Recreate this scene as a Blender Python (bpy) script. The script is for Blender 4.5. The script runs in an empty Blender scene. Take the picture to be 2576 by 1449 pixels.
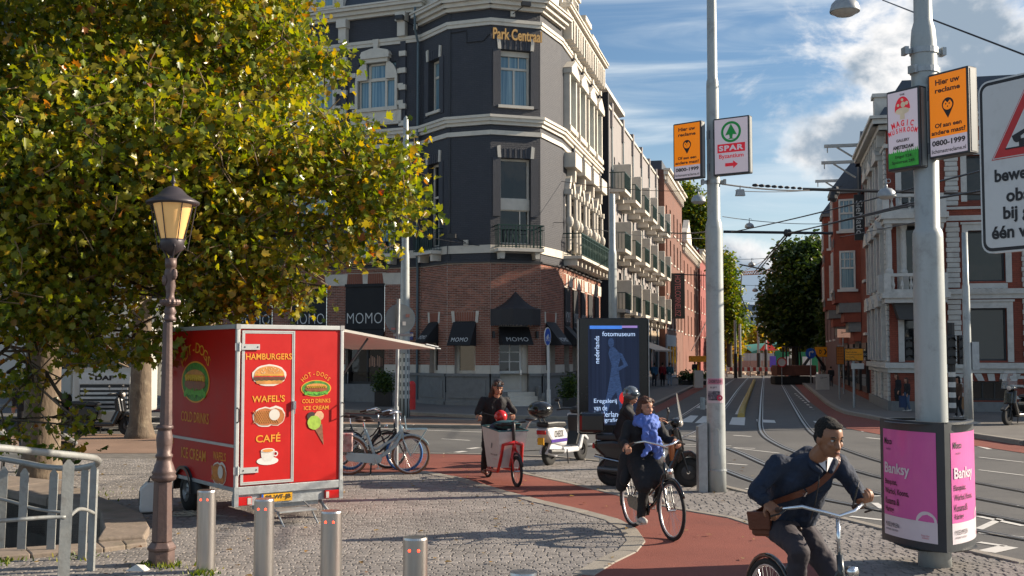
import bpy, math, random
import numpy as np
from mathutils import Vector, Matrix
from mathutils.geometry import tessellate_polygon
random.seed(7); rng = np.random.default_rng(7)
SC = bpy.context.scene; COL = SC.collection
PI = math.pi; R = math.radians
# ------------------------------------------------------------------ camera
H = 2.13; F = 2800.0; CX, CY, HOR = 1288.0, 724.5, 888.0
PITCH = math.atan((HOR - CY) / F)
K = 0.8875                     # buildings were measured against a 2.4 m eye height
cam = bpy.data.cameras.new('camera'); cam.sensor_width = 36; cam.lens = 36 * F / 2576
cam.clip_start = 0.1; cam.clip_end = 3000
co = bpy.data.objects.new('camera', cam); COL.objects.link(co)
co.location = (0, 0, H); co.rotation_euler = (PI / 2 + PITCH, 0, 0); SC.camera = co
def ray(px, py):
    a = (px - CX) / F; b = -(py - CY) / F; c, s = math.cos(PITCH), math.sin(PITCH)
    return Vector((a, c - b * s, s + b * c))
def G(px, py, z=0.0):          # point of a horizontal plane
    r = ray(px, py); t = (z - H) / r.z
    return Vector((r.x * t, r.y * t, z))
def D(px, py, d):              # point at a distance
    r = ray(px, py); t = d / r.y
    return Vector((r.x * t, d, H + r.z * t))
# ------------------------------------------------------------------ world and sun
SUN_AZ, SUN_EL = 11, 24
W = bpy.data.worlds.new('World'); SC.world = W; W.use_nodes = True
nt = W.node_tree; nt.nodes.clear()
def wn(t, **k):
    n = nt.nodes.new(t)
    for a, b in k.items():
        if a.startswith('i_'): n.inputs[a[2:].replace('_', ' ')].default_value = b
        else: setattr(n, a, b)
    return n
def wl(a, b): nt.links.new(a, b)
def wmath(op, a, b=None, clamp=False):
    n = wn('ShaderNodeMath', operation=op); n.use_clamp = clamp
    for i, v in enumerate((a, b)):
        if v is None: continue
        if isinstance(v, (int, float)): n.inputs[i].default_value = v
        else: wl(v, n.inputs[i])
    return n.outputs[0]
sky = wn('ShaderNodeTexSky', sky_type='NISHITA'); sky.sun_disc = False
sky.sun_elevation = R(SUN_EL); sky.sun_rotation = R(90 - SUN_AZ); sky.air_density = 1.0; sky.dust_density = 0.6; sky.ozone_density = 2.2
tc = wn('ShaderNodeTexCoord')
def dirmask(px, py, rx, ry):   # soft mask about a direction of the sky
    v = ray(px, py).normalized()
    s = wn('ShaderNodeVectorMath', operation='SUBTRACT'); wl(tc.outputs['Generated'], s.inputs[0]); s.inputs[1].default_value = v
    m = wn('ShaderNodeVectorMath', operation='MULTIPLY'); wl(s.outputs[0], m.inputs[0]); m.inputs[1].default_value = (F / rx, F / rx, F / ry)
    l = wn('ShaderNodeVectorMath', operation='LENGTH'); wl(m.outputs[0], l.inputs[0])
    return wmath('SUBTRACT', 1.0, l.outputs['Value'], True)
def wnoise(scale, detail, rough, vec=(1, 1, 1), dist=0):
    m = wn('ShaderNodeMapping'); m.inputs['Scale'].default_value = vec; wl(tc.outputs['Generated'], m.inputs[0])
    n = wn('ShaderNodeTexNoise'); n.inputs['Scale'].default_value = scale; n.inputs['Detail'].default_value = detail
    n.inputs['Roughness'].default_value = rough; n.inputs['Distortion'].default_value = dist; wl(m.outputs[0], n.inputs[0]); return n.outputs[0]
def ramp(x, lo, hi):
    n = wn('ShaderNodeMapRange', interpolation_type='SMOOTHSTEP'); wl(x, n.inputs[0]); n.inputs[1].default_value = lo; n.inputs[2].default_value = hi
    return n.outputs[0]
big = wnoise(9, 7, .62, (1, 1, 1.5), .3)
msk = wmath('MAXIMUM', wmath('MAXIMUM', dirmask(2330, 150, 560, 420), dirmask(2190, 330, 300, 240)), wmath('MAXIMUM', wmath('MULTIPLY', dirmask(1850, 690, 420, 150), 1.0), dirmask(2560, 160, 420, 380)))
dens = wmath('ADD', big, wmath('MULTIPLY', msk, 0.5))
cum = ramp(dens, 0.64, 0.84)
wisp = wmath('MULTIPLY', ramp(wnoise(3.2, 6, .55, (1, 1, 9), .8), 0.40, 0.76), 0.78)
bright = ramp(wmath('ADD', wnoise(16, 5, .55, (1, 1, 1.3), .2), wmath('MULTIPLY', wmath('SUBTRACT', dens, 0.8), -0.9)), 0.32, 0.66)
def wmix(f, a, b):
    n = wn('ShaderNodeMix', data_type='RGBA')
    if isinstance(f, float): n.inputs[0].default_value = f
    else: wl(f, n.inputs[0])
    for i, v in ((6, a), (7, b)):
        if isinstance(v, tuple): n.inputs[i].default_value = v
        else: wl(v, n.inputs[i])
    return n.outputs[2]
ccol = wmix(bright, (2.6, 3.3, 4.1, 1), (8.6, 8.4, 8.2, 1))
hs = wn('ShaderNodeHueSaturation'); hs.inputs['Saturation'].default_value = 1.12; hs.inputs['Value'].default_value = 1.0; wl(sky.outputs[0], hs.inputs['Color'])
c1 = wmix(wisp, hs.outputs[0], (6.4, 7.0, 7.4, 1))
sx = wn('ShaderNodeSeparateXYZ'); wl(tc.outputs['Generated'], sx.inputs[0]); hz = wmath('SUBTRACT', 1.0, ramp(sx.outputs[2], -.02, .22))
c1b = wmix(wmath('MULTIPLY', hz, .85), c1, (6.0, 7.0, 7.6, 1))
c2 = wmix(cum, c1b, ccol)
bg = wn('ShaderNodeBackground'); bg.inputs['Strength'].default_value = 0.068; wl(c2, bg.inputs[0])
wo = wn('ShaderNodeOutputWorld'); wl(bg.outputs[0], wo.inputs[0])
sl = bpy.data.lights.new('sun', 'SUN'); sl.energy = 5.0; sl.angle = R(0.5); sl.color = (1.0, 0.86, 0.68)
so = bpy.data.objects.new('sun', sl); COL.objects.link(so)
SD = Vector((math.cos(R(SUN_AZ)) * math.cos(R(SUN_EL)), math.sin(R(SUN_AZ)) * math.cos(R(SUN_EL)), math.sin(R(SUN_EL))))
so.rotation_euler = SD.to_track_quat('Z', 'Y').to_euler(); so.location = SD * 60
vs = SC.view_settings; vs.view_transform = 'Standard'; vs.look = 'None'; vs.gamma = 1; vs.use_curve_mapping = False; vs.exposure = 0.92
SC.render.engine = 'CYCLES'; SC.cycles.max_bounces = 6; SC.cycles.transparent_max_bounces = 12
# ------------------------------------------------------------------ materials
MATS = {}
def M(name, col=(.5, .5, .5), rough=.6, metal=0.0, var=.12, scale=6.0, bump=0.0, bscale=60.0, emis=0.0, coat=0.0, stain=None, spec=.5, stretch=(1, 1, 1), island=0.0, alpha=1.0):
    if name in MATS: return MATS[name]
    m = bpy.data.materials.new(name); m.use_nodes = True; t = m.node_tree; b = t.nodes['Principled BSDF']
    N = lambda ty: t.nodes.new(ty); L = t.links.new
    b.inputs['Roughness'].default_value = rough; b.inputs['Metallic'].default_value = metal
    b.inputs['Coat Weight'].default_value = coat; b.inputs['Specular IOR Level'].default_value = spec; b.inputs['Alpha'].default_value = alpha
    g = N('ShaderNodeTexCoord'); mp = N('ShaderNodeMapping'); mp.inputs['Scale'].default_value = stretch; L(g.outputs['Object'], mp.inputs[0])
    n = N('ShaderNodeTexNoise'); n.inputs['Scale'].default_value = scale; n.inputs['Detail'].default_value = 6; n.inputs['Roughness'].default_value = .65; L(mp.outputs[0], n.inputs[0])
    mr = N('ShaderNodeMapRange'); mr.inputs[1].default_value = .3; mr.inputs[2].default_value = .7; mr.inputs[3].default_value = 1 - var; mr.inputs[4].default_value = 1 + var; L(n.outputs[0], mr.inputs[0])
    fac = mr.outputs[0]
    if island:
        ge = N('ShaderNodeNewGeometry'); r2 = N('ShaderNodeMapRange'); r2.inputs[3].default_value = 1 - island; r2.inputs[4].default_value = 1 + island; L(ge.outputs['Random Per Island'], r2.inputs[0])
        mm = N('ShaderNodeMath'); mm.operation = 'MULTIPLY'; L(fac, mm.inputs[0]); L(r2.outputs[0], mm.inputs[1]); fac = mm.outputs[0]
    vm = N('ShaderNodeVectorMath'); vm.operation = 'SCALE'; vm.inputs[0].default_value = col; L(fac, vm.inputs['Scale']); out = vm.outputs[0]
    if stain:
        n2 = N('ShaderNodeTexNoise'); n2.inputs['Scale'].default_value = stain[1]; n2.inputs['Detail'].default_value = 8; n2.inputs['Roughness'].default_value = .7; L(g.outputs['Object'], n2.inputs[0])
        mr2 = N('ShaderNodeMapRange'); mr2.inputs[1].default_value = .52; mr2.inputs[2].default_value = .72; mr2.inputs[4].default_value = stain[2]; L(n2.outputs[0], mr2.inputs[0])
        mx = N('ShaderNodeMix'); mx.data_type = 'RGBA'; L(mr2.outputs[0], mx.inputs[0]); L(out, mx.inputs[6]); mx.inputs[7].default_value = (*stain[0], 1); out = mx.outputs[2]
    L(out, b.inputs['Base Color'])
    rr = N('ShaderNodeMapRange'); rr.inputs[3].default_value = max(.02, rough * .8); rr.inputs[4].default_value = min(1, rough * 1.25); L(n.outputs[0], rr.inputs[0]); L(rr.outputs[0], b.inputs['Roughness'])
    if emis: L(out, b.inputs['Emission Color']); b.inputs['Emission Strength'].default_value = emis
    if bump:
        n3 = N('ShaderNodeTexNoise'); n3.inputs['Scale'].default_value = bscale; n3.inputs['Detail'].default_value = 4; L(mp.outputs[0], n3.inputs[0])
        bp = N('ShaderNodeBump'); bp.inputs['Strength'].default_value = bump; bp.inputs['Distance'].default_value = .02; L(n3.outputs[0], bp.inputs['Height']); L(bp.outputs[0], b.inputs['Normal'])
    MATS[name] = m; return m
def leafmat(name, stops, trans=.45, rough=.45):
    m = bpy.data.materials.new(name); m.use_nodes = True; t = m.node_tree; t.nodes.clear(); N = t.nodes.new; L = t.links.new
    ge = N('ShaderNodeNewGeometry'); cr = N('ShaderNodeValToRGB'); e = cr.color_ramp.elements
    for i, (p, c) in enumerate(stops):
        q = e[i] if i < 2 else e.new(p); q.position = p; q.color = (*c, 1)
    L(ge.outputs['Random Per Island'], cr.inputs[0])
    pr = N('ShaderNodeBsdfPrincipled'); pr.inputs['Roughness'].default_value = rough; L(cr.outputs[0], pr.inputs['Base Color'])
    tr = N('ShaderNodeBsdfTranslucent'); hs = N('ShaderNodeHueSaturation'); hs.inputs['Value'].default_value = 1.5; hs.inputs['Saturation'].default_value = 1.1; hs.inputs['Hue'].default_value = .485
    L(cr.outputs[0], hs.inputs['Color']); L(hs.outputs[0], tr.inputs[0])
    mx = N('ShaderNodeMixShader'); mx.inputs[0].default_value = trans; L(pr.outputs[0], mx.inputs[1]); L(tr.outputs[0], mx.inputs[2])
    o = N('ShaderNodeOutputMaterial'); L(mx.outputs[0], o.inputs[0]); MATS[name] = m; return m
def glassmat(name, col=(.02, .03, .04), rough=.04, folds=False):   # window glass seen from outside: dark room behind, sky in the reflection
    m = bpy.data.materials.new(name); m.use_nodes = True; b = m.node_tree.nodes['Principled BSDF']
    b.inputs['Base Color'].default_value = (*col, 1); b.inputs['Roughness'].default_value = rough; b.inputs['Specular IOR Level'].default_value = .5; b.inputs['Coat Weight'].default_value = .12 if not folds else .4; b.inputs['Coat Roughness'].default_value = .03
    t = m.node_tree; n = t.nodes.new('ShaderNodeTexNoise'); n.inputs['Scale'].default_value = 1.3; bp = t.nodes.new('ShaderNodeBump'); bp.inputs['Strength'].default_value = .08; bp.inputs['Distance'].default_value = .1
    g = t.nodes.new('ShaderNodeTexCoord'); t.links.new(g.outputs['Object'], n.inputs[0]); t.links.new(n.outputs[0], bp.inputs['Height']); t.links.new(bp.outputs[0], b.inputs['Normal'])
    if folds:   # hanging curtain folds and uneven light behind the pane, painted into its colour
        mp = t.nodes.new('ShaderNodeMapping'); mp.inputs['Scale'].default_value = (9, 9, .25); t.links.new(g.outputs['Object'], mp.inputs[0]); n2 = t.nodes.new('ShaderNodeTexNoise'); n2.inputs['Scale'].default_value = 1.6; n2.inputs['Detail'].default_value = 3; t.links.new(mp.outputs[0], n2.inputs[0])
        r_ = t.nodes.new('ShaderNodeValToRGB'); r_.color_ramp.elements[0].position = .3; r_.color_ramp.elements[0].color = (col[0] * .35, col[1] * .5, col[2] * .6, 1); r_.color_ramp.elements[1].position = .7; r_.color_ramp.elements[1].color = (col[0] * 1.6, col[1] * 1.25, col[2] * 1.1, 1); t.links.new(n2.outputs[0], r_.inputs[0]); t.links.new(r_.outputs[0], b.inputs['Base Color'])
    MATS[name] = m; return m
def brickface(name, base, u):   # painted brickwork: courses and joints as relief, laid along the wall direction u
    if name in MATS: return MATS[name]
    m = base.copy(); m.name = name; t = m.node_tree; N = t.nodes.new; L = t.links.new; g = N('ShaderNodeTexCoord'); d = N('ShaderNodeVectorMath'); d.operation = 'DOT_PRODUCT'; d.inputs[1].default_value = (u[0], u[1], 0); L(g.outputs['Object'], d.inputs[0])
    s = N('ShaderNodeSeparateXYZ'); L(g.outputs['Object'], s.inputs[0]); c = N('ShaderNodeCombineXYZ'); L(d.outputs['Value'], c.inputs[0]); L(s.outputs[2], c.inputs[1])
    b = N('ShaderNodeTexBrick'); L(c.outputs[0], b.inputs['Vector']); b.inputs['Scale'].default_value = 1; b.inputs['Brick Width'].default_value = .23; b.inputs['Row Height'].default_value = .075; b.inputs['Mortar Size'].default_value = .012; b.inputs['Mortar Smooth'].default_value = .3
    b.inputs['Color1'].default_value = (1, 1, 1, 1); b.inputs['Color2'].default_value = (.78, .78, .78, 1); b.inputs['Mortar'].default_value = (.45, .45, .45, 1)
    P = t.nodes['Principled BSDF']; src = P.inputs['Base Color'].links[0].from_socket; mx = N('ShaderNodeMix'); mx.data_type = 'RGBA'; mx.blend_type = 'MULTIPLY'; mx.inputs[0].default_value = .55; L(src, mx.inputs[6]); L(b.outputs['Color'], mx.inputs[7]); L(mx.outputs[2], P.inputs['Base Color'])
    bp = N('ShaderNodeBump'); bp.inputs['Strength'].default_value = .8; bp.inputs['Distance'].default_value = .012; L(b.outputs['Color'], bp.inputs['Height'])
    if P.inputs['Normal'].links: L(P.inputs['Normal'].links[0].from_socket, bp.inputs['Normal'])
    L(bp.outputs[0], P.inputs['Normal']); MATS[name] = m; return m
# ------------------------------------------------------------------ objects
def tag(o, label=None, cat=None, group=None, kind=None):
    if label: o['label'] = label
    if cat: o['category'] = cat
    if group: o['group'] = group
    if kind: o['kind'] = kind
    return o
def thing(name, label, cat, loc=(0, 0, 0), rz=0.0, group=None):
    o = bpy.data.objects.new(name, None); COL.objects.link(o); o.empty_display_size = .3
    o.location = loc; o.rotation_euler = (0, 0, rz); return tag(o, label, cat, group)
def copy_tree(o, parent=None):
    c = o.copy(); COL.objects.link(c); c.parent = parent
    for ch in list(o.children): copy_tree(ch, c)
    return c
def fr(origin, u, K_=1.0):     # frame: x along u (to the viewer's right), y into the wall, z up
    u = Vector((u[0], u[1], 0)).normalized(); n = Vector((-u.y, u.x, 0)); o = Vector(origin)
    m = Matrix(((u.x, n.x, 0, o.x), (u.y, n.y, 0, o.y), (0, 0, 1, o.z), (0, 0, 0, 1)))
    return Matrix.Scale(K_, 4) @ m
def T(x=0, y=0, z=0): return Matrix.Translation((x, y, z))
def RX(a): return Matrix.Rotation(a, 4, 'X')
def RY(a): return Matrix.Rotation(a, 4, 'Y')
def RZ(a): return Matrix.Rotation(a, 4, 'Z')
class MB:
    def __init__(s, m=None): s.v = []; s.f = []; s.mi = []; s.m = m or Matrix(); s.i = 0; s.smooth = False; s.sm = []
    def add(s, vs, fs):
        n = len(s.v); m = s.m
        s.v += [tuple(m @ Vector(p)) for p in vs]
        s.f += [tuple(n + k for k in f) for f in fs]; s.mi += [s.i] * len(fs); s.sm += [s.smooth] * len(fs); return s
    def box(s, x0, x1, y0, y1, z0, z1):
        return s.add([(x0, y0, z0), (x1, y0, z0), (x1, y1, z0), (x0, y1, z0), (x0, y0, z1), (x1, y0, z1), (x1, y1, z1), (x0, y1, z1)],
                     [(0, 3, 2, 1), (4, 5, 6, 7), (0, 1, 5, 4), (1, 2, 6, 5), (2, 3, 7, 6), (3, 0, 4, 7)])
    def bev(s, x0, x1, y0, y1, z0, z1, b):   # box with chamfered vertical and top edges
        P = [(x0 + b, y0), (x1 - b, y0), (x1, y0 + b), (x1, y1 - b), (x1 - b, y1), (x0 + b, y1), (x0, y1 - b), (x0, y0 + b)]
        Q = [(x0 + 2 * b, y0 + b), (x1 - 2 * b, y0 + b), (x1 - b, y0 + 2 * b), (x1 - b, y1 - 2 * b), (x1 - 2 * b, y1 - b), (x0 + 2 * b, y1 - b), (x0 + b, y1 - 2 * b), (x0 + b, y0 + 2 * b)]
        v = [(a, c, z0 + b) for a, c in P] + [(a, c, z1 - b) for a, c in P] + [(a, c, z1) for a, c in Q] + [(a, c, z0) for a, c in Q]
        f = []
        for i in range(8):
            j = (i + 1) % 8
            f += [(i, j, 8 + j, 8 + i), (8 + i, 8 + j, 16 + j, 16 + i), (24 + i, 24 + j, j, i)]
        f += [tuple(range(16, 24)), tuple(range(31, 23, -1))]
        return s.add(v, f)
    def prism(s, pts, z0, z1):               # ccw polygon in xy, extruded in z
        n = len(pts)
        return s.add([(x, y, z0) for x, y in pts] + [(x, y, z1) for x, y in pts],
                     [tuple(range(n - 1, -1, -1)), tuple(range(n, 2 * n))] + [(i, (i + 1) % n, n + (i + 1) % n, n + i) for i in range(n)])
    def slab(s, pts, y0, y1):                # ccw polygon in xz (seen from -y), extruded from y0 (front) to y1
        n = len(pts)
        return s.add([(x, y0, z) for x, z in pts] + [(x, y1, z) for x, z in pts],
                     [tuple(range(n)), tuple(range(2 * n - 1, n - 1, -1))] + [((i + 1) % n, i, n + i, n + (i + 1) % n) for i in range(n)])
    def lathe(s, prof, n=16, cap=True, a0=0, a1=2 * PI):  # prof: (r, z) bottom to top
        full = abs(a1 - a0 - 2 * PI) < 1e-6; k = n if full else n + 1
        v = [(r * math.cos(a0 + (a1 - a0) * i / n), r * math.sin(a0 + (a1 - a0) * i / n), z) for r, z in prof for i in range(k)]
        f = []
        for j in range(len(prof) - 1):
            for i in range(n):
                q = (i + 1) % k if full else i + 1
                f.append((j * k + i, j * k + q, (j + 1) * k + q, (j + 1) * k + i))
        if cap and full: f += [tuple(range(k - 1, -1, -1)), tuple(range((len(prof) - 1) * k, len(prof) * k))]
        return s.add(v, f)
    def tube(s, pts, r, n=8, cap=True, closed=False):
        pts = [Vector(p) for p in pts]; m = len(pts)
        rs = r if isinstance(r, (list, tuple)) else [r] * m
        v = []; up = None
        for i, p in enumerate(pts):
            if closed: d = pts[(i + 1) % m] - pts[i - 1]
            else: d = pts[min(i + 1, m - 1)] - pts[max(i - 1, 0)]
            d = d.normalized() if d.length > 1e-9 else Vector((0, 0, 1))
            if up is None: up = Vector((0, 0, 1)) if abs(d.z) < .9 else Vector((1, 0, 0))
            a = d.cross(up)
            if a.length < 1e-6: a = d.orthogonal()
            a.normalize(); b = a.cross(d).normalized(); up = b
            for k in range(n):
                t = 2 * PI * k / n; v.append(p + (a * math.cos(t) + b * math.sin(t)) * rs[i])
        f = []
        for i in range(m if closed else m - 1):
            j = (i + 1) % m
            for k in range(n):
                q = (k + 1) % n; f.append((i * n + k, i * n + q, j * n + q, j * n + k))
        if cap and not closed: f += [tuple(range(n - 1, -1, -1)), tuple(range((m - 1) * n, m * n))]
        return s.add(v, f)
    def cyl(s, p0, p1, r0, r1=None, n=12): return s.tube([p0, p1], [r0, r0 if r1 is None else r1], n)
    def ell(s, c, r, n=14, k=8, rot=None):
        q = rot or Matrix(); c = Vector(c); v = []; f = []
        for j in range(k + 1):
            th = PI * j / k
            for i in range(n):
                ph = 2 * PI * i / n
                v.append(c + (q @ Vector((r[0] * math.sin(th) * math.cos(ph), r[1] * math.sin(th) * math.sin(ph), -r[2] * math.cos(th)))))
        for j in range(k):
            for i in range(n):
                q2 = (i + 1) % n; f.append((j * n + i, j * n + q2, (j + 1) * n + q2, (j + 1) * n + i))
        return s.add(v, f)
    def cap(s, p0, r0, p1, r1, n=12, fl=1.0):  # tapered capsule
        p0, p1 = Vector(p0), Vector(p1); d = (p1 - p0); L = d.length
        if L < 1e-5: return s.ell(p0, (r0, r0, r0))
        d.normalize(); pts = []; rs = []
        for a in (-80, -55, -28, 0): pts.append(p0 + d * r0 * math.sin(R(a))); rs.append(r0 * math.cos(R(a)))
        for a in (0, 28, 55, 80): pts.append(p1 + d * r1 * math.sin(R(a))); rs.append(r1 * math.cos(R(a)))
        return s.tube(pts, rs, n)
    def quad(s, a, b, c, d): return s.add([a, b, c, d], [(0, 1, 2, 3)])
    def ring(s, c, r0, r1, y0, y1, n=32, ry=1.0, a0=0, a1=2 * PI):   # flat ring in xz, extruded
        cx, cz = c; full = abs(a1 - a0 - 2 * PI) < 1e-6; v = []
        k = n if full else n + 1
        for i in range(k):
            a = a0 + (a1 - a0) * i / n
            for rr, y in ((r0, y0), (r1, y0), (r1, y1), (r0, y1)): v.append((cx + rr * math.cos(a), y, cz + rr * ry * math.sin(a)))
        f = []
        for i in range(n):
            j = (i + 1) % k
            for q in range(4): p = (q + 1) % 4; f.append((i * 4 + q, j * 4 + q, j * 4 + p, i * 4 + p))
        return s.add(v, f)
    def build(s, name, mats, parent=None, label=None, bevel=0, kind=None, link=True):
        me = bpy.data.meshes.new(name); me.from_pydata(s.v, [], s.f)
        if not isinstance(mats, (list, tuple)): mats = [mats]
        for m in mats: me.materials.append(m)
        if any(s.mi): me.polygons.foreach_set('material_index', s.mi)
        if any(s.sm): me.polygons.foreach_set('use_smooth', s.sm)
        me.update(); o = bpy.data.objects.new(name, me)
        if link: COL.objects.link(o)
        if parent: o.parent = parent
        if bevel:
            b = o.modifiers.new('bevel', 'BEVEL'); b.width = bevel; b.segments = 2; b.limit_method = 'ANGLE'; b.angle_limit = R(40)
        return tag(o, label, kind=kind)
def sheet(name, pts, z, mat, holes=(), **k):
    loops = [[Vector((p[0], p[1], 0)) for p in l] for l in [pts] + list(holes)]
    flat = [p for l in loops for p in l]; tri = tessellate_polygon(loops)
    me = bpy.data.meshes.new(name); fs = []
    for a, b, c in tri:
        A, B, C = flat[a], flat[b], flat[c]
        fs.append((a, b, c) if (B - A).cross(C - A).z > 0 else (a, c, b))
    me.from_pydata([(p.x, p.y, z) for p in flat], [], fs); me.materials.append(mat); me.update()
    o = bpy.data.objects.new(name, me); COL.objects.link(o); par = k.pop('parent', None)
    if par: o.parent = par
    return tag(o, **k)
def inside(p, poly):
    x, y = p[0], p[1]; c = False; j = len(poly) - 1
    for i in range(len(poly)):
        xi, yi = poly[i][0], poly[i][1]; xj, yj = poly[j][0], poly[j][1]
        if (yi > y) != (yj > y) and x < (xj - xi) * (y - yi) / (yj - yi) + xi: c = not c
        j = i
    return c
TXT = {}
def text(s, m, w=None, h=.1, mat=None, parent=None, bold=0.0, depth=.003, name='lettering', spacing=1.0, rot=0, shear=0.0, align='C'):
    key = (s, bold, spacing, shear)
    if key not in TXT:
        cu = bpy.data.curves.new('t', 'FONT'); cu.body = s; cu.size = 1; cu.offset = bold; cu.space_character = spacing; cu.resolution_u = 3; cu.shear = shear; cu.space_line = .9
        cu.align_x = 'CENTER' if '\n' in s else 'LEFT'
        ob = bpy.data.objects.new('t', cu); me = bpy.data.meshes.new_from_object(ob)
        n = len(me.vertices); a = np.empty(n * 3, np.float32); me.vertices.foreach_get('co', a); a = a.reshape(-1, 3)
        TXT[key] = (a, [tuple(p.vertices) for p in me.polygons]); bpy.data.objects.remove(ob); bpy.data.meshes.remove(me)
    a, fs = TXT[key]; lo, hi = a.min(0), a.max(0); sx = sy = h / max(hi[1] - lo[1], 1e-6)
    if w: sx = w / (hi[0] - lo[0])
    cx = (lo[0] + hi[0]) / 2 if align == 'C' else lo[0]
    cy = (lo[1] + hi[1]) / 2; mb = MB(m @ RY(-rot))
    V = [((x - cx) * sx, -depth, (y - cy) * sy) for x, y, z in a.tolist()]
    mb.add(V, fs); return mb.build(name, mat, parent)
def arctext(s, m, rx, rz, a0, a1, h, mat, parent, bold=.02, wf=.62, depth=.003):
    mb = MB(); n = len(s)
    for i, ch in enumerate(s):
        if ch == ' ': continue
        a = a0 + (a1 - a0) * (i + .5) / n
        text(ch, T(0, 0, 0), None, h, mat, None, bold) if False else None
        key = (ch, bold, 1.0, 0.0)
        if key not in TXT: o = text(ch, Matrix(), None, h, mat, None, bold); bpy.data.objects.remove(o)
        A, fs = TXT[key]; lo, hi = A.min(0), A.max(0); hh = max(hi[1] - lo[1], .68); sc = h / hh; cx = (lo[0] + hi[0]) / 2; cy = .34
        nx, nz = math.cos(a) / rx, math.sin(a) / rz; t = math.atan2(nz, nx) - PI / 2
        mb.m = m @ T(rx * math.cos(a), 0, rz * math.sin(a)) @ RY(-t)
        mb.add([((x - cx) * sc * wf / .62, -depth, (y - cy) * sc) for x, y, z in A.tolist()], fs)
    return mb.build('lettering', mat, parent)
def walls(mb, x0, x1, z0, z1, holes, depth=.2, y=0.0):   # wall face with openings and their reveals
    xs = sorted({x0, x1, *[v for h in holes for v in h[:2] if x0 < v < x1]}); zs = sorted({z0, z1, *[v for h in holes for v in h[2:4] if z0 < v < z1]})
    for a, b in zip(xs, xs[1:]):
        for c, d in zip(zs, zs[1:]):
            mx, mz = (a + b) / 2, (c + d) / 2
            if any(h[0] < mx < h[1] and h[2] < mz < h[3] for h in holes): continue
            mb.quad((a, y, c), (b, y, c), (b, y, d), (a, y, d))
    for h in holes:
        a, b, c, d = h[:4]; c = max(c, z0); d = min(d, z1)
        if c >= d: continue
        Y = y + depth
        mb.quad((a, y, c), (a, Y, c), (a, Y, d), (a, y, d)); mb.quad((b, Y, c), (b, y, c), (b, y, d), (b, Y, d))
        mb.quad((a, y, d), (a, Y, d), (b, Y, d), (b, y, d)); mb.quad((a, Y, c), (a, y, c), (b, y, c), (b, Y, c))
def bricks(x0, x1, z0, z1, holes, bw=.244, bh=.078, j=.019):
    out = []; r = 0; z = z0
    while z + bh <= z1 + .03:
        x = x0 - (bw / 2 if r % 2 else 0)
        while x < x1:
            a, b = max(x, x0) + j / 2, min(x + bw, x1) - j / 2; c, d = z + j / 2, min(z + bh, z1) - j / 2
            if b - a > .03 and d - c > .02:
                segs = [(a, b)]
                for h in holes:
                    if h[2] < (c + d) / 2 < h[3]:
                        ns = []
                        for p, q in segs:
                            if h[1] <= p or h[0] >= q: ns.append((p, q)); continue
                            if p < h[0]: ns.append((p, h[0]))
                            if q > h[1]: ns.append((h[1], q))
                        segs = ns
                out += [(p, q, c, d) for p, q in segs if q - p > .03]
            x += bw
        z += bh; r += 1
    return out
def brickbox(mb, b, y=-.010):
    p, q, c, d = b; e = y - random.random() * .006
    mb.add([(p, e, c), (q, e, c), (q, e, d), (p, e, d), (p, 0, c), (q, 0, c), (q, 0, d), (p, 0, d)], [(0, 1, 2, 3), (1, 0, 4, 5), (2, 1, 5, 6), (3, 2, 6, 7), (0, 3, 7, 4)])
def blob(name, prims, mat, parent, vox=.012, sm=4, label=None):  # continuous body: capsules and ellipsoids welded by a voxel remesh
    mb = MB(); mb.smooth = True
    for p in prims:
        if p[0] == 'c': mb.cap(*p[1:5])
        elif p[0] == 'e': mb.ell(p[1], p[2], rot=p[3] if len(p) > 3 else None)
        elif p[0] == 'b': mb.box(*p[1:])
    o = mb.build(name, mat, parent, label)
    r = o.modifiers.new('weld', 'REMESH'); r.mode = 'VOXEL'; r.voxel_size = vox; r.use_smooth_shade = True
    s = o.modifiers.new('soften', 'SMOOTH'); s.factor = .5; s.iterations = sm
    return o
# common materials
STEEL = M('brushed_steel', (.55, .52, .49), .32, 1, .1, 3, stretch=(8, 8, .6)); CHROME = M('chrome', (.75, .75, .76), .15, 1, .04)
GALV = M('galvanised', (.36, .38, .39), .5, .7, .16, 9, .1, 40); ALU = M('aluminium', (.6, .6, .6), .42, .75, .05)
BLACK = M('black_plastic', (.015, .015, .017), .4, var=.1); RUBBER = M('rubber', (.018, .018, .018), .8, var=.2, bump=.2)
WHITE = M('white_paint', (.62, .6, .56), .45, var=.06); POLEG = M('pole_grey', (.36, .385, .38), .42, .1, .1, 2.5, stain=((.16, .15, .13), 5, .5), stretch=(3, 3, .7))
RED = M('trailer_red', (.47, .004, .003), .45, var=.08, scale=3, spec=.35, stain=((.33, .01, .008), 2.6, .35)); YEL = M('letter_yellow', (.72, .29, .015), .5, var=.02)
CREAM = M('painted_stone', (.60, .55, .47), .6, var=.08, scale=3, bump=.15, stain=((.33, .3, .25), 2.2, .35))
DARKB = M('dark_painted_brick', (.043, .045, .056), .62, var=.12, scale=2, bump=.5, bscale=30, stain=((.065, .066, .075), 1.5, .5), stretch=(1, 1, 3))
BRK = M('red_brick', (.25, .092, .058), .85, var=.2, scale=2.0, island=.4, stain=((.2, .035, .018), .7, .5))
BRK2 = M('orange_brick', (.25, .06, .035), .85, var=.2, scale=2.0, island=.2, bump=.3, bscale=25); MORT = M('mortar', (.42, .36, .31), .9, var=.15)
GREY = M('grey_stone', (.19, .19, .185), .7, var=.12, scale=5, bump=.2, stain=((.1, .1, .1), 3, .5))
GREEN = M('dark_green_iron', (.012, .04, .03), .45, .3); NAVY = M('charcoal_frame', (.03, .036, .042), .45)
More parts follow.
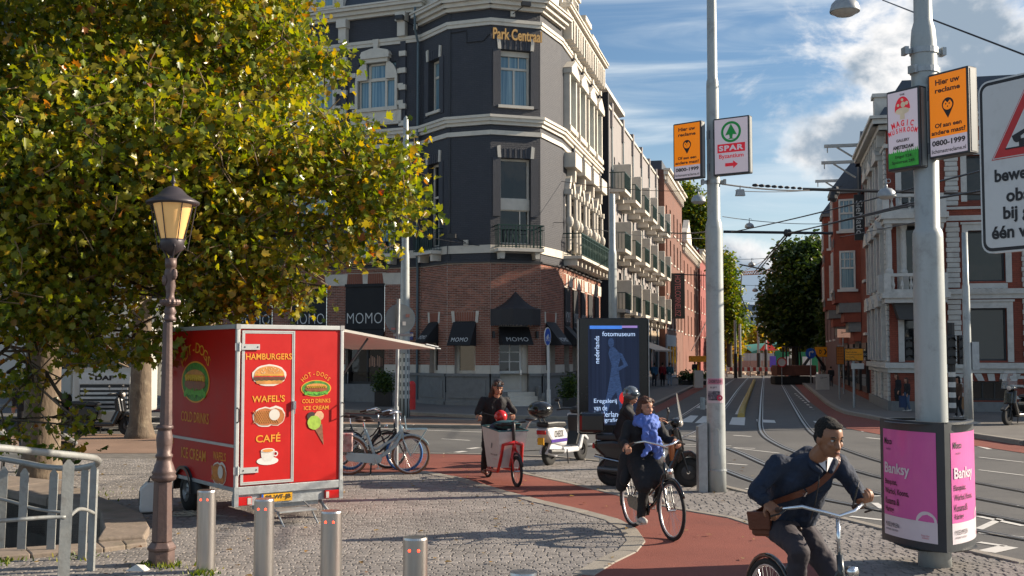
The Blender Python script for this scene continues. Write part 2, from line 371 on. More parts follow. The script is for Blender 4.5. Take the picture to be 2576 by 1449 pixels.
GL_D = glassmat('glass_dark', (.012, .014, .016)); GL_B = glassmat('glass_blue_curtain', (.16, .30, .38), .12, True); SLATE = M('slate', (.05, .06, .075), .55, var=.2, scale=12, bump=.2, island=.15)
SKIN = M('skin', (.45, .22, .14), .5, var=.06, scale=20); SKIN2 = M('skin_brown', (.26, .115, .06), .48, var=.08, scale=15)
CLOTHN = M('navy_cloth', (.010, .019, .042), .8, var=.3, scale=9, bump=.9, bscale=16); CLOTHB = M('black_cloth', (.012, .012, .015), .85, var=.2, scale=8, bump=.5, bscale=14)
HAIR = M('brown_hair', (.07, .025, .012), .55, var=.4, scale=30, bump=.6, bscale=50, stretch=(1, 1, .3)); HAIRB = M('black_hair', (.008, .006, .005), .95, var=.3, bump=.8, bscale=90)
# ================================================================== ground, roads, paving
PAVE = M('cobble_stone', (.235, .215, .20), .8, var=.22, scale=.8, bump=.35, bscale=45, island=.15, stain=((.13, .12, .11), 1.1, .5))
PAVJ = M('cobble_joint', (.15, .135, .12), .95, var=.3, scale=3, bump=.3)
ASPH = M('asphalt', (.115, .112, .108), .85, var=.16, scale=.5, bump=.35, bscale=70, stain=((.068, .068, .072), .55, .75), spec=.35)
REDA = M('red_asphalt', (.215, .068, .05), .85, var=.12, scale=.9, bump=.35, bscale=80, stain=((.14, .055, .045), .8, .6), spec=.3)
PAVG = M('pavement_tile', (.14, .13, .12), .85, var=.15, scale=1.2, bump=.3, bscale=20); BRN = M('brown_pavement', (.23, .145, .10), .9, var=.2, scale=.7, bump=.3, bscale=30)
KERB = M('kerb_stone', (.26, .235, .20), .8, var=.15, scale=4, bump=.3, island=.1); SILL = M('quay_stone', (.24, .19, .15), .85, var=.2, scale=3, bump=.4, bscale=12, stain=((.1, .1, .05), 2, .5))
LINE = M('road_paint', (.62, .60, .56), .7, var=.12, scale=3, stain=((.22, .2, .19), 6, .45)); YLINE = M('yellow_paint', (.42, .30, .08), .7, var=.2, scale=3)
MOSS = M('moss', (.07, .09, .02), .95, var=.5, scale=12, bump=.8, bscale=40)
def GP(l, z=0.0): return [G(x, y, z) for x, y in l]
pit = [(-4.55, 12.35), (-4.75, 13.1), (-5.35, 14.6), (-7.7, 16.9), (-12, 19.5), (-12, 10.6), (-7.6, 11.3), (-5.9, 11.75)]
sheet('ground', [(-900, -30), (900, -30), (900, 1500), (-900, 1500)], -0.012, ASPH, [pit], kind='structure')
# pit with stairs behind the railing
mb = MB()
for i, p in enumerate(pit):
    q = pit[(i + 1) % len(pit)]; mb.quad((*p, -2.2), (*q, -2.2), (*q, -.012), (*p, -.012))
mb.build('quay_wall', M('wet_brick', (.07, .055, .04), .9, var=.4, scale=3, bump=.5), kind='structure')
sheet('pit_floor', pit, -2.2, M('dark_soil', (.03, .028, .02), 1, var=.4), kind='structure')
road = [(-60, 17.5), *[(p.x, p.y) for p in GP([(300, 1141), (700, 1141), (1009, 1141), (1230, 1145), (1400, 1151), (1560, 1166), (1738, 1197), (1827, 1227), (1916, 1249), (2009, 1279), (2232, 1335), (2399, 1379), (2576, 1420)])], (16, 5), (60, 5), (120, 240), (40, 330), (-60, 60)]
sheet('road', [(-60, 24.5)] + road[1:], -0.004, ASPH, kind='structure')
redlow = GP([(1057, 1188), (1147, 1204), (1243, 1234), (1355, 1264), (1466, 1290), (1540, 1310), (1581, 1334), (1600, 1364), (1577, 1390), (1522, 1416), (1466, 1449), (1330, 1500), (1100, 1600)])
redup = GP([(2420, 1600), (2200, 1490), (2120, 1449), (2040, 1400), (1953, 1353), (1909, 1327), (1842, 1305), (1704, 1282), (1590, 1255), (1440, 1218), (1330, 1195), (1265, 1172), (1220, 1150), (1205, 1144), (1009, 1141), (880, 1141), (700, 1150), (600, 1170)])
sheet('bike_path', GP([(700, 1205), (880, 1190)]) + redlow + redup, 0.010, REDA, kind='structure')
# street surfaces
sheet('bike_lane', GP([(300, 1028), (870, 1034), (1220, 1047), (1450, 1051), (1450, 1056), (1220, 1053), (870, 1041), (300, 1034)]), .004, REDA, kind='structure')
sheet('bike_lane', GP([(1640, 1020), (1652, 1012), (1768, 959), (1822, 933), (1824, 948), (1770, 977), (1700, 1015), (1650, 1040)]), .004, REDA, kind='structure')
sheet('bike_lane', GP([(1960, 935), (2016, 960), (2083, 1012), (2132, 1036), (2232, 1054), (2458, 1093), (2576, 1110), (2700, 1128), (2700, 1150), (2576, 1140), (2462, 1123), (2236, 1097), (2130, 1078), (2085, 1048), (2036, 1010), (1985, 950)]), .004, REDA, kind='structure')
def raised(name, pts, z, mat, kind='structure'):
    mb = MB(); pp = [(p.x, p.y) if isinstance(p, Vector) else p for p in pts]
    area = sum(a[0] * b[1] - b[0] * a[1] for a, b in zip(pp, pp[1:] + pp[:1]))
    if area < 0: pp = pp[::-1]
    o = sheet(name, pp, z, mat, kind=kind)
    return o, pp
def kerb(pts, z, parent, w=.18, L=1.0, mat=KERB, h=None, name='kerb_stone'):   # separate stones along a line
    P = [Vector((p[0], p[1], 0)) for p in pts]; cache = 0
    for a, b in zip(P, P[1:]):
        d = b - a; n = max(1, round(d.length / L)); u = d.normalized(); nn = Vector((-u.y, u.x, 0)); l = d.length / n
        for i in range(n):
            c = a + u * (i * l)
            m = MB(Matrix(((u.x, nn.x, 0, c.x), (u.y, nn.y, 0, c.y), (0, 0, 1, 0), (0, 0, 0, 1))))
            m.bev(.006, l - .006, -w / 2, w / 2, -.05, z + .004 + random.random() * .004, .01); m.build(name, mat, parent)
SZ = .11
kl = [(-300, 1014), (300, 1018), (700, 1023), (870, 1030), (1217, 1044), (1450, 1048), (1555, 1041), (1600, 1028), (1652, 1011), (1768, 958), (1822, 932), (1858, 912)]
kp = GP(kl, SZ); sw, _ = raised('pavement', [(p.x, p.y) for p in kp] + [(-10, 235), (-120, 60)], SZ, PAVG)
kerb([(p.x, p.y) for p in kp[3:10]], SZ, sw, .2, 1.6); kerb([(p.x, p.y) for p in kp[0:4]], SZ, sw, .2, 6); kerb([(p.x, p.y) for p in kp[9:]], SZ, sw, .3, 8)
kr = [(1958, 925), (2016, 959), (2050, 985), (2083, 1011), (2108, 1025), (2132, 1034), (2232, 1052), (2458, 1091), (2576, 1108), (2900, 1150)]
kq = GP(kr, SZ); sw2, _ = raised('pavement', [(p.x, p.y) for p in kq] + [(90, 30), (120, 200), (60, 240)], SZ, PAVG)
kerb([(p.x, p.y) for p in kq[1:9]], SZ, sw2, .2, 1.6)
isl = GP([(850, 1052), (1230, 1056), (1330, 1061), (1345, 1065), (1230, 1070), (860, 1066)], .09)
iso, ip = raised('traffic_island', isl, .09, BRN); kerb(ip + ip[:1], .09, iso, .16, 2.0)
sheet('pavement', [(p.x, p.y) for p in GP([(-400, 1092), (430, 1092), (700, 1120), (700, 1150), (430, 1141), (-400, 1141)])], .006, BRN, kind='structure')
# plaza of small stones on both sides of the bike path
pl = [(p.x, p.y) for p in GP([(-500, 1141), (430, 1141), (700, 1151), (600, 1171), (700, 1206), (880, 1191)]) + redlow]
plz = pl + [(-4.0, 6.5), (-12, 6.5), (-12, 10.6), (-7.6, 11.3), (-5.9, 11.75), (-4.55, 12.35), (-4.75, 13.1), (-5.35, 14.6), (-7.7, 16.9), (-12, 19.5), (-25, 22)]
plaza = sheet('plaza', plz, .002, PAVJ, kind='structure')
st = [(p.x, p.y) for p in GP([(1205, 1145), (1230, 1146), (1400, 1152), (1560, 1167), (1738, 1198), (1827, 1228), (1916, 1250), (2009, 1280), (2232, 1336), (2399, 1380), (2576, 1421)])] + [(9, 5), (5, 4.5)] + [(p.x, p.y) for p in redup[:14]]
strip = sheet('pavement_strip', st, .002, PAVJ, kind='structure')
stones = []
for poly, par in ((plz, plaza), (st, strip)):
    y = 7.2; r = 0
    while y < 22.5:
        sz = .125 if y < 15 else .16; hh = .072 if y < 15 else .09
        xl, xr = -.5 * y - 1, .5 * y + 1; x = xl - (sz / 2 if r % 2 else 0) + random.random() * .02
        while x < xr:
            cx, cy = x + sz / 2, y + hh / 2
            w2 = 0
            if all(inside((cx + a * sz * .45, cy + b * hh * .45), poly) for a, b in ((-1, -1), (1, 1), (1, -1), (-1, 1))): stones.append((cx, cy, sz, hh, par))
            x += sz * random.uniform(.96, 1.04)
        y += hh; r += 1
def stone(mb, cx, cy, sz, hh):
    a, b = sz / 2 - random.uniform(.001, .006), hh / 2 - random.uniform(.001, .005); z = .009 + random.uniform(0, .004); tx, ty = random.uniform(-.0015, .0015), random.uniform(-.0015, .0015); e = .011; q = z - .005
    mb.add([(cx - a, cy - b, q), (cx + a, cy - b, q), (cx + a, cy + b, q), (cx - a, cy + b, q),
            (cx - a + e, cy - b + e, z - tx - ty), (cx + a - e, cy - b + e, z + tx - ty), (cx + a - e, cy + b - e, z + tx + ty), (cx - a + e, cy + b - e, z - tx + ty)],
           [(4, 5, 6, 7), (0, 1, 5, 4), (1, 2, 6, 5), (2, 3, 7, 6), (3, 0, 4, 7)])
stones.sort(key=lambda s: s[1] + (0 if -.46 * s[1] < s[0] < .46 * s[1] and s[1] > 9.3 else 50))
for k, par in ((0, plaza), (1, strip)):
    l = [s for s in stones if s[4] is par]; n1 = 290
    for s in l[:n1]:
        m = MB(); stone(m, *s[:4]); m.build('paving_stone', PAVE, par)
    m = MB()
    for s in l[n1:]: stone(m, *s[:4])
    m.build('paving_stones', PAVE, par, kind='stuff')
kerb([(p.x, p.y) for p in redlow[:11]], .014, plaza, .22, .8); kerb([(p.x, p.y) for p in redup[3:13]], .014, strip, .12, .9)
kerb([(p.x, p.y) for p in GP([(1009, 1141), (1230, 1145), (1400, 1151), (1560, 1166), (1738, 1197), (1827, 1227), (1916, 1249), (2009, 1279), (2232, 1335), (2399, 1379), (2576, 1420)])], .02, strip, .14, 1.0)
# stone ledges round the pit
mb = MB(); outer = [(-4.1, 12.55), (-4.25, 13.2), (-4.7, 14.3), (-7.2, 17.9), (-12, 21.0)]
inner = [(-4.55, 12.35), (-4.75, 13.1), (-5.35, 14.6), (-7.7, 16.9), (-12, 19.5)]
led = thing('stone_ledge', 'wide weathered stone ledge curving round the sunken stairwell beside the trailer', 'ledge')
for i in range(4):
    m = MB(); a, b, c, d = inner[i], outer[i], outer[i + 1], inner[i + 1]
    lp = lambda p, q, t: (p[0] + (q[0] - p[0]) * t, p[1] + (q[1] - p[1]) * t)
    n = 1 if i == 0 else 2 if i < 3 else 3
    for j in range(n):
        t0, t1 = j / n + .004, (j + 1) / n - .004; m = MB()
        m.prism([lp(a, d, t0), lp(a, d, t1), lp(b, c, t1), lp(b, c, t0)][::-1], -.45, .10 + .004 * j); m.build('coping_stone', SILL, led, bevel=.02)
led2 = thing('stone_coping', 'mossy stone coping under the railing at the bottom left corner', 'coping')
cp = [(-12, 10.6), (-7.6, 11.3), (-5.9, 11.75), (-4.55, 12.35), (-4.1, 12.6)]; cq = [(-12, 10.0), (-7.4, 10.75), (-5.6, 11.3), (-4.35, 12.0), (-4.0, 12.35)]
for i in range(4):
    n = 3 if i == 0 else 2
    for j in range(n):
        t0, t1 = j / n + .003, (j + 1) / n - .003; m = MB(); a, b, c, d = cp[i], cq[i], cq[i + 1], cp[i + 1]
        m.prism([lp(b, c, t0), lp(b, c, t1), lp(a, d, t1), lp(a, d, t0)], -.4, .06); m.build('coping_stone', SILL, led2, bevel=.015)
# markings
def rline(pts, w, mat=LINE, z=.002, name='road_marking', dash=None):
    mb = MB(); P = [G(x, y) for x, y in pts]
    for a, b in zip(P, P[1:]):
        d = b - a; L = d.length; u = d.normalized(); n = Vector((-u.y, u.x, 0)) * w / 2; s = 0
        while s < L:
            e = min(L, s + (dash[0] if dash else L)); p, q = a + u * s, a + u * e
            mb.quad((*(p - n).xy, z), (*(q - n).xy, z), (*(q + n).xy, z), (*(p + n).xy, z)); s = e + (dash[1] if dash else 1)
    mb.build(name, mat, kind='structure')
def rquad(pts, mat=LINE, z=.002): sheet('road_marking', GP(pts), z, mat, kind='structure')
for q in ([(1737, 1045), (1757, 1046), (1741, 1063), (1708, 1061)], [(1768, 1047), (1792, 1047), (1790, 1066), (1748, 1064)], [(1842, 1050), (1875, 1050), (1873, 1070), (1834, 1068)], [(1902, 1055), (1948, 1057), (1952, 1064), (1905, 1062)],
          [(2045, 1059), (2085, 1061), (2120, 1088), (2075, 1084)], [(2130, 1062), (2158, 1065), (2212, 1087), (2168, 1086)], [(2190, 1064), (2236, 1068), (2290, 1092), (2235, 1090)], [(1849, 1042), (1873, 998), (1879, 998), (1862, 1043)],
          [(1755, 1018), (1790, 1020), (1780, 1028), (1745, 1026)]): rquad(q)
for l, w in (([(1111, 1104), (1182, 1108)], .10), ([(1147, 1138), (1170, 1135)], .16), ([(1179, 1129), (1204, 1126)], .16), ([(1484, 1118), (1508, 1115)], .16), ([(870, 1064), (1100, 1068)], .16), ([(870, 1075), (1240, 1088)], .1), ([(1590, 1118), (1900, 1128)], .08),
             ([(1724, 1118), (1840, 1122)], .08), ([(1830, 1166), (1880, 1170)], .1), ([(870, 1036), (1220, 1045)], .08), ([(2462, 1118), (2720, 1150)], .1), ([(2462, 1100), (2720, 1128)], .1), ([(2462, 1122), (2490, 1130)], .12), ([(2530, 1124), (2600, 1134)], .12), ([(2180, 1101), (2230, 1106)], .12),
             ([(1877, 1230), (1916, 1226)], .08), ([(2184, 1249), (2236, 1246)], .08), ([(2198, 1283), (2236, 1279)], .1), ([(2139, 1299), (2236, 1310)], .1), ([(2462, 1299), (2576, 1323)], .1), ([(2462, 1331), (2518, 1305)], .1), ([(2462, 1340), (2576, 1352)], .1), ([(2462, 1364), (2530, 1374)], .1), ([(2481, 1388), (2540, 1375)], .2), ([(2200, 1265), (2236, 1290)], .1),
             ([(1830, 1125), (1960, 1140)], .07), ([(2462, 1150), (2576, 1163)], .07), ([(2462, 1182), (2576, 1196)], .07), ([(1690, 1095), (1750, 1098)], .12), ([(1845, 1095), (1890, 1098)], .12)): rline(l, w)
rline([(1776, 972), (1700, 1008)], .1, dash=(.5, .9)); rline([(2000, 990), (2046, 1030)], .1, dash=(.9, 1.2)); rline([(1990, 968), (2036, 1012)], .08)
rline([(100, 1042), (430, 1050)], .3); rline([(100, 1058), (430, 1066)], .3); rline([(100, 1074), (430, 1084)], .12)
m = MB()
for a, b in zip([(1864, 1050), (1868, 1030), (1880, 1000)], [(1868, 1030), (1880, 1000), (1898, 958)]):
    A, B = G(*a), G(*b); m.tube([A + Vector((0, 0, .03)), B + Vector((0, 0, .03))], .12, 8)
m.build('lane_divider', YLINE, kind='structure')
def smooth(P, n=8):
    out = []
    for i in range(len(P) - 1):
        p0, p1, p2, p3 = P[max(i - 1, 0)], P[i], P[i + 1], P[min(i + 2, len(P) - 1)]
        for k in range(n):
            t = k / n; out.append(.5 * ((2 * p1) + (p2 - p0) * t + (2 * p0 - 5 * p1 + 4 * p2 - p3) * t * t + (3 * p1 - p0 - 3 * p2 + p3) * t ** 3))
    return out + [P[-1]]
RAIL = M('rail_steel', (.42, .40, .37), .42, 1, .15, 2); GROOVE = M('rail_groove', (.025, .022, .02), .9)
def rail(px, w=.06):
    P = smooth([G(*p) for p in px]); mb = MB()
    N = []
    for i in range(len(P)):
        d = (P[min(i + 1, len(P) - 1)] - P[max(i - 1, 0)]).normalized(); N.append(Vector((-d.y, d.x, 0)))
    for i in range(len(P) - 1):
        for k, (o0, o1, z, mi) in enumerate(((-w / 2, w / 2, .012, 0), (w / 2, w / 2 + .05, .008, 1), (-w / 2 - .03, -w / 2, .008, 1), (w / 2 + .05, w / 2 + .075, .011, 0))):
            mb.i = mi; a, b = P[i], P[i + 1]
            mb.quad((*(a + N[i] * o0).xy, z), (*(b + N[i + 1] * o0).xy, z), (*(b + N[i + 1] * o1).xy, z), (*(a + N[i] * o1).xy, z))
    mb.build('tram_rail', [RAIL, GROOVE], kind='structure')
rail([(1924, 925), (1922, 938), (1916, 985), (1912, 1040), (1911, 1075), (1922, 1097), (1950, 1116), (1987, 1133), (2060, 1158), (2150, 1184), (2236, 1207), (2400, 1243), (2700, 1300)])
rail([(1942, 925), (1950, 938), (1975, 985), (2000, 1030), (2022, 1066), (2046, 1093), (2085, 1114), (2139, 1136), (2236, 1167), (2400, 1204), (2700, 1260)])
rail([(1500, 1085), (1600, 1105), (1730, 1145), (1827, 1186), (1916, 1218), (2050, 1252), (2232, 1288), (2400, 1325), (2700, 1380)])
rail([(1560, 1075), (1700, 1100), (1827, 1128), (1942, 1176), (2060, 1208), (2184, 1236), (2236, 1249), (2462, 1292), (2700, 1340)])
rail([(1886, 925), (1866, 940), (1820, 972), (1773, 1007), (1697, 1056), (1620, 1090), (1500, 1120), (1300, 1135)])
rail([(1905, 925), (1891, 940), (1860, 975), (1825, 1022), (1790, 1057), (1740, 1090), (1640, 1125), (1560, 1145)])
# ================================================================== corner hotel
def vec(a): return Vector((a[0], a[1], 0))
V0, V1, V2, V3, V4 = map(vec, ((-4.2, 51.14), (-2.86, 49.2), (-.94, 48.5), (1.265, 49.17), (2.31, 51.68)))
uL = vec((.93, -.366)).normalized(); uS = vec((.2334, .9724)).normalized(); V9 = V0 - uL * 27; V5 = V4 + uS * 11.4
faces = {'L': (V9, V0), 'D': (V0, V1), 'A': (V1, V2), 'B': (V2, V3), 'C': (V3, V4), 'S': (V4, V5)}
FR = {k: fr(a, b - a, K) for k, (a, b) in faces.items()}; LEN = {k: (b - a).length for k, (a, b) in faces.items()}
hotel = thing('corner_hotel', 'dark painted corner hotel with white bands, octagonal corner turret and red brick ground floor', 'building')
LW = 27.0
def Lx(t): return LW - t
def win(parent, m, x0, x1, z0, z1, y=.2, fw=.09, mat=CREAM, glass=GL_B, cols=(.5,), rows=(), sill=True, sub=(), name='window', split=None, curtain=None):
    f = MB(m); w, h = x1 - x0, z1 - z0
    f.box(x0, x0 + fw, y, y + .1, z0, z1); f.box(x1 - fw, x1, y, y + .1, z0, z1); f.box(x0 + fw, x1 - fw, y, y + .1, z0, z0 + fw); f.box(x0 + fw, x1 - fw, y, y + .1, z1 - fw, z1)
    zt = z1 - fw
    if split:
        s = z0 + h * split; f.box(x0 + fw, x1 - fw, y - .01, y + .09, s - fw / 2, s + fw / 2); zt = s
    for c in cols: f.box(x0 + w * c - fw * .4, x0 + w * c + fw * .4, y + .005, y + .085, z0 + fw, zt - (fw / 2 if split else 0))
    for r in rows: f.box(x0 + fw, x1 - fw, y + .008, y + .08, z0 + h * r - fw * .25, z0 + h * r + fw * .25)
    for c in sub: f.box(x0 + w * c - fw * .2, x0 + w * c + fw * .2, y + .01, y + .08, zt + fw / 2, z1 - fw)
    o = f.build(name, mat, parent)
    p = MB(m); p.quad((x0 + fw / 2, y + .055, z0 + fw / 2), (x1 - fw / 2, y + .055, z0 + fw / 2), (x1 - fw / 2, y + .055, z1 - fw / 2), (x0 + fw / 2, y + .055, z1 - fw / 2)); p.build('pane', glass, o)
    if sill: s = MB(m); s.box(x0 - .12, x1 + .12, -.1, y + .02, z0 - .13, z0 - .002); s.build('sill', mat, o)
    return o
holes = {
    'L': [(Lx(3.34), Lx(1.35), 13.9, 16.1), (Lx(6.77), Lx(4.68), 13.9, 16.1), (Lx(10.2), Lx(8.1), 13.9, 16.1), (Lx(3.2), Lx(1.5), 7.3, 11), (Lx(6.6), Lx(4.9), 7.3, 11), (Lx(10), Lx(8.3), 7.3, 11), (Lx(13.6), Lx(11.6), 13.9, 16.1), (Lx(17), Lx(15), 13.9, 16.1)],
    'D': [(.65, 1.63, 13.4, 15.8), (.65, 1.63, 7.2, 11)], 'A': [], 'B': [(.45, 1.85, 13.35, 15.85), (.45, 1.85, 7.2, 11)], 'C': [], 'S': []}
for i in range(4): holes['S'] += [(.9 + 2.7 * i, 2.3 + 2.7 * i, 13.2, 15.6), (.95 + 2.7 * i, 2.25 + 2.7 * i, 7.2, 10.6)]
GH = {  # openings of the ground floor
    'L': [(Lx(3.92), Lx(1.85), .95, 5.66), (Lx(6.95), Lx(4.96), .95, 5.66), (Lx(10.1), Lx(8.0), .95, 5.66), (Lx(13.2), Lx(11.1), .95, 5.66), (Lx(16.4), Lx(14.2), .95, 5.66), (Lx(20), Lx(17.5), .95, 5.66)],
    'D': [(.85, 1.6, 1.5, 3.8)], 'A': [(.36, 1.35, 1.5, 3.8)], 'B': [(.4, 1.72, .7, 3.75)], 'C': [(.6, 1.8, 1.5, 3.8)], 'S': [(.5 + 2.2 * i, 1.8 + 2.2 * i, .95, 5.5) for i in range(5)]}
for k in 'LDABCS':
    m = FR[k]; L = LEN[k]; top = 18.3 if k in 'LS' else 17.62
    w = MB(m); walls(w, 0, L, 6.4, top, holes[k], .3); w.build('wall', brickface('painted_brick_' + k, DARKB, (faces[k][1] - faces[k][0]).normalized()), hotel)
    w = MB(m); walls(w, 0, L, 1.5, 6.4, GH[k], .3); w.build('wall', MORT, hotel, label='red brick ground floor wall')
    p = MB(m); walls(p, 0, L, 0, 1.5, GH[k], .3, -.10)
    p.i = 0; segs = [(0, L)]
    for h in GH[k]:
        if h[2] < 1.3:
            ns = []
            for a, b in segs:
                if h[1] <= a or h[0] >= b: ns.append((a, b)); continue
                if a < h[0]: ns.append((a, h[0]))
                if b > h[1]: ns.append((h[1], b))
            segs = ns
    for a, b in segs:
        p.box(a, b, -.20, -.101, 0, .28)
        p.box(a, b, -.17, -.101, 1.38, 1.5)
        if b - a > .6: p.box(a + .18, b - .18, -.13, -.101, .42, 1.22)
    p.quad((0, -.17, 1.5), (L, -.17, 1.5), (L, 0, 1.5), (0, 0, 1.5)); p.build('plinth', GREY, hotel)
    c = MB(m)
    # white band above the plinth
    for a, b in segs:
        hs = [h for h in GH[k] if h[2] <= 1.5 < h[3] and h[1] > a and h[0] < b]; x = a
        for h in sorted(hs): c.box(x, h[0], -.035, 0, 1.5, 1.86) if h[0] > x else None; x = h[1]
        if x < b: c.box(x, b, -.035, 0, 1.5, 1.86)
    c.build('stone_band', CREAM, hotel)
    c = MB(m); c.box(-.04, L + .04, -.06, 0, 6.78, 7.13)
    for z0, z1, d in ((12.0, 12.2, .07), (12.45, 12.6, .1), (12.6, 12.75, .2), (12.75, 12.87, .26), (16.9, 17.05, .07), (17.05, 17.2, .12)): c.box(-d * .4, L + d * .4, -d, 0, z0, z1)
    c.build('stone_band', CREAM, hotel)
    c = MB(m); b0 = top
    for z0, z1, d in ((0, .16, .18), (.16, .34, .34), (.34, .48, .5), (.48, .56, .56)): c.box(-d * .41, L + d * .41, -d, 0, b0 + z0, b0 + z1)
    c.build('cornice', CREAM, hotel)
    c = MB(m); c.box(-.02, L + .02, -.10, 0, 6.36, 6.44); c.build('string_course', M('dark_trim', (.03, .03, .035), .5), hotel)
# corner parapet above the cornice
for k in 'DABC':
    c = MB(FR[k]); c.box(0, LEN[k], .1, .35, 18.18, 19.3); c.box(-.05, LEN[k] + .05, 0, .45, 19.3, 19.5); c.build('parapet', CREAM, hotel)
# bricks: nearest of the turret singly, the rest joined
allb = []
for k in 'ABCDLS':
    z1 = 6.36
    hs = GH[k] + [(a - .14, b + .14, 3.78, 4.22) for a, b, c, d in GH[k] if d < 4 and k != 'B'] + ([(a - .05, b + .05, 5.55, 6.14) for a, b, c, d in GH[k]] if k in 'LS' else [])
    x0 = 0 if k != 'L' else Lx(17)
    for b in bricks(x0, LEN[k], 1.87, z1, hs): allb.append((k, b))
solo = [q for q in allb if q[0] == 'B'][:150] + [q for q in allb if q[0] == 'A'][:140]; ids = set(map(id, solo))
for k, b in solo: m = MB(FR[k]); brickbox(m, b); m.build('brick', BRK, hotel)
for k in 'ABCDLS':
    m = MB(FR[k])
    for q in allb:
        if q[0] == k and id(q) not in ids: brickbox(m, q[1])
    m.build('bricks', BRK, hotel, kind='stuff')
# lintels and keystones of the ground floor
for k in 'DAC':
    for a, b, c, d in GH[k]:
        m = MB(FR[k]); n = 9
        for i in range(n):
            u0, u1 = a - .0 + (b - a) * i / n, a + (b - a) * (i + 1) / n; e = .05 * (i - n / 2) / n
            m.slab([(u0 + .008, 3.8), (u1 - .008, 3.8), (u1 - .008 + e, 4.2), (u0 + .008 + e, 4.2)], -.012, 0)
        m.build('lintel', BRK, hotel)
        m = MB(FR[k])
        for s, x in ((-1, a), (1, b)): m.slab([(x - .02 * s, 3.72), (x + s * .1, 3.72), (x + s * .17, 4.24), (x + .02 * s, 4.24)][::s], -.03, 0)
        m.build('lintel_block', CREAM, hotel)
def upper_blocks(k, a, b, z):
    m = MB(FR[k])
    for s, x in ((-1, a), (1, b)): m.slab([(x - .02 * s, z), (x + s * .13, z), (x + s * .17, z + .5), (x + .02 * s, z + .55)][::s], -.07, 0)
    m.build('lintel_block', CREAM, hotel)
    m = MB(FR[k]); n = 11
    for i in range(n):
        u0, u1 = a + .02 + (b - a - .04) * i / n, a + .02 + (b - a - .04) * (i + 1) / n
        m.slab([(u0 + .01, z), (u1 - .01, z), (u1 - .01, z + .42), (u0 + .01, z + .42)], -.03 - .015 * (i % 2), 0)
    m.box(a - .35, a - .0, -.04, 0, z - 2.6, z + .0); m.box(b + .0, b + .35, -.04, 0, z - 2.6, z + .0)
    m.build('lintel', DARKB, hotel)
upper_blocks('B', .45, 1.85, 15.85); upper_blocks('B', .45, 1.85, 11.0); upper_blocks('D', .65, 1.63, 15.8); upper_blocks('D', .65, 1.63, 11.0)
win(hotel, FR['B'], .45, 1.85, 13.35, 15.85, .28, .1, cols=(.5,), split=.68, sub=(.34, .66)); win(hotel, FR['D'], .65, 1.63, 13.4, 15.8, .28, .1, split=.68)
win(hotel, FR['B'], .45, 1.85, 9.15, 11, .28, .1, glass=GL_D, cols=(), sill=False); win(hotel, FR['B'], .45, 1.85, 7.2, 8.75, .28, .07, glass=GL_D, cols=(.7,), sill=False)
m = MB(FR['B']); m.box(.45, 1.85, .2, .4, 8.72, 9.2); m.build('transom', CREAM, hotel)
m = MB(FR['B']); m.box(.45, 1.85, .2, .4, 7.1, 7.22); m.build('sill', CREAM, hotel)
win(hotel, FR['D'], .65, 1.63, 7.2, 11, .28, .1, glass=GL_D, cols=(.5,), split=.6, sill=False)
# iron balconies
def balcony(k, a, b, z, d=.7, hgt=1.0, mat=GREEN, br=True, nb=4, parent=hotel):
    m = MB(FR[k]); m.box(a, b, -d, 0, z - .14, z); 
    for i in range(nb):
        x = a + .25 + (b - a - .5) * i / max(1, nb - 1)
        m.slab([(x - .09, z - .45), (x + .09, z - .45), (x + .12, z - .14), (x - .12, z - .14)], -d * .75, 0) if br else None
    o = m.build('balcony', CREAM, parent)
    m = MB(FR[k]); n = max(3, int((b - a) / .16))
    for z2, t in ((z + .06, .03), (z + hgt - .18, .025), (z + hgt, .05)):
        m.box(a, b, -d, -d + t, z2 - t / 2, z2 + t / 2)
        for x in (a, b - t): m.box(x, x + t, -d + t, 0, z2 - t / 2, z2 + t / 2)
    for i in range(n + 1):
        x = a + (b - a) * i / n; t = .035 if i % 5 == 0 else .016
        m.box(max(a, x - t), min(b, x + t), -d + .003, -d + .03, z + .02, z + hgt - (.0 if i % 5 == 0 else .02))
        if i % 2 == 0 and i % 5: m.ell((x, -d + .015, z + .5), (.035, .02, .14), 6, 4)
    for j in range(1, 4):
        for x in (a + .01, b - .03): m.box(x, x + .02, -d * j / 4, -d * j / 4 + .02, z + .02, z + hgt)
    m.build('railing', mat, o); return o
balcony('B', .15, 2.25, 6.95, .7, 1.0, nb=2); balcony('D', .35, 1.95, 6.95, .6, 1.0, nb=2)
balcony('L', Lx(3.7), Lx(1.1), 6.95, .8, 1.0, nb=3); balcony('L', Lx(7.2), Lx(4.6), 6.95, .8, 1.0, nb=3); balcony('S', .35, 11.0, 6.95, .9, 1.05, nb=10)
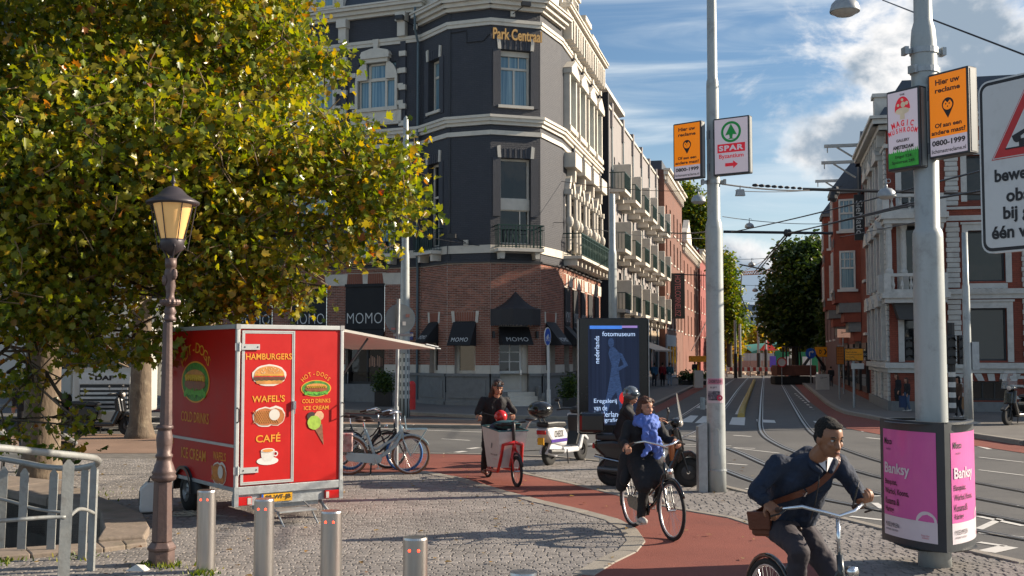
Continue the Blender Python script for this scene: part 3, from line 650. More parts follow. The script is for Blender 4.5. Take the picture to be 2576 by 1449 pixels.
# lettering, door, awnings
GOLD = M('gold_letter', (.62, .36, .12), .45, .3); FABR = M('black_awning', (.013, .013, .015), .75, var=.15, scale=3); WL = M('white_letter', (.62, .62, .6), .6, var=.02)
tx = text('Park Centraal', FR['B'] @ T(1.22, -.10, 16.52) , 2.28, .52, GOLD, hotel, .02, name='hotel_lettering')
text('Park Centraal', FR['B'] @ T(1.22, -.04, 16.52), 2.28, .52, M('gold_shadow', (.3, .15, .05), .6), hotel, .03, name='hotel_lettering')  # darker copy behind the gold letters, its colour standing for their shadow
def momo_awning(k, a, b, z0, z1, d, parent=hotel, txt=True, tz=None, th=.22):
    m = MB(FR[k]); m.add([(a, -.02, z1), (b, -.02, z1), (b, -d, z0 + .04), (a, -d, z0 + .04), (a, -d, z0), (b, -d, z0), (a, 0, z0), (b, 0, z0)], [(0, 3, 2, 1), (3, 4, 5, 2), (0, 6, 4, 3), (1, 2, 5, 7)])
    o = m.build('awning', FABR, parent)
    if txt:
        an = math.atan2(z1 - z0 - .04, d - .02); fm = FR[k] @ T((a + b) / 2, -d, z0 + .04) @ RX(-(PI / 2 - an)) @ T(0, -.012, .26)
        text('MOMO', fm, (b - a) * .72, th, WL, o, 0, spacing=1.1)
momo_awning('A', .3, 1.38, 2.72, 3.78, .75); momo_awning('D', .8, 1.62, 2.85, 3.78, .75); momo_awning('C', .58, 1.85, 2.75, 3.78, .8)
for a, b, c, d in GH['L']:   # tall roller awnings of the long front
    m = MB(FR['L']); m.box(a + .01, b - .01, -.06, -.02, 3.55, 5.62); m.box(a, b, -.12, -.02, 5.5, 5.64); m.box(a + .01, b - .01, -.08, -.03, 3.5, 3.56); o = m.build('awning', FABR, hotel)
    text('MOMO', FR['L'] @ T((a + b) / 2, -.07, 4.03), (b - a) * .9, .50, WL, o, -.012, spacing=1.06)
    m = MB(FR['L']); m.add([(a, -.03, 3.5), (b, -.03, 3.5), (b, -.45, 2.75), (a, -.45, 2.75), (a, 0, 2.75), (b, 0, 2.75)], [(0, 3, 2, 1), (0, 4, 3), (1, 2, 5)]); m.build('awning', FABR, hotel)
    w = win(hotel, FR['L'], a, b, .95, 3.4, .25, .12, mat=BLACK, glass=GL_D, cols=(.5,), sill=False)
    m = MB(FR['L'])
    for j in range(9): x = a + 1.1 + j * .085; m.box(x, x + .05, .28, .30, 1.75 + (j % 3) * .02, 2.15 + (j * 7 % 4) * .05)
    m.build('book', M('book_spines', (.35, .2, .14), .7, island=.6), w, kind='stuff')
for k in 'LS':
    hs = sorted(GH[k])
    for i, (a, b, c, d) in enumerate(hs):   # white impost blocks and keystones with fanned brick between
        m = MB(FR[k]); nx = hs[i + 1][0] if i + 1 < len(hs) else b + .95
        m.slab([(b - .04, 5.58), (nx + .04, 5.58), (nx - .06 + .15, 6.12), (b - .13, 6.12)], -.03, 0); x = (a + b) / 2
        m.slab([(x - .12, 5.58), (x + .12, 5.58), (x + .15, 6.12), (x - .15, 6.12)], -.034, 0); m.build('lintel_block', CREAM, hotel)
        m = MB(FR[k]); n = 18
        for j in range(n):
            u0, u1 = a + (b - a) * j / n, a + (b - a) * (j + 1) / n
            if abs((u0 + u1) / 2 - x) < .14: continue
            m.slab([(u0 + .008, 5.58), (u1 - .008, 5.58), (u1 - .008, 6.12), (u0 + .008, 6.12)], -.012, 0)
        m.build('lintel', BRK, hotel)
for i, (a, b, c, d) in enumerate(GH['S']):
    m = MB(FR['S']); m.box(a + .01, b - .01, -.08, -.03, 3.7, 5.45); o = m.build('awning', FABR, hotel)
    text('MOMO', FR['S'] @ T((a + b) / 2, -.09, 4.1), (b - a) * .9, .5, WL, o, -.01)
    momo_awning('S', a, b, 2.75, 3.7, .85, txt=False); win(hotel, FR['S'], a, b, .95, 3.4, .25, .12, mat=BLACK, glass=GL_D, sill=False)
# windows behind the small awnings
win(hotel, FR['A'], .36, 1.35, 1.5, 3.8, .22, .13, glass=GL_D, cols=()); win(hotel, FR['D'], .85, 1.6, 1.5, 3.8, .22, .12, glass=GL_D, cols=()); win(hotel, FR['C'], .6, 1.8, 1.5, 3.8, .22, .12, glass=GL_D, cols=())
m = MB(FR['B']); m.box(.4, 1.72, .22, .28, .7, 3.75); dr = m.build('door', WHITE, hotel, label='white panelled door with six small panes')
m = MB(FR['B'])
for i in range(2):
    for j in range(3): m.box(.48 + i * .48, .90 + i * .48, .212, .218, 1.62 + j * .42, 2.0 + j * .42)
m.build('pane', GL_D, dr); m = MB(FR['B']); m.box(1.5, 1.72, .15, .22, .7, 3.2); m.box(.5, 1.4, .205, .219, .8, 1.5); m.build('door_panel', CREAM, dr)
m = MB(FR['B']); m.box(1.42, 1.46, .15, .21, 1.45, 1.65); m.build('handle', CHROME, dr)
for i in range(4): m = MB(FR['B']); m.box(.75, 2.0 + i * .02, -.15 - .3 * i, .22 if i == 0 else -.15 - .3 * (i - 1), 0, .7 - .18 * i); m.build('step', CREAM, hotel, bevel=.015)
m = MB(FR['B']); m.box(2.02, 2.2, -1.0, -.2, 0, .45); m.ell((2.11, -1.0, .5), (.1, .1, .2)); m.box(2.03, 2.19, -.5, -.2, .45, .95); m.build('newel', GREY, hotel, bevel=.02)
# pointed canopy over the door
m = MB(FR['B']); a, b, z0, z1, za, d = .0, 2.28, 3.62, 4.3, 5.1, 1.1
P = [(a, -.02), (a + .25, -d * .75), (a + .7, -d), (b - .7, -d), (b - .25, -d * .75), (b, -.02)]; cx = (a + b) / 2
for i in range(5):
    p, q = P[i], P[i + 1]
    m.quad((*p, z0), (*q, z0), (*q, z1), (*p, z1)); prev = (p, q, z1)
    for s in range(1, 6):
        t = s / 5; zz = z1 + (za - z1) * t ** 1.7; pp = (p[0] + (cx - p[0]) * t, p[1] * (1 - t) - .02 * t); qq = (q[0] + (cx - q[0]) * t, q[1] * (1 - t) - .02 * t)
        m.quad((*prev[0], prev[2]), (*prev[1], prev[2]), (*qq, zz), (*pp, zz)); prev = (pp, qq, zz)
    n = 5
    for j in range(n):
        e = [p[0] + (q[0] - p[0]) * (j + s) / n for s in (0, .5, 1)]; f = [p[1] + (q[1] - p[1]) * (j + s) / n for s in (0, .5, 1)]
        m.add([(e[0], f[0], z0), (e[2], f[2], z0), (e[1], f[1], z0 - .07)], [(0, 2, 1)])
m.build('canopy', M('canopy_cloth', (.03, .028, .03), .7, var=.2, scale=3), hotel, label='black pointed canopy above the corner door')
momo_awning('B', .38, 1.75, 2.75, 3.55, .7, th=.24)
# door lamps, floodlights, drain pipe, cables
for x in (.12, 2.12): m = MB(FR['B']); m.box(x - .05, x + .05, -.14, 0, 3.05, 3.35); m.build('wall_lamp', BLACK, hotel)
def flood(k, x, z, out=1.0, side=1):
    m = MB(FR[k]); m.box(x - .1, x + .1, -.1, 0, z - .12, z + .12); m.build('bracket', CREAM, hotel)
    m = MB(FR[k]); m.tube([(x, -.1, z), (x - .3 * side, -out, z + .18)], .02, 6); c = (x - .35 * side, -out, z + .22); m.box(c[0] - .2, c[0] + .2, c[1] - .12, c[1] + .1, c[2] - .08, c[2] + .1); m.build('floodlight', BLACK, hotel)
flood('B', 1.0, 17.45, .9, -1); flood('A', .9, 7.25, .8, 1); flood('L', Lx(.3), 17.6, 1.0, 1); flood('L', Lx(1.2), 7.2, .8, 1)
m = MB(FR['L']); m.tube([(Lx(.12), -.1, .2), (Lx(.12), -.1, 6.3), (Lx(.12), -.16, 6.7), (Lx(.12), -.16, 16.8), (Lx(.12), -.5, 17.4), (Lx(.12), -.5, 18.4)], .06, 8); m.build('drain_pipe', M('pipe_blue_grey', (.09, .13, .15), .5), hotel)
m = MB(FR['A']); m.tube([(.12, -.03, 6.5), (.12, -.03, 17.6)], .018, 6); m.tube([(.12, -.03, 16.7), (.9, -.03, 16.75), (.9, -.03, 16.2), (1.7, -.03, 16.2), (2.0, -.03, 16.5)], .018, 6); m.tube([(.05, -.12, 6.5), (.05, -.12, 7.2)], .018, 6); m.build('cable', BLACK, hotel)
m = MB(FR['B']); m.box(.45, 1.85, .22, .3, 15.6, 15.84); m.build('blind_box', CREAM, hotel)
# arched windows, quoins and panels of the long left front
def arch_window(t0, t1, arched=True):
    a, b = Lx(t1), Lx(t0); k = FR['L']; m = MB(k)
    m.box(a - .12, a, -.14, .02, 13.9, 15.3); m.box(b, b + .12, -.14, .02, 13.9, 15.3)
    if arched:
        for s, x in ((-1, a), (1, b)):
            P = [(x + s * .12, 15.3)] + [(x + s * .12 - s * .62 * (1 - math.cos(q)), 15.3 + .85 * math.sin(q)) for q in (.3, .6, .9, 1.2, 1.5)] + [(x - s * .5, 15.3)]
            m.slab(P[::s] if s > 0 else P[::-1], -.12, .0)
    m.box(a + .35, b - .35, -.2, .0, 16.1, 16.28); m.box(a + .25, b - .25, -.3, 0, 16.28, 16.42)
    m.slab([(a + .2, 16.42), (b - .2, 16.42), (b - .3, 16.62), ((a + b) / 2 + .2, 16.74), ((a + b) / 2 - .2, 16.74), (a + .3, 16.62)], -.3, 0)
    m.slab([((a + b) / 2 - .1, 16.7), ((a + b) / 2 + .1, 16.7), ((a + b) / 2 + .16, 17.2), ((a + b) / 2 - .16, 17.2)], -.2, 0)
    m.box(a - .35, b + .35, -.16, .0, 13.1, 13.75); m.box(a - .2, b + .2, -.26, .02, 13.75, 13.9); m.box(a - .1, b + .1, -.18, -.161, 13.2, 13.65)
    for z in (14.1, 14.9, 15.6):
        for x in (a - .42, b + .12): m.box(x, x + .3, -.1, 0, z - .11, z + .11)
    m.build('window_surround', CREAM, hotel)
    f = MB(k); y = .1; mid = (a + b) / 2
    for x0, x1 in ((a, a + .09), (b - .09, b), (a + .5, a + .62), (b - .62, b - .5)): f.box(x0, x1, y, y + .1, 13.9, 16.1 if .3 < x0 - a < (b - a) - .4 else 15.6)
    f.box(a, b, y - .01, y + .09, 13.9, 14.02); f.box(a, b, y - .02, y + .08, 15.25, 15.4); f.box(a + .5, b - .5, y, y + .1, 16.0, 16.1)
    o = f.build('window', CREAM, hotel); g = MB(k); g.quad((a, y + .06, 13.9), (b, y + .06, 13.9), (b, y + .06, 16.1), (a, y + .06, 16.1)); g.build('pane', GL_B, o)
for t in ((1.35, 3.34), (4.68, 6.77), (8.1, 10.2), (11.6, 13.6), (15, 17)): arch_window(*t)
for a, b, c, d in holes['L'][3:6]:
    win(hotel, FR['L'], a, b, c, d, .25, .1, cols=(.5,), split=.7); m = MB(FR['L']); m.box(a - .2, a, -.1, 0, c, d + .2); m.box(b, b + .2, -.1, 0, c, d + .2); m.box(a - .3, b + .3, -.2, 0, d + .2, d + .45); m.build('window_surround', CREAM, hotel)
for t in (.95, 4.1, 7.4, 10.9):
    m = MB(FR['L']); x = Lx(t); m.box(x - .14, x + .14, -.08, 0, 12.9, 17.0); m.build('pilaster', DARKB, hotel); m = MB(FR['L'])
    for i, z in enumerate((13.1, 13.9, 14.8, 15.6, 16.4)): m.box(x - .17, x + .17, -.16, -.003, z - .12, z + .12)
    m.box(x - .2, x + .2, -.3, 0, 17.2, 18.2); m.box(x - .26, x + .26, -.42, 0, 17.9, 18.3); m.build('quoin', CREAM, hotel)
# street front: surrounds, columns, brackets
for i in range(4):
    x = .9 + 2.7 * i; m = MB(FR['S']); a, b = x, x + 1.4
    m.box(a - .25, a, -.3, .02, 12.9, 15.7); m.box(b, b + .25, -.3, .02, 12.9, 15.7); m.box(a - .35, b + .35, -.42, 0, 15.7, 15.95); m.slab([(a - .4, 15.95), (b + .4, 15.95), ((a + b) / 2, 16.5)], -.42, 0); m.box(a - .35, b + .35, -.35, 0, 12.95, 13.2)
    m.box(a - .2, b + .2, -.55, 0, 11.2, 11.9); 
    for s in (a - .28, b + .06): m.cap((s + .1, -.22, 7.3), .11, (s + .1, -.22, 9.9), .10); m.box(s - .02, s + .22, -.38, 0, 9.9, 10.15); m.ell((s + .1, -.25, 8.6), (.16, .2, .3))
    m.ring(((a + b) / 2, 9.95), .55, .85, -.25, 0, 14, 1.15, 0, PI); m.slab([((a + b) / 2 - .12, 10.6), ((a + b) / 2 + .12, 10.6), ((a + b) / 2 + .18, 11.2), ((a + b) / 2 - .18, 11.2)], -.4, 0)
    m.build('window_surround', CREAM, hotel)
    win(hotel, FR['S'], a, b, 13.2, 15.6, .2, .1, split=.7, sill=False); win(hotel, FR['S'], a + .05, b - .05, 7.2, 10.6, .2, .1, glass=GL_D, split=.7, sill=False)
    p = MB(FR['S']); xx = x + 1.95
    for j in range(9): p.box(xx - .2, xx + .2, -.2, 0, 12.95 + j * .5, 13.2 + j * .5)
    for j in range(8): p.box(xx - .17, xx + .17, -.15, 0, 7.2 + j * .6, 7.4 + j * .6)
    p.build('quoin', CREAM, hotel); p = MB(FR['S']); p.box(xx - .16, xx + .16, -.12, 0, 7.2, 17.2); p.build('pilaster', DARKB, hotel)
    p = MB(FR['S'])
    for s in (x - .35, x + .35, x + 1.1, x + 1.75): p.slab([(s, 17.3), (s + .2, 17.3), (s + .24, 18.3), (s - .04, 18.3)], -.42, 0)
    p.build('bracket', CREAM, hotel)
# roofs
def roof(parent, k, a, b, z0, z1, dep, inset, mat, name='roof'):
    m = MB(FR[k]); m.add([(a, 0, z0), (b, 0, z0), (b, inset, z1), (a, inset, z1), (a, dep, z0), (b, dep, z0), (b, dep, z1), (a, dep, z1)], [(0, 1, 2, 3), (3, 2, 6, 7), (5, 4, 7, 6), (1, 5, 6, 2), (4, 0, 3, 7)]); return m.build(name, mat, parent)
roof(hotel, 'L', 0, LW - .3, 18.8, 23.5, 9, 1.9, SLATE); roof(hotel, 'S', .3, 11.4, 18.8, 19.4, 8, .3, M('roof_felt', (.04, .04, .045), .8))
m = MB(Matrix.Scale(K, 4)); m.prism([tuple(p.xy) for p in (V0, V1, V2, V3, V4)] + [(-1.5, 54)], 19.2, 20.5); m.build('roof', SLATE, hotel)
for t in (5.2, 9.5, 13.5):    # dormers with tall windows
    m = MB(FR['L']); x = Lx(t); m.box(x - .8, x + .8, .0, 2.2, 18.86, 22.0); m.box(x - 1.0, x - .8, -.05, .3, 18.86, 20.2); m.box(x + .8, x + 1.0, -.05, .3, 18.86, 20.2); o = m.build('dormer', CREAM, hotel); win(o, FR['L'], x - .55, x + .55, 19.05, 21.7, -.1, .1, sill=False)
for x, z0, z1, d in ((.3, 18.9, 20.9, 0), (3.0, 19.3, 20.6, 0), (3.4, 20.6, 21.9, 1.2), (6.4, 18.9, 20.2, 0), (9.3, 18.9, 20.0, .1)):
    m = MB(FR['S']); m.box(x, x + 1.7, d + .0, d + 2.2, z0, z1 - .25); m.box(x - .12, x + 1.82, d - .12, d + 2.3, z1 - .25, z1); o = m.build('dormer', CREAM, hotel); win(o, FR['S'], x + .3, x + 1.4, z0 + .2, z1 - .45, d - .08, .09, glass=GL_D, sill=False)
m = MB(FR['S'])
for i in range(7): m.tube([(7.2 + i * .18, .8 + i * .1, 20.0), (7.2 + i * .18, .8 + i * .1, 22.6)], .02, 5)
for z in (20.6, 21.6, 22.5): m.tube([(7.1, .75, z), (8.4, 1.45, z)], .02, 5)
m.build('roof_ladder', BLACK, hotel)
m = MB(FR['S']); m.lathe([(.22, 0), (.3, .5), (.05, 1.2), (.12, 1.4), (.03, 1.9)], 8); m.m = FR['S'] @ T(8.9, .5, 19.2); 
m = MB(FR['S'] @ T(9.0, .3, 18.8)); m.lathe([(.5, 0), (.35, .6), (.12, 1.0), (.16, 1.3), (.02, 1.8)], 8); m.build('finial', SLATE, hotel)
# ================================================================== buildings on the right
STONEW = M('grey_white_stone', (.52, .50, .46), .65, var=.1, scale=4, bump=.25, stain=((.22, .2, .18), 2.5, .45))
def box_house(parent, m, L, dep, z1, mat, holes=(), name='wall', z0=0, rev=.2):
    w = MB(m); walls(w, 0, L, z0, z1, holes, rev); w.quad((0, dep, z0), (0, 0, z0), (0, 0, z1), (0, dep, z1)); w.quad((L, 0, z0), (L, dep, z0), (L, dep, z1), (L, 0, z1)); w.quad((0, 0, z1), (L, 0, z1), (L, dep, z1), (0, dep, z1))
    return w.build(name, mat, parent)
BRKP = brickface('mansion_brickwork', BRK2, (.9746, -.224)); BRKO = brickface('oriel_brickwork', BRK2, (.224, .9746))
Cn = vec((15.0, 44.25)); uR = vec((.224, .9746)); uP = vec((.9746, -.224))
FP = fr(Cn, uP, K); FQ = fr(Cn + uR * 8.5, -uR, K)
pal = thing('corner_mansion', 'red brick and white stone mansion with balustraded loggia behind the wide lamp post', 'building')
hp = []
for x in (3.0, 6.6, 10.2, 13.8): hp += [(x, x + 1.35, .55, 1.3), (x, x + 1.35, 2.1, 4.15), (x, x + 1.35, 5.2, 7.2), (x, x + 1.35, 8.4, 10.2)]
hl = [(.55, 1.7, 2.1, 4.3), (.55, 1.7, 4.9, 7.5), (.55, 1.7, 8.1, 10.4)]
box_house(pal, FP, 18, 12, 11.4, BRKP, hp + hl, rev=.3)
hq = []
for x in (5.9, 3.3, .9): hq += [(x, x + 1.2, 2.1, 4.3), (x, x + 1.2, 5.1, 7.3), (x, x + 1.2, 8.3, 10.3)]
w = MB(FQ); walls(w, 0, 8.5, 0, 11.4, hq, .3); w.quad((0, 12, 0), (0, 0, 0), (0, 0, 11.4), (0, 12, 11.4)); w.build('wall', STONEW, pal)
for fm, L in ((FP, 18), (FQ, 8.5)):
    m = MB(fm); m.box(0, L, -.12, 0, 0, .5); m.build('plinth', GREY, pal)
    for z0, z1, d in ((1.62, 1.8, .1), (1.8, 2.02, .2), (4.52, 4.7, .16), (4.7, 4.9, .24), (7.6, 7.8, .1), (8.05, 8.15, .1), (10.6, 10.75, .1), (11.3, 11.5, .3), (11.5, 11.7, .55), (11.7, 11.82, .65)):
        m = MB(fm); m.box(-d * .9, L + d, -d, 0, z0, z1); m.build('stone_band', STONEW, pal)
    for i in range(int(L / .9)): m = MB(fm); x = .3 + i * .9; m.slab([(x, 10.8), (x + .18, 10.8), (x + .22, 11.3), (x - .04, 11.3)], -.28, 0); m.build('bracket', STONEW, pal)
def quoins(parent, fm, xs, zs, w=.46, h=.2, d=.09, mat=STONEW):
    for x in xs:
        for a, b in zs:
            n = round((b - a) / h)
            for i in range(n):
                z = a + (b - a) * i / n; m = MB(fm); e = .03 * (i % 2)
                m.bev(x - e, x + w + e, -d, 0, z + .008, z + (b - a) / n - .008, .015); m.build('quoin', mat, parent)
quoins(pal, FP, (2.2, 4.95, 8.9), ((.5, 1.6), (2.05, 4.5), (4.95, 7.55), (8.2, 10.55)))
for x0, x1, z0, z1 in hp + hl:
    low = z1 < 1.5
    win(pal, FP, x0, x1, z0, z1, .26, .07, mat=NAVY if not low else BLACK, glass=GL_D, cols=() if z1 > 3 else (.33, .66), split=None, sill=False)
    if not low:
        m = MB(FP); m.box(x0 - .22, x0, -.07, .0, z0 - .05, z1 + .25); m.box(x1, x1 + .22, -.07, .0, z0 - .05, z1 + .25); m.box(x0, x1, -.07, 0, z1, z1 + .25); m.box(x0 - .28, x1 + .28, -.12, 0, z1 + .25, z1 + .33); m.build('window_surround', STONEW, pal)
    else:
        m = MB(FP)
        for j in range(5): a = x0 - .3 + (x1 - x0 + .6) * j / 5; e = (j - 2) * .09; m.slab([(a + .15, z1 + .02), (a + .15 + .24, z1 + .02), (a + .1 + .26 + e, 1.6), (a + .1 + e, 1.6)], -.05 - .02 * (j % 2), 0); 
        m.build('lintel_block', STONEW, pal)
        for j in (.62, 1.05, 1.4): m = MB(FP); m.box(x1 + .05, x1 + .9, -.05, 0, j, j + .12); m.build('stone_band', STONEW, pal)
for x0, x1 in ((2.95, 4.4), (6.55, 8.0)):   # relief panels
    m = MB(FP); m.box(x0, x1, -.08, 0, 4.92, 5.12)
    for i in range(7): m.ring((x0 + .1 + i * .2, 4.83), .04, .09, -.26, -.24, 8); 
    m.build('relief', STONEW, pal)
# loggia balconies
def balustrade(parent, fm, a, b, y, z, h=.62, d=.16, n=6):
    m = MB(fm); m.box(a, b, y - d / 2, y + d / 2, z, z + .12); m.box(a, b, y - d / 2 - .02, y + d / 2 + .02, z + h, z + h + .12)
    for x in (a, b - .2): m.box(x - .02, x + .22, y - d / 2 - .03, y + d / 2 + .03, z, z + h + .12)
    o = m.build('balustrade', STONEW, parent)
    for i in range(n):
        x = a + .32 + (b - a - .64) * i / (n - 1); m = MB(fm @ T(x, y, z + .12)); m.lathe([(.035, 0), (.045, .05), (.075, .16), (.03, .34), (.03, .38), (.05, .42), (.05, h - .12)], 8); m.build('baluster', STONEW, o)
for z in (4.75, 7.85):
    m = MB(FP); m.box(-.35, 2.15, -1.15, 0, z - .22, z); m.box(-.25, 2.05, -1.05, 0, z - .4, z - .22); m.build('balcony', STONEW, pal); balustrade(pal, FP, -.25, 2.05, -1.0, z); balustrade(pal, FQ, 8.1, 8.75, -.3, z, n=3)
for x in (-.05, .55, 1.35, 1.85):
    m = MB(FP @ T(x, -.85 if x in (-.05, 1.85) else -.35, 5.5)); m.lathe([(.15, 0), (.15, .12), (.11, .2), (.12, 1.0), (.10, 1.7), (.14, 1.78), (.17, 2.0)], 10); m.box(-.16, .16, -.16, .16, -.75, 0); m.box(-.18, .18, -.18, .18, 2.0, 2.0 + .1); m.build('column', STONEW, pal)
m = MB(FP); m.slab([(.3, 3.7), (1.1, 3.7), (1.6, 4.35), (.1, 4.35)], -.8, 0); m.build('corbel', M('dark_bronze', (.05, .05, .05), .6), pal)
for z in (5.4, 8.4): m = MB(FP); m.box(.9, 1.2, -1.3, -1.1, z - .62, z - .48); m.build('floodlight', BLACK, pal)
for x in (5.9, 3.3, .9):
    for z0, z1 in ((2.1, 4.3), (5.1, 7.3), (8.3, 10.3)):
        win(pal, FQ, x, x + 1.2, z0, z1, .2, .1, mat=STONEW, glass=GL_D, split=.7, sill=False)
        m = MB(FQ); m.box(x - .25, x, -.2, 0, z0, z1); m.box(x + 1.2, x + 1.45, -.2, 0, z0, z1); m.box(x - .3, x + 1.5, -.32, 0, z1, z1 + .2); m.slab([(x - .35, z1 + .2), (x + 1.55, z1 + .2), (x + .6, z1 + .6)], -.32, 0); m.build('window_surround', STONEW, pal)
quoins(pal, FQ, (7.95, 5.15, 2.6), ((.5, 1.6), (2.05, 4.5), (4.95, 7.55), (8.2, 10.55)), w=.4)
m = MB(FP); m.add([(-.3, -.3, 11.82), (18, -.3, 11.82), (18, 1.2, 13.6), (.8, 1.2, 13.6), (-.3, 12, 11.82), (18, 12, 11.82), (18, 10, 13.6), (.8, 10, 13.6)], [(0, 1, 2, 3), (3, 2, 6, 7), (4, 0, 3, 7), (5, 4, 7, 6), (1, 5, 6, 2)]); m.build('roof', SLATE, pal)
m = MB(FP @ T(-.1, .4, 11.8)); m.box(-.3, .3, -.3, .3, 0, .9); m.box(-.38, .38, -.38, .38, .9, 1.05); m.build('chimney', STONEW, pal)
# brick house with two oriels
bh = thing('oriel_house', 'red brick house with two oriel towers, slate roofs and hoisting beams', 'building')
FO = fr(Cn + uR * 30, -uR, K); Lh = 21.4
box_house(bh, FO, Lh, 10, 10.2, BRKO, [(x, x + 1.1, z, z + 1.8) for x in (1.5, 9.0, 18.6) for z in (3.4, 6.0, 8.2)])
for x in (1.5, 9.0, 18.6):
    for z in (3.4, 6.0, 8.2): win(bh, FO, x, x + 1.1, z, z + 1.8, .12, .1, mat=WHITE, glass=GL_B, split=.55, sub=(.33, .66))
for xc in (15.0, 5.0):
    P = [(xc - 1.6, 0), (xc - 1.3, -1.3), (xc + 1.3, -1.3), (xc + 1.6, 0)]
    o = MB(FO); o.prism(P, 5.0, 10.7); ob = o.build('oriel', BRK2, bh)
    for i in range(5): o = MB(FO); s = 1 - .18 * (i + 1); o.prism([(xc + (p[0] - xc) * (1 - .05 * i), p[1] * s - .02) for p in P], 5.0 - .5 * (i + 1), 5.0 - .5 * i); o.build('corbel', BRK2 if i % 2 else GREY, bh)
    u = vec((P[3][0] - P[2][0], P[3][1] - P[2][1]))
    fa = FO @ fr((P[2][0], P[2][1], 0), u)
    for z0, z1 in ((5.7, 7.7), (8.75, 10.4)): win(ob, fa, .28, 1.08, z0, z1, -.06, .09, mat=WHITE, glass=GL_B, split=.55, cols=(), rows=(.78,), sub=(.33, .66)); win(ob, FO @ T(xc - 1.3, -1.3, 0), .7, 1.9, z0, z1, -.06, .09, mat=WHITE, glass=GL_B, split=.55, sub=(.33, .66))
    for s in (-.35, 1.4):
        for z in (5.2, 7.9): m = MB(FO @ T(xc + s * .75, -1.3, 0)); m.box(0, .3, -.04, 0, z, z + .45); m.build('stone_block', GREY, bh)
    m = MB(FO); m.prism([(p[0] + (p[0] - xc) * .06, p[1] * 1.1) for p in P], 10.7, 10.9); m.build('cornice', GREY, bh)
    m = MB(FO); Q = P + [(xc + 1.6, 1.6), (xc - 1.6, 1.6)]; n = 6; m.add([(p[0] + (p[0] - xc) * .08, p[1] * 1.12, 10.9) for p in Q] + [(xc + (p[0] - xc) * .45, p[1] * .45, 12.1) for p in Q] + [(xc, .1, 13.0)], [(i, (i + 1) % n, n + (i + 1) % n, n + i) for i in range(n)] + [(n + i, n + (i + 1) % n, 2 * n) for i in range(n)]); m.build('roof', SLATE, bh)
m = MB(FO); m.add([(0, -.2, 10.2), (Lh, -.2, 10.2), (Lh, 3, 12.6), (0, 3, 12.6), (0, 10, 10.2), (Lh, 10, 10.2)], [(0, 1, 2, 3), (3, 2, 5, 4), (1, 5, 2), (4, 0, 3)]); m.build('roof', SLATE, bh)
for x, z in ((20.3, 12.5), (17.2, 12.2), (9.5, 12.4)):   # hoist dormers
    m = MB(FO); m.box(x - .5, x + .5, -.1, 2.5, 10.4, z + .2); m.slab([(x - .6, z + .2), (x + .6, z + .2), (x + .6, z + .3), (x, z + .7), (x - .6, z + .3)], -.2, 2.5); o = m.build('dormer', SLATE, bh)
    m = MB(FO); m.box(x - .07, x + .07, -1.9, -.1, z - .05, z + .1); m.tube([(x, -1.3, z - .05), (x, -.2, z - .8)], .05, 6); m.tube([(x, -1.75, z - .05), (x, -1.75, z - .3)], .03, 5); m.build('hoist_beam', STONEW, o)
m = MB(FO); m.box(20.9, 21.0, -.6, -.12, 7.8, 10.0); bn = m.build('banner', BLACK, bh); text('SieMatic', FO @ T(21.01, -.36, 8.9) @ RZ(PI / 2) @ RY(PI / 2), 1.6, .3, WL, bn)
m = MB(FO); m.box(21.2, 21.3, -.75, -.12, 2.2, 2.5); bn = m.build('shop_sign', BLACK, bh); text('SieMatic', FO @ T(21.31, -.43, 2.35) @ RZ(PI / 2), .52, .13, WL, bn)
for i in range(5): m = MB(FO); x = 1 + 4.3 * i; m.box(x, x + 2.6, -.15, .0, .5, 2.9); o = m.build('shop_window', BLACK, bh); m = MB(FO); m.box(x + .15, x + 2.45, -.17, -.152, .8, 2.6); m.build('pane', GL_D, o)
b3 = thing('plum_brick_house', 'tall plain plum brick side wall with chimney beside the dark tree', 'building')
F3 = fr(Cn + uR * 66, -uR, K)
box_house(b3, F3, 35.8, 9, 10.2, M('plum_brick', (.15, .085, .08), .85, var=.15, scale=1, bump=.2), [(x, x + 1.1, z, z + 1.8) for x in (3, 8, 13, 18, 23, 28) for z in (3.4, 6.2)])
for x in (3, 8, 13, 18, 23, 28):
    for z in (3.4, 6.2): win(b3, F3, x, x + 1.1, z, z + 1.8, .12, .1, mat=WHITE, glass=GL_D, split=.55)
m = MB(F3); m.box(33.5, 34.9, .3, 1.3, 10.2, 13.0); m.box(33.4, 35.0, .2, 1.4, 13.0, 13.2); m.build('chimney', M('plum_brick', ()), b3)
m = MB(F3); m.add([(0, -.2, 10.2), (30, -.2, 10.2), (30, 3, 12), (0, 3, 12), (0, 9, 10.2), (30, 9, 10.2)], [(0, 1, 2, 3), (3, 2, 5, 4), (1, 5, 2), (4, 0, 3)]); m.build('roof', SLATE, b3)
m = MB(F3); m.box(31.8, 31.95, .1, 2.0, 8.6, 9.5); m.build('white_panel', STONEW, b3)
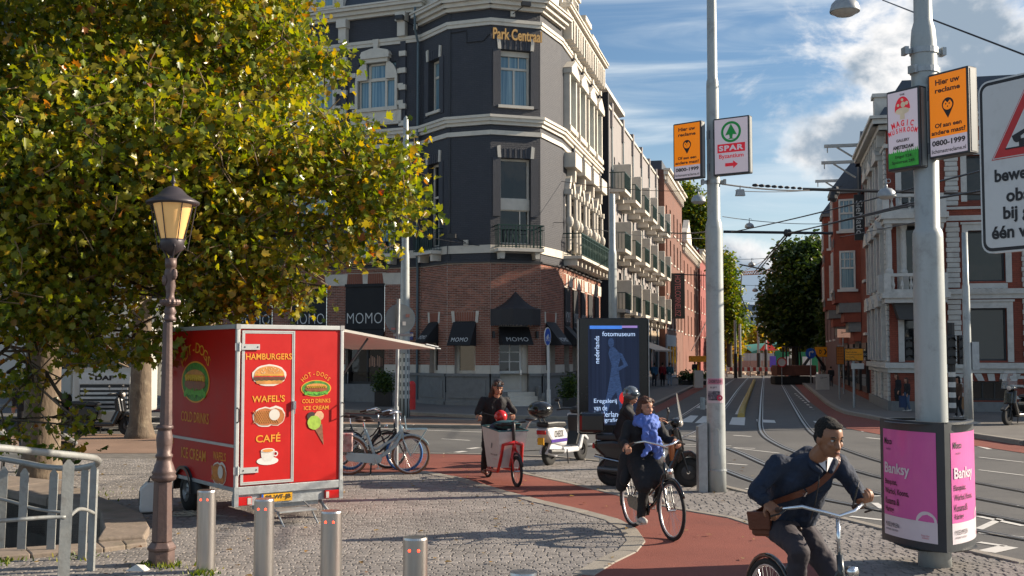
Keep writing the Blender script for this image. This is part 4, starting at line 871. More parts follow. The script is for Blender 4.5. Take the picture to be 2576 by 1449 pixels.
# ------------------------------------------------------------------ left side of the street beyond the hotel
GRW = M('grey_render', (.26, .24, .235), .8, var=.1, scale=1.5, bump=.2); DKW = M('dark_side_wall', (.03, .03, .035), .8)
def S_at(t, off=0): return V4 + uS * t + vec((-uS.y, uS.x)) * off
gh = thing('grey_hotel_wing', 'grey rendered hotel wing with rows of small balconies along the street', 'building')
FG = fr(S_at(13.2, .2), uS, K)
hg = []
for i in range(6):
    for z in (5.3, 8.9, 12.5): hg += [(2.2 + 5.1 * i, 3.4 + 5.1 * i, z, z + 2.3), (4.3 + 5.1 * i, 4.8 + 5.1 * i, z, z + 2.3), (5.3 + 5.1 * i, 5.8 + 5.1 * i, z, z + 2.3)]
hg = [h for h in hg if h[1] < 31.5]
box_house(gh, FG, 31.8, 10, 17.4, GRW, hg, rev=.25)
for h in hg: win(gh, FG, *h, .2, .06, mat=BLACK, glass=GL_D, cols=(), sill=False)
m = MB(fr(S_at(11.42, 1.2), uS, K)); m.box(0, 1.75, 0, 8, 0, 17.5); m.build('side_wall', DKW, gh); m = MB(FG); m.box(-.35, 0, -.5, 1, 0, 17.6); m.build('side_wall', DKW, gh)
for i in range(6):
    x = 1.6 + 5.1 * i
    for z in (5.0, 8.6, 12.2):
        o = balcony_o = None
        m = MB(FG); m.box(x, x + 2.6, -1.2, 0, z - .2, z); m.slab([(x + .2, z - .6), (x + .5, z - .6), (x + .5, z - .2), (x + .2, z - .2)], -.8, 0); m.slab([(x + 2.1, z - .6), (x + 2.4, z - .6), (x + 2.4, z - .2), (x + 2.1, z - .2)], -.8, 0); o = m.build('balcony', CREAM, gh)
        m = MB(FG); m.box(x, x + 2.6, -1.2, -1.16, z + .95, z + 1.0); m.box(x, x + .04, -1.16, 0, z + .95, z + 1.0)
        for j in range(13): m.box(x + .2 * j, x + .2 * j + .03, -1.19, -1.16, z, z + .95)
        for j in range(5): m.box(x, x + .03, -1.0 + .2 * j, -.97 + .2 * j, z, z + .95)
        m.build('railing', GREEN, o)
        m = MB(FG); m.box(x + 2.6, x + 2.75, -1.25, 0, z - .2, z + 1.9); m.build('partition', CREAM, o, bevel=.06)
for i in range(6): m = MB(FG); x = 3.8 + 5.1 * i; m.box(x, x + .5, -.15, .2, 16.4, 17.9); m.build('parapet_post', GRW, gh); m = MB(FG); m.tube([(x + .1, -.1, 1), (x + .1, -.1, 16.4)], .06, 6); m.build('drain_pipe', M('pipe_blue_grey', ()), gh)
m = MB(FG); m.box(-.1, 31.8, -.1, .1, 17.4, 17.55); m.build('coping', CREAM, gh)
m = MB(fr(S_at(8.6, .7), uS, K)); m.add([(0, -.2, 19.0), (17.4, -.2, 18.9), (17.4, -.2, 19.15), (0, -.2, 19.25), (0, 2.5, 18.5), (17.4, 2.5, 18.5), (17.4, 5, 20.2), (0, 5, 20.2)], [(0, 1, 2, 3), (4, 5, 1, 0), (3, 2, 6, 7), (1, 5, 6, 2), (4, 0, 3, 7)]); m.build('roof_overhang', CREAM, gh)
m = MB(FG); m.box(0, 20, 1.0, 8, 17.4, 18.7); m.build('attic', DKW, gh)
m = MB(FG); m.box(.3, 31.5, -.05, 0, 3.5, 4.2); m.build('shop_fascia', M('beige_stone', (.32, .25, .17), .7, bump=.2), gh)
for i in range(7): m = MB(FG); x = .8 + 4.4 * i; m.box(x, x + 3.2, -.03, .0, .3, 3.4); o = m.build('shop_window', BLACK, gh); m = MB(FG); m.box(x + .15, x + 3.05, -.05, -.031, .5, 3.2); m.build('pane', GL_D, o)
m = MB(FG); m.add([(8, 0, 3.4), (20, 0, 3.4), (20, -2.2, 2.6), (8, -2.2, 2.6), (8, -2.2, 2.5), (20, -2.2, 2.5)], [(0, 3, 2, 1), (3, 4, 5, 2)]); m.build('awning', M('cream_awning', (.5, .45, .38), .8), gh)
def row_house(label, t0, t1, h, mat, rows, nc, off=0.0, ww=1.1, wh=2.0, crn=True, name='row_house', wm=None):
    o = thing(name, label, 'building'); f = fr(S_at(t0, off), uS, K); L = t1 - t0; st = L / nc
    hs = [(st * (i + .5) - ww / 2, st * (i + .5) + ww / 2, z, z + wh) for i in range(nc) for z in rows]
    box_house(o, f, L, 9, h, mat, hs)
    for q in hs: win(o, f, *q, .12, .09, mat=wm or CREAM, glass=GL_D, split=.6)
    if crn:
        for z0, z1, d in ((h - .9, h - .5, .15), (h - .5, h - .15, .4), (h - .15, h, .6)): m = MB(f); m.box(-d, L + .01, -d, 0, z0, z1); m.build('cornice', CREAM, o)
        for i in range(int(L)): m = MB(f); m.slab([(i + .3, h - 1.2), (i + .5, h - 1.2), (i + .55, h - .5), (i + .25, h - .5)], -.3, 0); m.build('bracket', CREAM, o)
    return o, f
PKB = brickface('pink_brickwork', M('pink_brick', (.19, .088, .062), .85, var=.18, scale=.7, bump=.25), uS)
o, f = row_house('tall pink brick house with heavy cream cornice next to the grey hotel wing', 45.3, 63, 18.3, PKB, (4.6, 7.6, 10.6, 13.4), 5, -.3)
m = MB(f); m.box(3, 17, .5, 7, 18.3, 19.6); m.build('roof', SLATE, o); m = MB(f); m.box(2.2, 2.3, -1.5, -.3, 5.4, 9.4); bn = m.build('banner', BLACK, o); text('HOTELCORNELISZ', f @ T(2.19, -.9, 7.4) @ RZ(-PI / 2) @ RY(PI / 2), 3.6, .5, M('pink_letter', (.6, .2, .2), .6), bn)
m = MB(f); m.box(.2, 9, -.12, 0, .2, 4.0); m.build('shopfront', M('pale_blue_shop', (.3, .36, .42), .6), o)
for i in range(3): m = MB(f); x = .8 + 2.8 * i; m.box(x, x + 2.0, -.14, -.121, .4, 3.0); m.build('pane', GL_D, o)
o, f = row_house('lower brick house with carved cream gable and flag pole', 63.2, 86, 13.8, M('brown_brick', (.17, .07, .048), .85, var=.12, scale=1, bump=.2), (4.4, 7.2, 10.0), 5, -.3)
m = MB(f); m.slab([(2, 13.8), (9, 13.8), (8.6, 15), (7, 15.6), (5.5, 16.6), (4, 15.6), (2.4, 15)], -.3, .3); m.build('gable', CREAM, o)
m = MB(f); m.tube([(8, -.2, 2.6), (8, -3.2, 8.4)], .06, 6); m.build('flag_pole', WHITE, o)
for k, c in enumerate(((.5, .02, .02), (.6, .6, .6), (.02, .04, .3))): m = MB(f); m.add([(8, -2.9 + k * .0, 7.7 - k * 1.0), (8, -3.1 + k * .25, 7.2 - k), (8.1, -2.2 + k * .2, 4.2 - k * .3), (8.05, -1.9, 4.6)], [(0, 1, 2, 3)]); m.build('flag', M(f'flag_{("red","white","blue")[k]}', c, .8), o)
row_house('narrow red house with white shop windows further down the street', 86.2, 104, 15.0, M('deep_red_brick', (.24, .06, .05), .85, var=.12, scale=1, bump=.2), (4.4, 7.4, 10.6), 4, -.5)
row_house('last brick house visible on the left before the yellow trees', 104.2, 130, 12.5, PKB, (4.4, 7.4), 6, -.2)
# ================================================================== far end of the street
ed = thing('distant_school', 'distant pink building with blue slate roof and two small turrets closing the street', 'building')
def Dk(x, y, d): return D(x, y, d)
p = D(1858, 830, 250); m0 = fr((p.x, p.y, 0), (1, 0)); sc = 250 / F
w = MB(m0); w.box(0, 10, 0, 12, 0, 7.0); w.i = 0; w.build('wall', M('pink_wall', (.45, .25, .22), .8), ed)
w = MB(m0); w.box(-.2, 10.2, -.3, 12, 6.9, 7.9); w.build('cornice', CREAM, ed)
for i in range(9): w = MB(m0); w.box(.5 + i * 1.05, 1.1 + i * 1.05, -.05, 0, 4.9, 6.5); w.build('window', GL_D, ed)
w = MB(m0); w.add([(-.3, -.3, 7.9), (10.3, -.3, 7.9), (10.3, 5, 13.2), (1, 5, 13.2), (-.3, 12, 7.9), (10.3, 12, 7.9)], [(0, 1, 2, 3), (1, 5, 2), (4, 0, 3), (5, 4, 3, 2)]); w.build('roof', M('blue_slate', (.13, .17, .22), .5, var=.15), ed)
for x in (.3, 5.6): w = MB(m0); w.box(x, x + 1.3, 4, 5.3, 10, 14.3); w.add([(x - .2, 3.8, 14.3), (x + 1.5, 3.8, 14.3), (x + 1.5, 5.5, 14.3), (x - .2, 5.5, 14.3), (x + .65, 4.6, 16.3)], [(0, 1, 4), (1, 2, 4), (2, 3, 4), (3, 0, 4)]); w.build('turret', M('pink_wall', ()), ed)
cr = thing('tower_crane', 'orange and white tower crane rising behind the trees', 'crane'); OR = M('crane_orange', (.6, .2, .05), .5); cs = 300 / F
def C3(x, y, o=0): q = D(x, y, 300); return Vector((q.x, q.y + o, q.z))
m = MB()
for o in (0, 1.6):
    for x in (1938, 1956): m.tube([C3(x, 880, o), C3(x, 752, o)], .14, 4)
    for i in range(8): m.tube([C3(1938 if i % 2 else 1956, 880 - i * 16, o), C3(1956 if i % 2 else 1938, 864 - i * 16, o)], .09, 4)
m.build('mast', OR, cr); m = MB(); a, b, c = C3(1946, 640), C3(1940, 700), C3(1953, 700)
m.tube([a, C3(1938, 752)], .13, 4); m.tube([a, C3(1956, 752)], .13, 4)
for i in range(5): m.tube([C3(1945 - i * 1.5, 655 + i * 18), C3(1948 + i * 1.6, 662 + i * 18)], .08, 4)
m.build('apex', OR, cr); m = MB(); J = [C3(1865, 692), C3(1938, 684)]
m.tube([C3(1862, 692), C3(1950, 688)], .12, 4); m.tube([C3(1866, 685), C3(1950, 676)], .1, 4)
for i in range(14): m.tube([C3(1865 + i * 6, 692 - i * .25), C3(1868 + i * 6, 684.5 - i * .5)], .07, 4); m.tube([C3(1868 + i * 6, 684.5 - i * .5), C3(1871 + i * 6, 691.5 - i * .25)], .07, 4)
m.tube([C3(1950, 684), C3(1965, 683)], .35, 4); m.tube([C3(1866, 686), C3(1946, 642)], .05, 4); m.tube([C3(1946, 642), C3(1964, 682)], .05, 4); m.tube([C3(1929, 690), C3(1929, 735)], .05, 4); m.build('jib', OR, cr)
m = MB(); q = C3(1947, 700); m.box(q.x - .9, q.x + .9, q.y - 1, q.y + 1, q.z - 1, q.z + 1); m.build('cabin', WHITE, cr)
# canopy, hoardings, works
gc = thing('green_canopy', 'long green corrugated canopy roof over the tram terminus', 'canopy')
for i in range(28):
    a0, a1 = i / 28, (i + 1) / 28; m = MB(); P = [D(1868 + (1958 - 1868) * a, 868 - 8 * a, 150) for a in (a0, a1)]; Q = [D(1890 + (1958 - 1890) * a, 885 - 21 * a, 144) for a in (a0, a1)]
    m.quad(Q[0], Q[1], P[1], P[0]); m.quad(Q[0] - Vector((0, 0, .35)), Q[1] - Vector((0, 0, .35)), Q[1], Q[0]); m.build('roof_sheet', M('green_sheet', (.05, .22, .16), .5, island=.2), gc)
for x in (1880, 1915, 1948): m = MB(); q = D(x, 930, 147); m.tube([(q.x, q.y, 0), (q.x, q.y, 2.2)], .12, 6); m.build('post', GREEN, gc)
m = MB(); a, b = D(1866, 915, 152), D(1962, 915, 152); m.quad((a.x, a.y, 0), (b.x, b.y, 0), (b.x, b.y, 2.1), (a.x, a.y, 2.1)); m.build('back_panel', M('shed_white', (.45, .43, .4), .7), gc)
hd = thing('green_hoarding', 'green construction hoarding with white boards across the end of the street', 'hoarding')
for i in range(8):
    a, b = D(1950 + i * 14, 900, 118), D(1963.4 + i * 14, 900, 118); m = MB(); m.box(a.x, b.x, 118, 118.1, 0, 2.25 if i else 2.4); o = m.build('panel', M('hoarding_green', (.02, .20, .08), .6, island=.1), hd)
for x0, x1 in ((1975, 2000), (2019, 2042)): a, b = D(x0, 900, 117.8), D(x1, 900, 117.8); m = MB(); m.box(a.x, b.x, 117.85, 117.95, .8, 1.75); m.build('board', WHITE, hd)
a, b = D(1937, 900, 117.6), D(1952, 900, 117.6); m = MB(); m.box(a.x, b.x, 117.6, 117.8, .35, 1.8); m.build('poster', M('violet_poster', (.14, .08, .5), .5), hd)
ht = thing('red_tent', 'small pointed red tent beside the green hoarding', 'tent'); q = D(1933, 900, 121); m = MB(T(q.x, q.y, 0)); m.add([(-.8, -.8, 2.4), (.8, -.8, 2.4), (.8, .8, 2.4), (-.8, .8, 2.4), (-.1, 0, 3.5)], [(0, 1, 4), (1, 2, 4), (2, 3, 4), (3, 0, 4), (3, 2, 1, 0)]); m.build('tent_roof', M('tent_red', (.6, .03, .02), .7), ht)
m = MB(T(q.x, q.y, 0))
for x, y in ((-.7, -.7), (.7, -.7), (.7, .7), (-.7, .7)): m.tube([(x, y, 0), (x, y, 2.4)], .05, 5)
m.build('tent_pole', GALV, ht)
wf = thing('works_barrier', 'row of red and white work barriers across the tram tracks', 'barrier'); a, b = D(1828, 920, 100), D(2005, 922, 100)
for i in range(24): x = a.x + (b.x - a.x) * i / 24; m = MB(); m.box(x, x + (b.x - a.x) / 24 * .96, 100, 100.2, .5, .85); m.build('board', M('barrier_red', (.4, .05, .04), .7) if i % 2 else WHITE, wf)
for i in range(7): x = a.x + (b.x - a.x) * i / 6; m = MB(); m.box(x, x + .1, 100.2, 100.3, 0, .95); m.build('post', GALV, wf)
rb = thing('rubble_heap', 'heaps of sand and broken paving dug out of the roadworks', 'rubble'); m = MB(); a, b = D(1840, 905, 112), D(1985, 905, 112)
for i in range(60): x = random.uniform(a.x, b.x); y = random.uniform(104, 124); s = random.uniform(.2, .7); m.ell((x, y, 0), (s, s, s * .55), 5, 3, RZ(random.random() * 3))
m.build('rubble', M('sand_rubble', (.34, .25, .18), .95, var=.3, island=.3), rb, kind='stuff')
fence = thing('glass_fence', 'low light panel fence behind the roadworks', 'fence')
for i in range(14): a, b = D(1828 + i * 8.6, 900, 138), D(1836 + i * 8.6, 900, 138); m = MB(); m.box(a.x, b.x, 138, 138.1, 0, 1.2); o = m.build('panel', M('terracotta_panel', (.42, .24, .18), .8, island=.2), fence); m = MB(); m.box(a.x, b.x, 138, 138.08, 1.2, 2.1); m.build('glass_panel', M('pale_panel', (.42, .42, .4), .6, island=.2), fence)
for x, y0, y1, d, top in ((1850, 933, 805, 95, 1), (1862, 930, 815, 98, 1), (1908, 928, 810, 105, 1), (1927, 928, 788, 105, 1), (1988, 905, 845, 110, 1)):
    o = thing('tram_pole', {1850: 'slender dark-footed tram pole leftmost in the distance', 1862: 'slender tram pole second from left in the distance', 1908: 'shorter distant tram pole in front of the green canopy', 1927: 'taller distant tram pole right of the green canopy', 1988: 'distant tram pole rising over the green hoarding'}[x], 'pole', group='tram poles at the end of the street')
    q = D(x, 900, d); z = D(x, y1, d).z; m = MB(); m.tube([(q.x, d, 0), (q.x, d, z * .42)], .16, 8); m.build('base', BLACK, o); m = MB(); m.tube([(q.x, d, z * .42), (q.x, d, z)], .11, 8); m.build('shaft', POLEG, o)
ex = thing('excavator', 'dark excavator parked behind a no entry barrier on the right of the street', 'excavator'); q = D(1992, 930, 76); Mx = T(q.x, q.y, 0)
m = MB(Mx); m.box(-1.3, 1.3, -.6, .8, 0, .55); m.build('tracks', RUBBER, ex, bevel=.1); m = MB(Mx); m.box(-1.2, 1.5, -.7, .9, .6, 1.3); m.build('body', M('rust_brown', (.14, .05, .03), .7), ex, bevel=.06)
m = MB(Mx)
for x, y in ((-.5, -.5), (.5, -.5), (.5, .5), (-.5, .5)): m.tube([(x, y, 1.3), (x * .9, y * .9, 2.5)], .06, 5)
m.box(-.55, .55, -.55, .55, 2.5, 2.58); m.build('cabin', BLACK, ex); m = MB(Mx); m.tube([(.6, 0, 1), (1.5, 0, 2.2), (2.2, 0, 1.2)], .12, 6); m.build('arm', BLACK, ex)
m = MB(Mx @ T(-.9, -.9, 1.5) @ RX(PI / 2)); m.lathe([(.32, 0), (.32, .03)], 18); o = m.build('no_entry_sign', WHITE, ex); m = MB(Mx @ T(-.9, -.92, 1.5)); m.ring((0, 0), .26, .34, -.03, -.0, 20); m.build('sign_rim', M('sign_red', (.55, .02, .02), .5), o); m = MB(Mx); m.tube([(-.9, -.88, 0), (-.9, -.88, 1.5)], .03, 5); m.build('post', GALV, o)
# ================================================================== trees and plants
LT = np.array([(0, 0, 0), (.30, .10, .05), (.52, .34, .10), (.30, .44, .05), (.40, .78, .09), (.14, .72, .03), (0, 1.05, -.02), (-.14, .72, .03), (-.40, .78, .09), (-.30, .44, .05), (-.52, .34, .10), (-.30, .10, .05)])
LF = [(0, 1, 2, 3, 4, 5, 6), (0, 6, 7, 8, 9, 10, 11)]
LT2 = np.array([(0, 0, 0), (.3, .35, .06), (.18, .8, .03), (0, 1, 0), (-.18, .8, .03), (-.3, .35, .06)]); LF2 = [(0, 1, 2, 3), (0, 3, 4, 5)]
def leaves(name, pos, size, mat, parent, simple=False, up=.35, label=None, kind=None):
    TV, TF = (LT2, LF2) if simple else (LT, LF)
    n = len(pos); k = len(TV)
    nrm = rng.normal(size=(n, 3)); nrm /= np.linalg.norm(nrm, axis=1)[:, None]; nrm[:, 2] = np.abs(nrm[:, 2]) + up; nrm /= np.linalg.norm(nrm, axis=1)[:, None]
    t = rng.normal(size=(n, 3)); t[:, 2] -= .6; t -= (t * nrm).sum(1)[:, None] * nrm; t /= np.linalg.norm(t, axis=1)[:, None]
    b = np.cross(nrm, t); s = (size * rng.uniform(.6, 1.25, n))[:, None, None]; fold = rng.uniform(.2, 3.2, n)[:, None, None]
    V = pos[:, None, :] + s * (TV[None, :, 0:1] * b[:, None, :] + TV[None, :, 1:2] * t[:, None, :] + fold * TV[None, :, 2:3] * nrm[:, None, :])
    V = V.reshape(-1, 3); me = bpy.data.meshes.new(name); me.vertices.add(len(V)); me.vertices.foreach_set('co', V.astype(np.float32).ravel())
    loops = np.concatenate([np.array(f) for f in TF]); ll = (loops[None, :] + (np.arange(n) * k)[:, None]).ravel()
    cnt = np.array([len(f) for f in TF]); me.loops.add(len(ll)); me.loops.foreach_set('vertex_index', ll.astype(np.int32))
    tot = np.tile(cnt, n); st_ = np.concatenate([[0], np.cumsum(tot)[:-1]]); me.polygons.add(len(tot)); me.polygons.foreach_set('loop_start', st_.astype(np.int32)); me.polygons.foreach_set('loop_total', tot.astype(np.int32))
    me.update(calc_edges=True); me.materials.append(mat); o = bpy.data.objects.new(name, me); COL.objects.link(o); o.parent = parent
    return tag(o, label, kind=kind)
def cloud(E, n, per=14, spread=.28, shell=.55):
    vol = np.array([e[1][0] * e[1][1] * e[1][2] for e in E]) ** .8; nc = n // per; idx = rng.choice(len(E), nc, p=vol / vol.sum())
    d = rng.normal(size=(nc, 3)); d /= np.linalg.norm(d, axis=1)[:, None]; r = rng.uniform(shell ** 3, 1, nc) ** (1 / 3); inn = rng.random(nc) < .3; r[inn] *= rng.random(inn.sum())
    c = np.array([E[i][0] for i in idx], float) + d * r[:, None] * np.array([E[i][1] for i in idx], float)
    p = np.repeat(c, per, 0) + rng.normal(size=(nc * per, 3)) * spread * np.array((1, 1, .7))
    return p, c
BARK = M('plane_bark', (.13, .095, .065), .85, var=.3, scale=6, bump=.8, bscale=18, stain=((.27, .22, .15), 3.5, .8), stretch=(1, 1, .4)); BARKD = M('dark_bark', (.05, .04, .03), .9, var=.3, bump=.6)
LG = leafmat('plane_leaf', [(0, (.045, .085, .012)), (.3, (.14, .19, .019)), (.58, (.25, .275, .027)), (.82, (.33, .29, .034)), (.95, (.40, .27, .035)), (.995, (.30, .14, .03)), (1, (.28, .08, .02))], .5, .28)
LY = leafmat('yellow_leaf', [(0, (.12, .15, .01)), (.4, (.3, .27, .02)), (.8, (.42, .26, .02)), (1, (.4, .14, .02))], .45)
LD = leafmat('dark_leaf', [(0, (.02, .045, .012)), (.6, (.045, .085, .016)), (1, (.10, .14, .02))], .35)
LM = leafmat('mid_leaf', [(0, (.03, .07, .01)), (.6, (.10, .16, .015)), (1, (.26, .24, .02))], .4)
def limb(mb, a, b, r0, r1, wob=.12, n=6):
    a, b = Vector(a), Vector(b); L = (b - a).length; P = [a.lerp(b, i / n) + (Vector((random.gauss(0, 1), random.gauss(0, 1), random.gauss(0, .6))) * wob * L * .15 if 0 < i < n else Vector()) for i in range(n + 1)]
    mb.tube(P, [r0 + (r1 - r0) * i / n for i in range(n + 1)], 7); return P
def trunk(mb, p, r, h, lean=(0, 0), flare=1.35):
    P = [Vector((p[0] + lean[0] * z / h, p[1] + lean[1] * z / h, z)) for z in (-.05, .12, .4, h * .3, h * .6, h * .85, h)]
    mb.tube(P, [r * flare * 1.1, r * flare * .95, r * 1.08, r, r * .95, r * .85, r * .75], 14); return P[-1]
def El(px, py, d, rx, ry, rd): q = D(px, py, d); s = d / F; return (tuple(q), (rx * s, rd, ry * s))
tp = G(102, 1205); tree = thing('plane_tree', 'big plane tree with green and yellowing leaves overhanging the lamp post and food trailer', 'tree', group=None)
E = [El(300, -80, 16.5, 420, 330, 3.2), El(620, 110, 16.3, 190, 200, 2.2), El(805, 165, 15.5, 66, 46, .7), El(630, 400, 15.8, 300, 190, 2.5), El(930, 500, 15.6, 120, 95, 1.0), El(1010, 440, 15.6, 55, 120, .7), El(1050, 545, 15.6, 40, 28, .4),
     El(300, 400, 15.5, 400, 280, 3), El(560, 630, 15.8, 300, 120, 1.8), El(80, 640, 15.5, 280, 220, 2.5), El(110, 815, 15.5, 240, 60, 1.2), El(60, 970, 15.3, 70, 40, .5), El(400, 870, 15.6, 120, 40, .8), El(215, 900, 15.4, 90, 32, .5), El(-150, 300, 16, 300, 400, 3), El(860, 380, 15.7, 130, 90, .9),
     El(680, 740, 15.4, 120, 50, .7), El(560, 735, 15.4, 150, 60, .8), El(900, 610, 15.5, 90, 45, .5), El(775, 730, 15.3, 16, 45, .25), El(500, 780, 15.8, 110, 45, .9), El(40, 1075, 15.0, 45, 40, .4), El(205, 1060, 15.0, 50, 40, .35), El(180, 1125, 14.8, 30, 14, .3), El(700, 40, 16, 60, 90, .8), El(940, 640, 15.5, 50, 25, .4)]
p1, c1 = cloud(E, 74000, 11, .16, .3); leaves('crown', p1, .108, LG, tree, up=.0)
m = MB(); m.smooth = True; top = trunk(m, tp, .29, 4.6, (.1, -.2)); m.build('trunk', BARK, tree)
m = MB(); m.smooth = True
ends = []
for e in E:
    thin = e[1][0] < 1.3; ends.append(limb(m, top if e[0][2] > 3.2 else top - Vector((0, 0, random.uniform(.3, 1.2))), e[0], .045 if thin else .12, .006 if thin else .02, .35 if thin else .8, 9))
for e, L in zip(E, ends):
    for _ in range(2 if e[1][0] < 1.3 else 8):
        s = random.choice(L[3:]); d = Vector([random.gauss(0, .33) * q for q in e[1]]); limb(m, s, Vector(e[0]) + d, .028, .008, 1.2, 6)
m.build('limbs', BARK, tree, kind='stuff')
m = MB(); idx = rng.choice(len(c1), 2600)
for i in idx: a = Vector(c1[i]); d = Vector([random.gauss(0, 1) for _ in range(3)]).normalized(); d *= .7; m.tube([a - d * .35, a + Vector([random.gauss(0, .04) for _ in range(3)]), a + d * .25], [.009, .006, .003], 4, cap=False)
m.build('twigs', M('twig', (.16, .11, .06), .8), tree, kind='stuff')
tp2 = G(352, 1102); t2 = thing('plane_tree', 'plane tree with pale flaking trunk standing left of the lamp post', 'tree')
m = MB(); m.smooth = True; top2 = trunk(m, tp2, .25, 5, (0, 0), 1.5); limb(m, top2, top2 + Vector((1.5, -.5, 3)), .16, .05); limb(m, top2, top2 + Vector((-1.5, .5, 3)), .16, .05); m.build('trunk', BARK, t2)
p, c = cloud([((tp2.x, tp2.y, 8.0), (4, 3.5, 3.2)), ((tp2.x + 1, tp2.y - .5, 4.9), (2.5, 2, 1.4)), ((tp2.x - 2.5, tp2.y, 5.2), (2.5, 2, 1.5))], 20000, 14, .3); leaves('crown', p, .15, LG, t2, up=.1)
def far_tree(label, px, base_d, E, n, size, mat, name='tree', shell=.5, spread=.5, cat='tree', group=None, tr=.3):
    t = thing(name, label, cat, group=group); q = D(px, 888, base_d); m = MB(); m.smooth = True; trunk(m, (q.x, q.y), tr, max(2.5, E[0][0][2] * .8)); 
    for e in E: limb(m, (q.x, q.y, E[0][0][2] * .6), e[0], .15, .05, .5)
    m.build('trunk', BARKD, t); p, c = cloud(E, n, 12, spread, shell); p = p[p[:, 2] > .1]; leaves('crown', p, size, mat, t, simple=True); return t
far_tree('large dark green tree overhanging the right side of the street', 2000, 92, [El(2000, 730, 92, 70, 110, 4), El(1975, 800, 92, 60, 70, 3), El(2030, 690, 92, 45, 90, 3), El(2030, 845, 92, 40, 22, 2), El(2045, 640, 92, 25, 45, 2), El(1945, 770, 92, 30, 40, 2), El(1990, 640, 92, 30, 35, 2), El(2040, 790, 90, 36, 60, 2)], 22000, .42, LD, spread=.4)
far_tree('tall yellow green tree just right of the central lamp mast', 1835, 118, [El(1833, 760, 118, 26, 60, 3), El(1842, 810, 118, 26, 50, 3), El(1822, 690, 118, 20, 60, 3)], 9000, .42, LM, spread=.4)
far_tree('orange yellow autumn tree low beside the tram poles', 1838, 128, [El(1836, 860, 128, 30, 38, 3), El(1822, 890, 128, 20, 30, 3)], 5000, .42, LY, spread=.4)
far_tree('soft green distant tree below the slate roofed school', 1885, 175, [El(1885, 845, 175, 28, 28, 4), El(1870, 870, 175, 26, 28, 4)], 5000, .6, LM, spread=.6)
far_tree('yellow distant tree above the green canopy', 1925, 160, [El(1920, 855, 160, 30, 28, 4), El(1900, 880, 160, 30, 20, 4)], 5000, .55, LY, spread=.6)
far_tree('golden distant tree behind the green hoarding', 1985, 165, [El(1975, 868, 165, 36, 26, 4), El(2010, 872, 165, 30, 24, 4)], 6000, .55, LY, spread=.6)
far_tree('green and gold distant tree at the right end of the hoarding', 2045, 150, [El(2045, 865, 150, 36, 34, 4)], 4000, .5, LM, spread=.6)
far_tree('tall poplar rising behind the left row of houses', 1735, 140, [El(1722, 530, 140, 12, 85, 2), El(1740, 540, 140, 14, 90, 2), El(1760, 560, 140, 12, 80, 2), El(1775, 570, 140, 14, 70, 2)], 9000, .5, LM, name='poplar_tree', spread=.4)
far_tree('leafy creeper growing up the fronts beside the orange road signs', 2085, 84, [El(2082, 790, 84, 16, 55, .6), El(2098, 850, 84, 34, 16, 1), El(2075, 858, 84, 20, 14, 1)], 5000, .26, LD, name='climbing_plant', spread=.25, cat='plant', tr=.08)
def shrub(label, c, r, n, size=.1, mat=LD, pot=True, group=None):
    t = thing('shrub', label, 'shrub', group=group); p, q = cloud([(c, r)], n, 8, .08, .4); leaves('foliage', p, size, mat, t, simple=True)
    if pot: m = MB(); m.box(c[0] - r[0] * .7, c[0] + r[0] * .7, c[1] - r[1] * .7, c[1] + r[1] * .7, SZ, c[2] - r[2] * .6); m.build('planter', BLACK, t, bevel=.02)
q = D(965, 970, 42.5); shrub('dark leafy shrub in a planter left of the striped pole', (q.x, 42.5, 1.0), (.45, .4, .55), 1600)
q = D(1432, 975, 42.5); shrub('dark hedge plant at the corner right of the hotel door', (q.x, 42.5, .8), (.35, .5, .6), 1600)
for px, l in ((1722, 'round clipped shrub nearest the three walkers'), (1745, 'middle clipped shrub on the left pavement'), (1760, 'rightmost clipped shrub on the left pavement')): q = G(px, 968, SZ); shrub(l, (q.x, q.y, .62), (.5, .5, .4), 500, .16, group='shrubs on the left pavement')
# weeds and moss at the kerbs
def grass(label, pts, n, h=.12):
    m = MB(); m.i = 0
    for _ in range(n):
        c = random.choice(pts); x, y = c[0] + random.gauss(0, c[2]), c[1] + random.gauss(0, c[2]); a = random.random() * 6.3; hh = h * random.uniform(.4, 1.2); dx, dy = math.cos(a) * .012, math.sin(a) * .012; lx, ly = random.gauss(0, .4) * hh, random.gauss(0, .4) * hh
        m.add([(x - dx, y - dy, .0), (x + dx, y + dy, .0), (x + dx * .6 + lx * .4, y + dy * .6 + ly * .4, hh * .6), (x + lx, y + ly, hh)], [(0, 1, 2), (0, 2, 3)])
    m.build('weeds', LM, None, label, kind='stuff')['category'] = 'grass'
lb = G(406, 1420); b1 = G(517, 1440)
grass('tufts of weeds and moss along the railing, lamp foot and stone edge', [(lb.x + .12, lb.y - .15, .09), (lb.x - .1, lb.y - .13, .06), (b1.x, b1.y - .12, .07), (-4.5, 11.75, .12), (-5.2, 11.5, .12), (-4.2, 12.5, .06), (-6.5, 16.7, .3), (-7.6, 17.4, .3), (-6.0, 15.9, .15)], 900, .06)
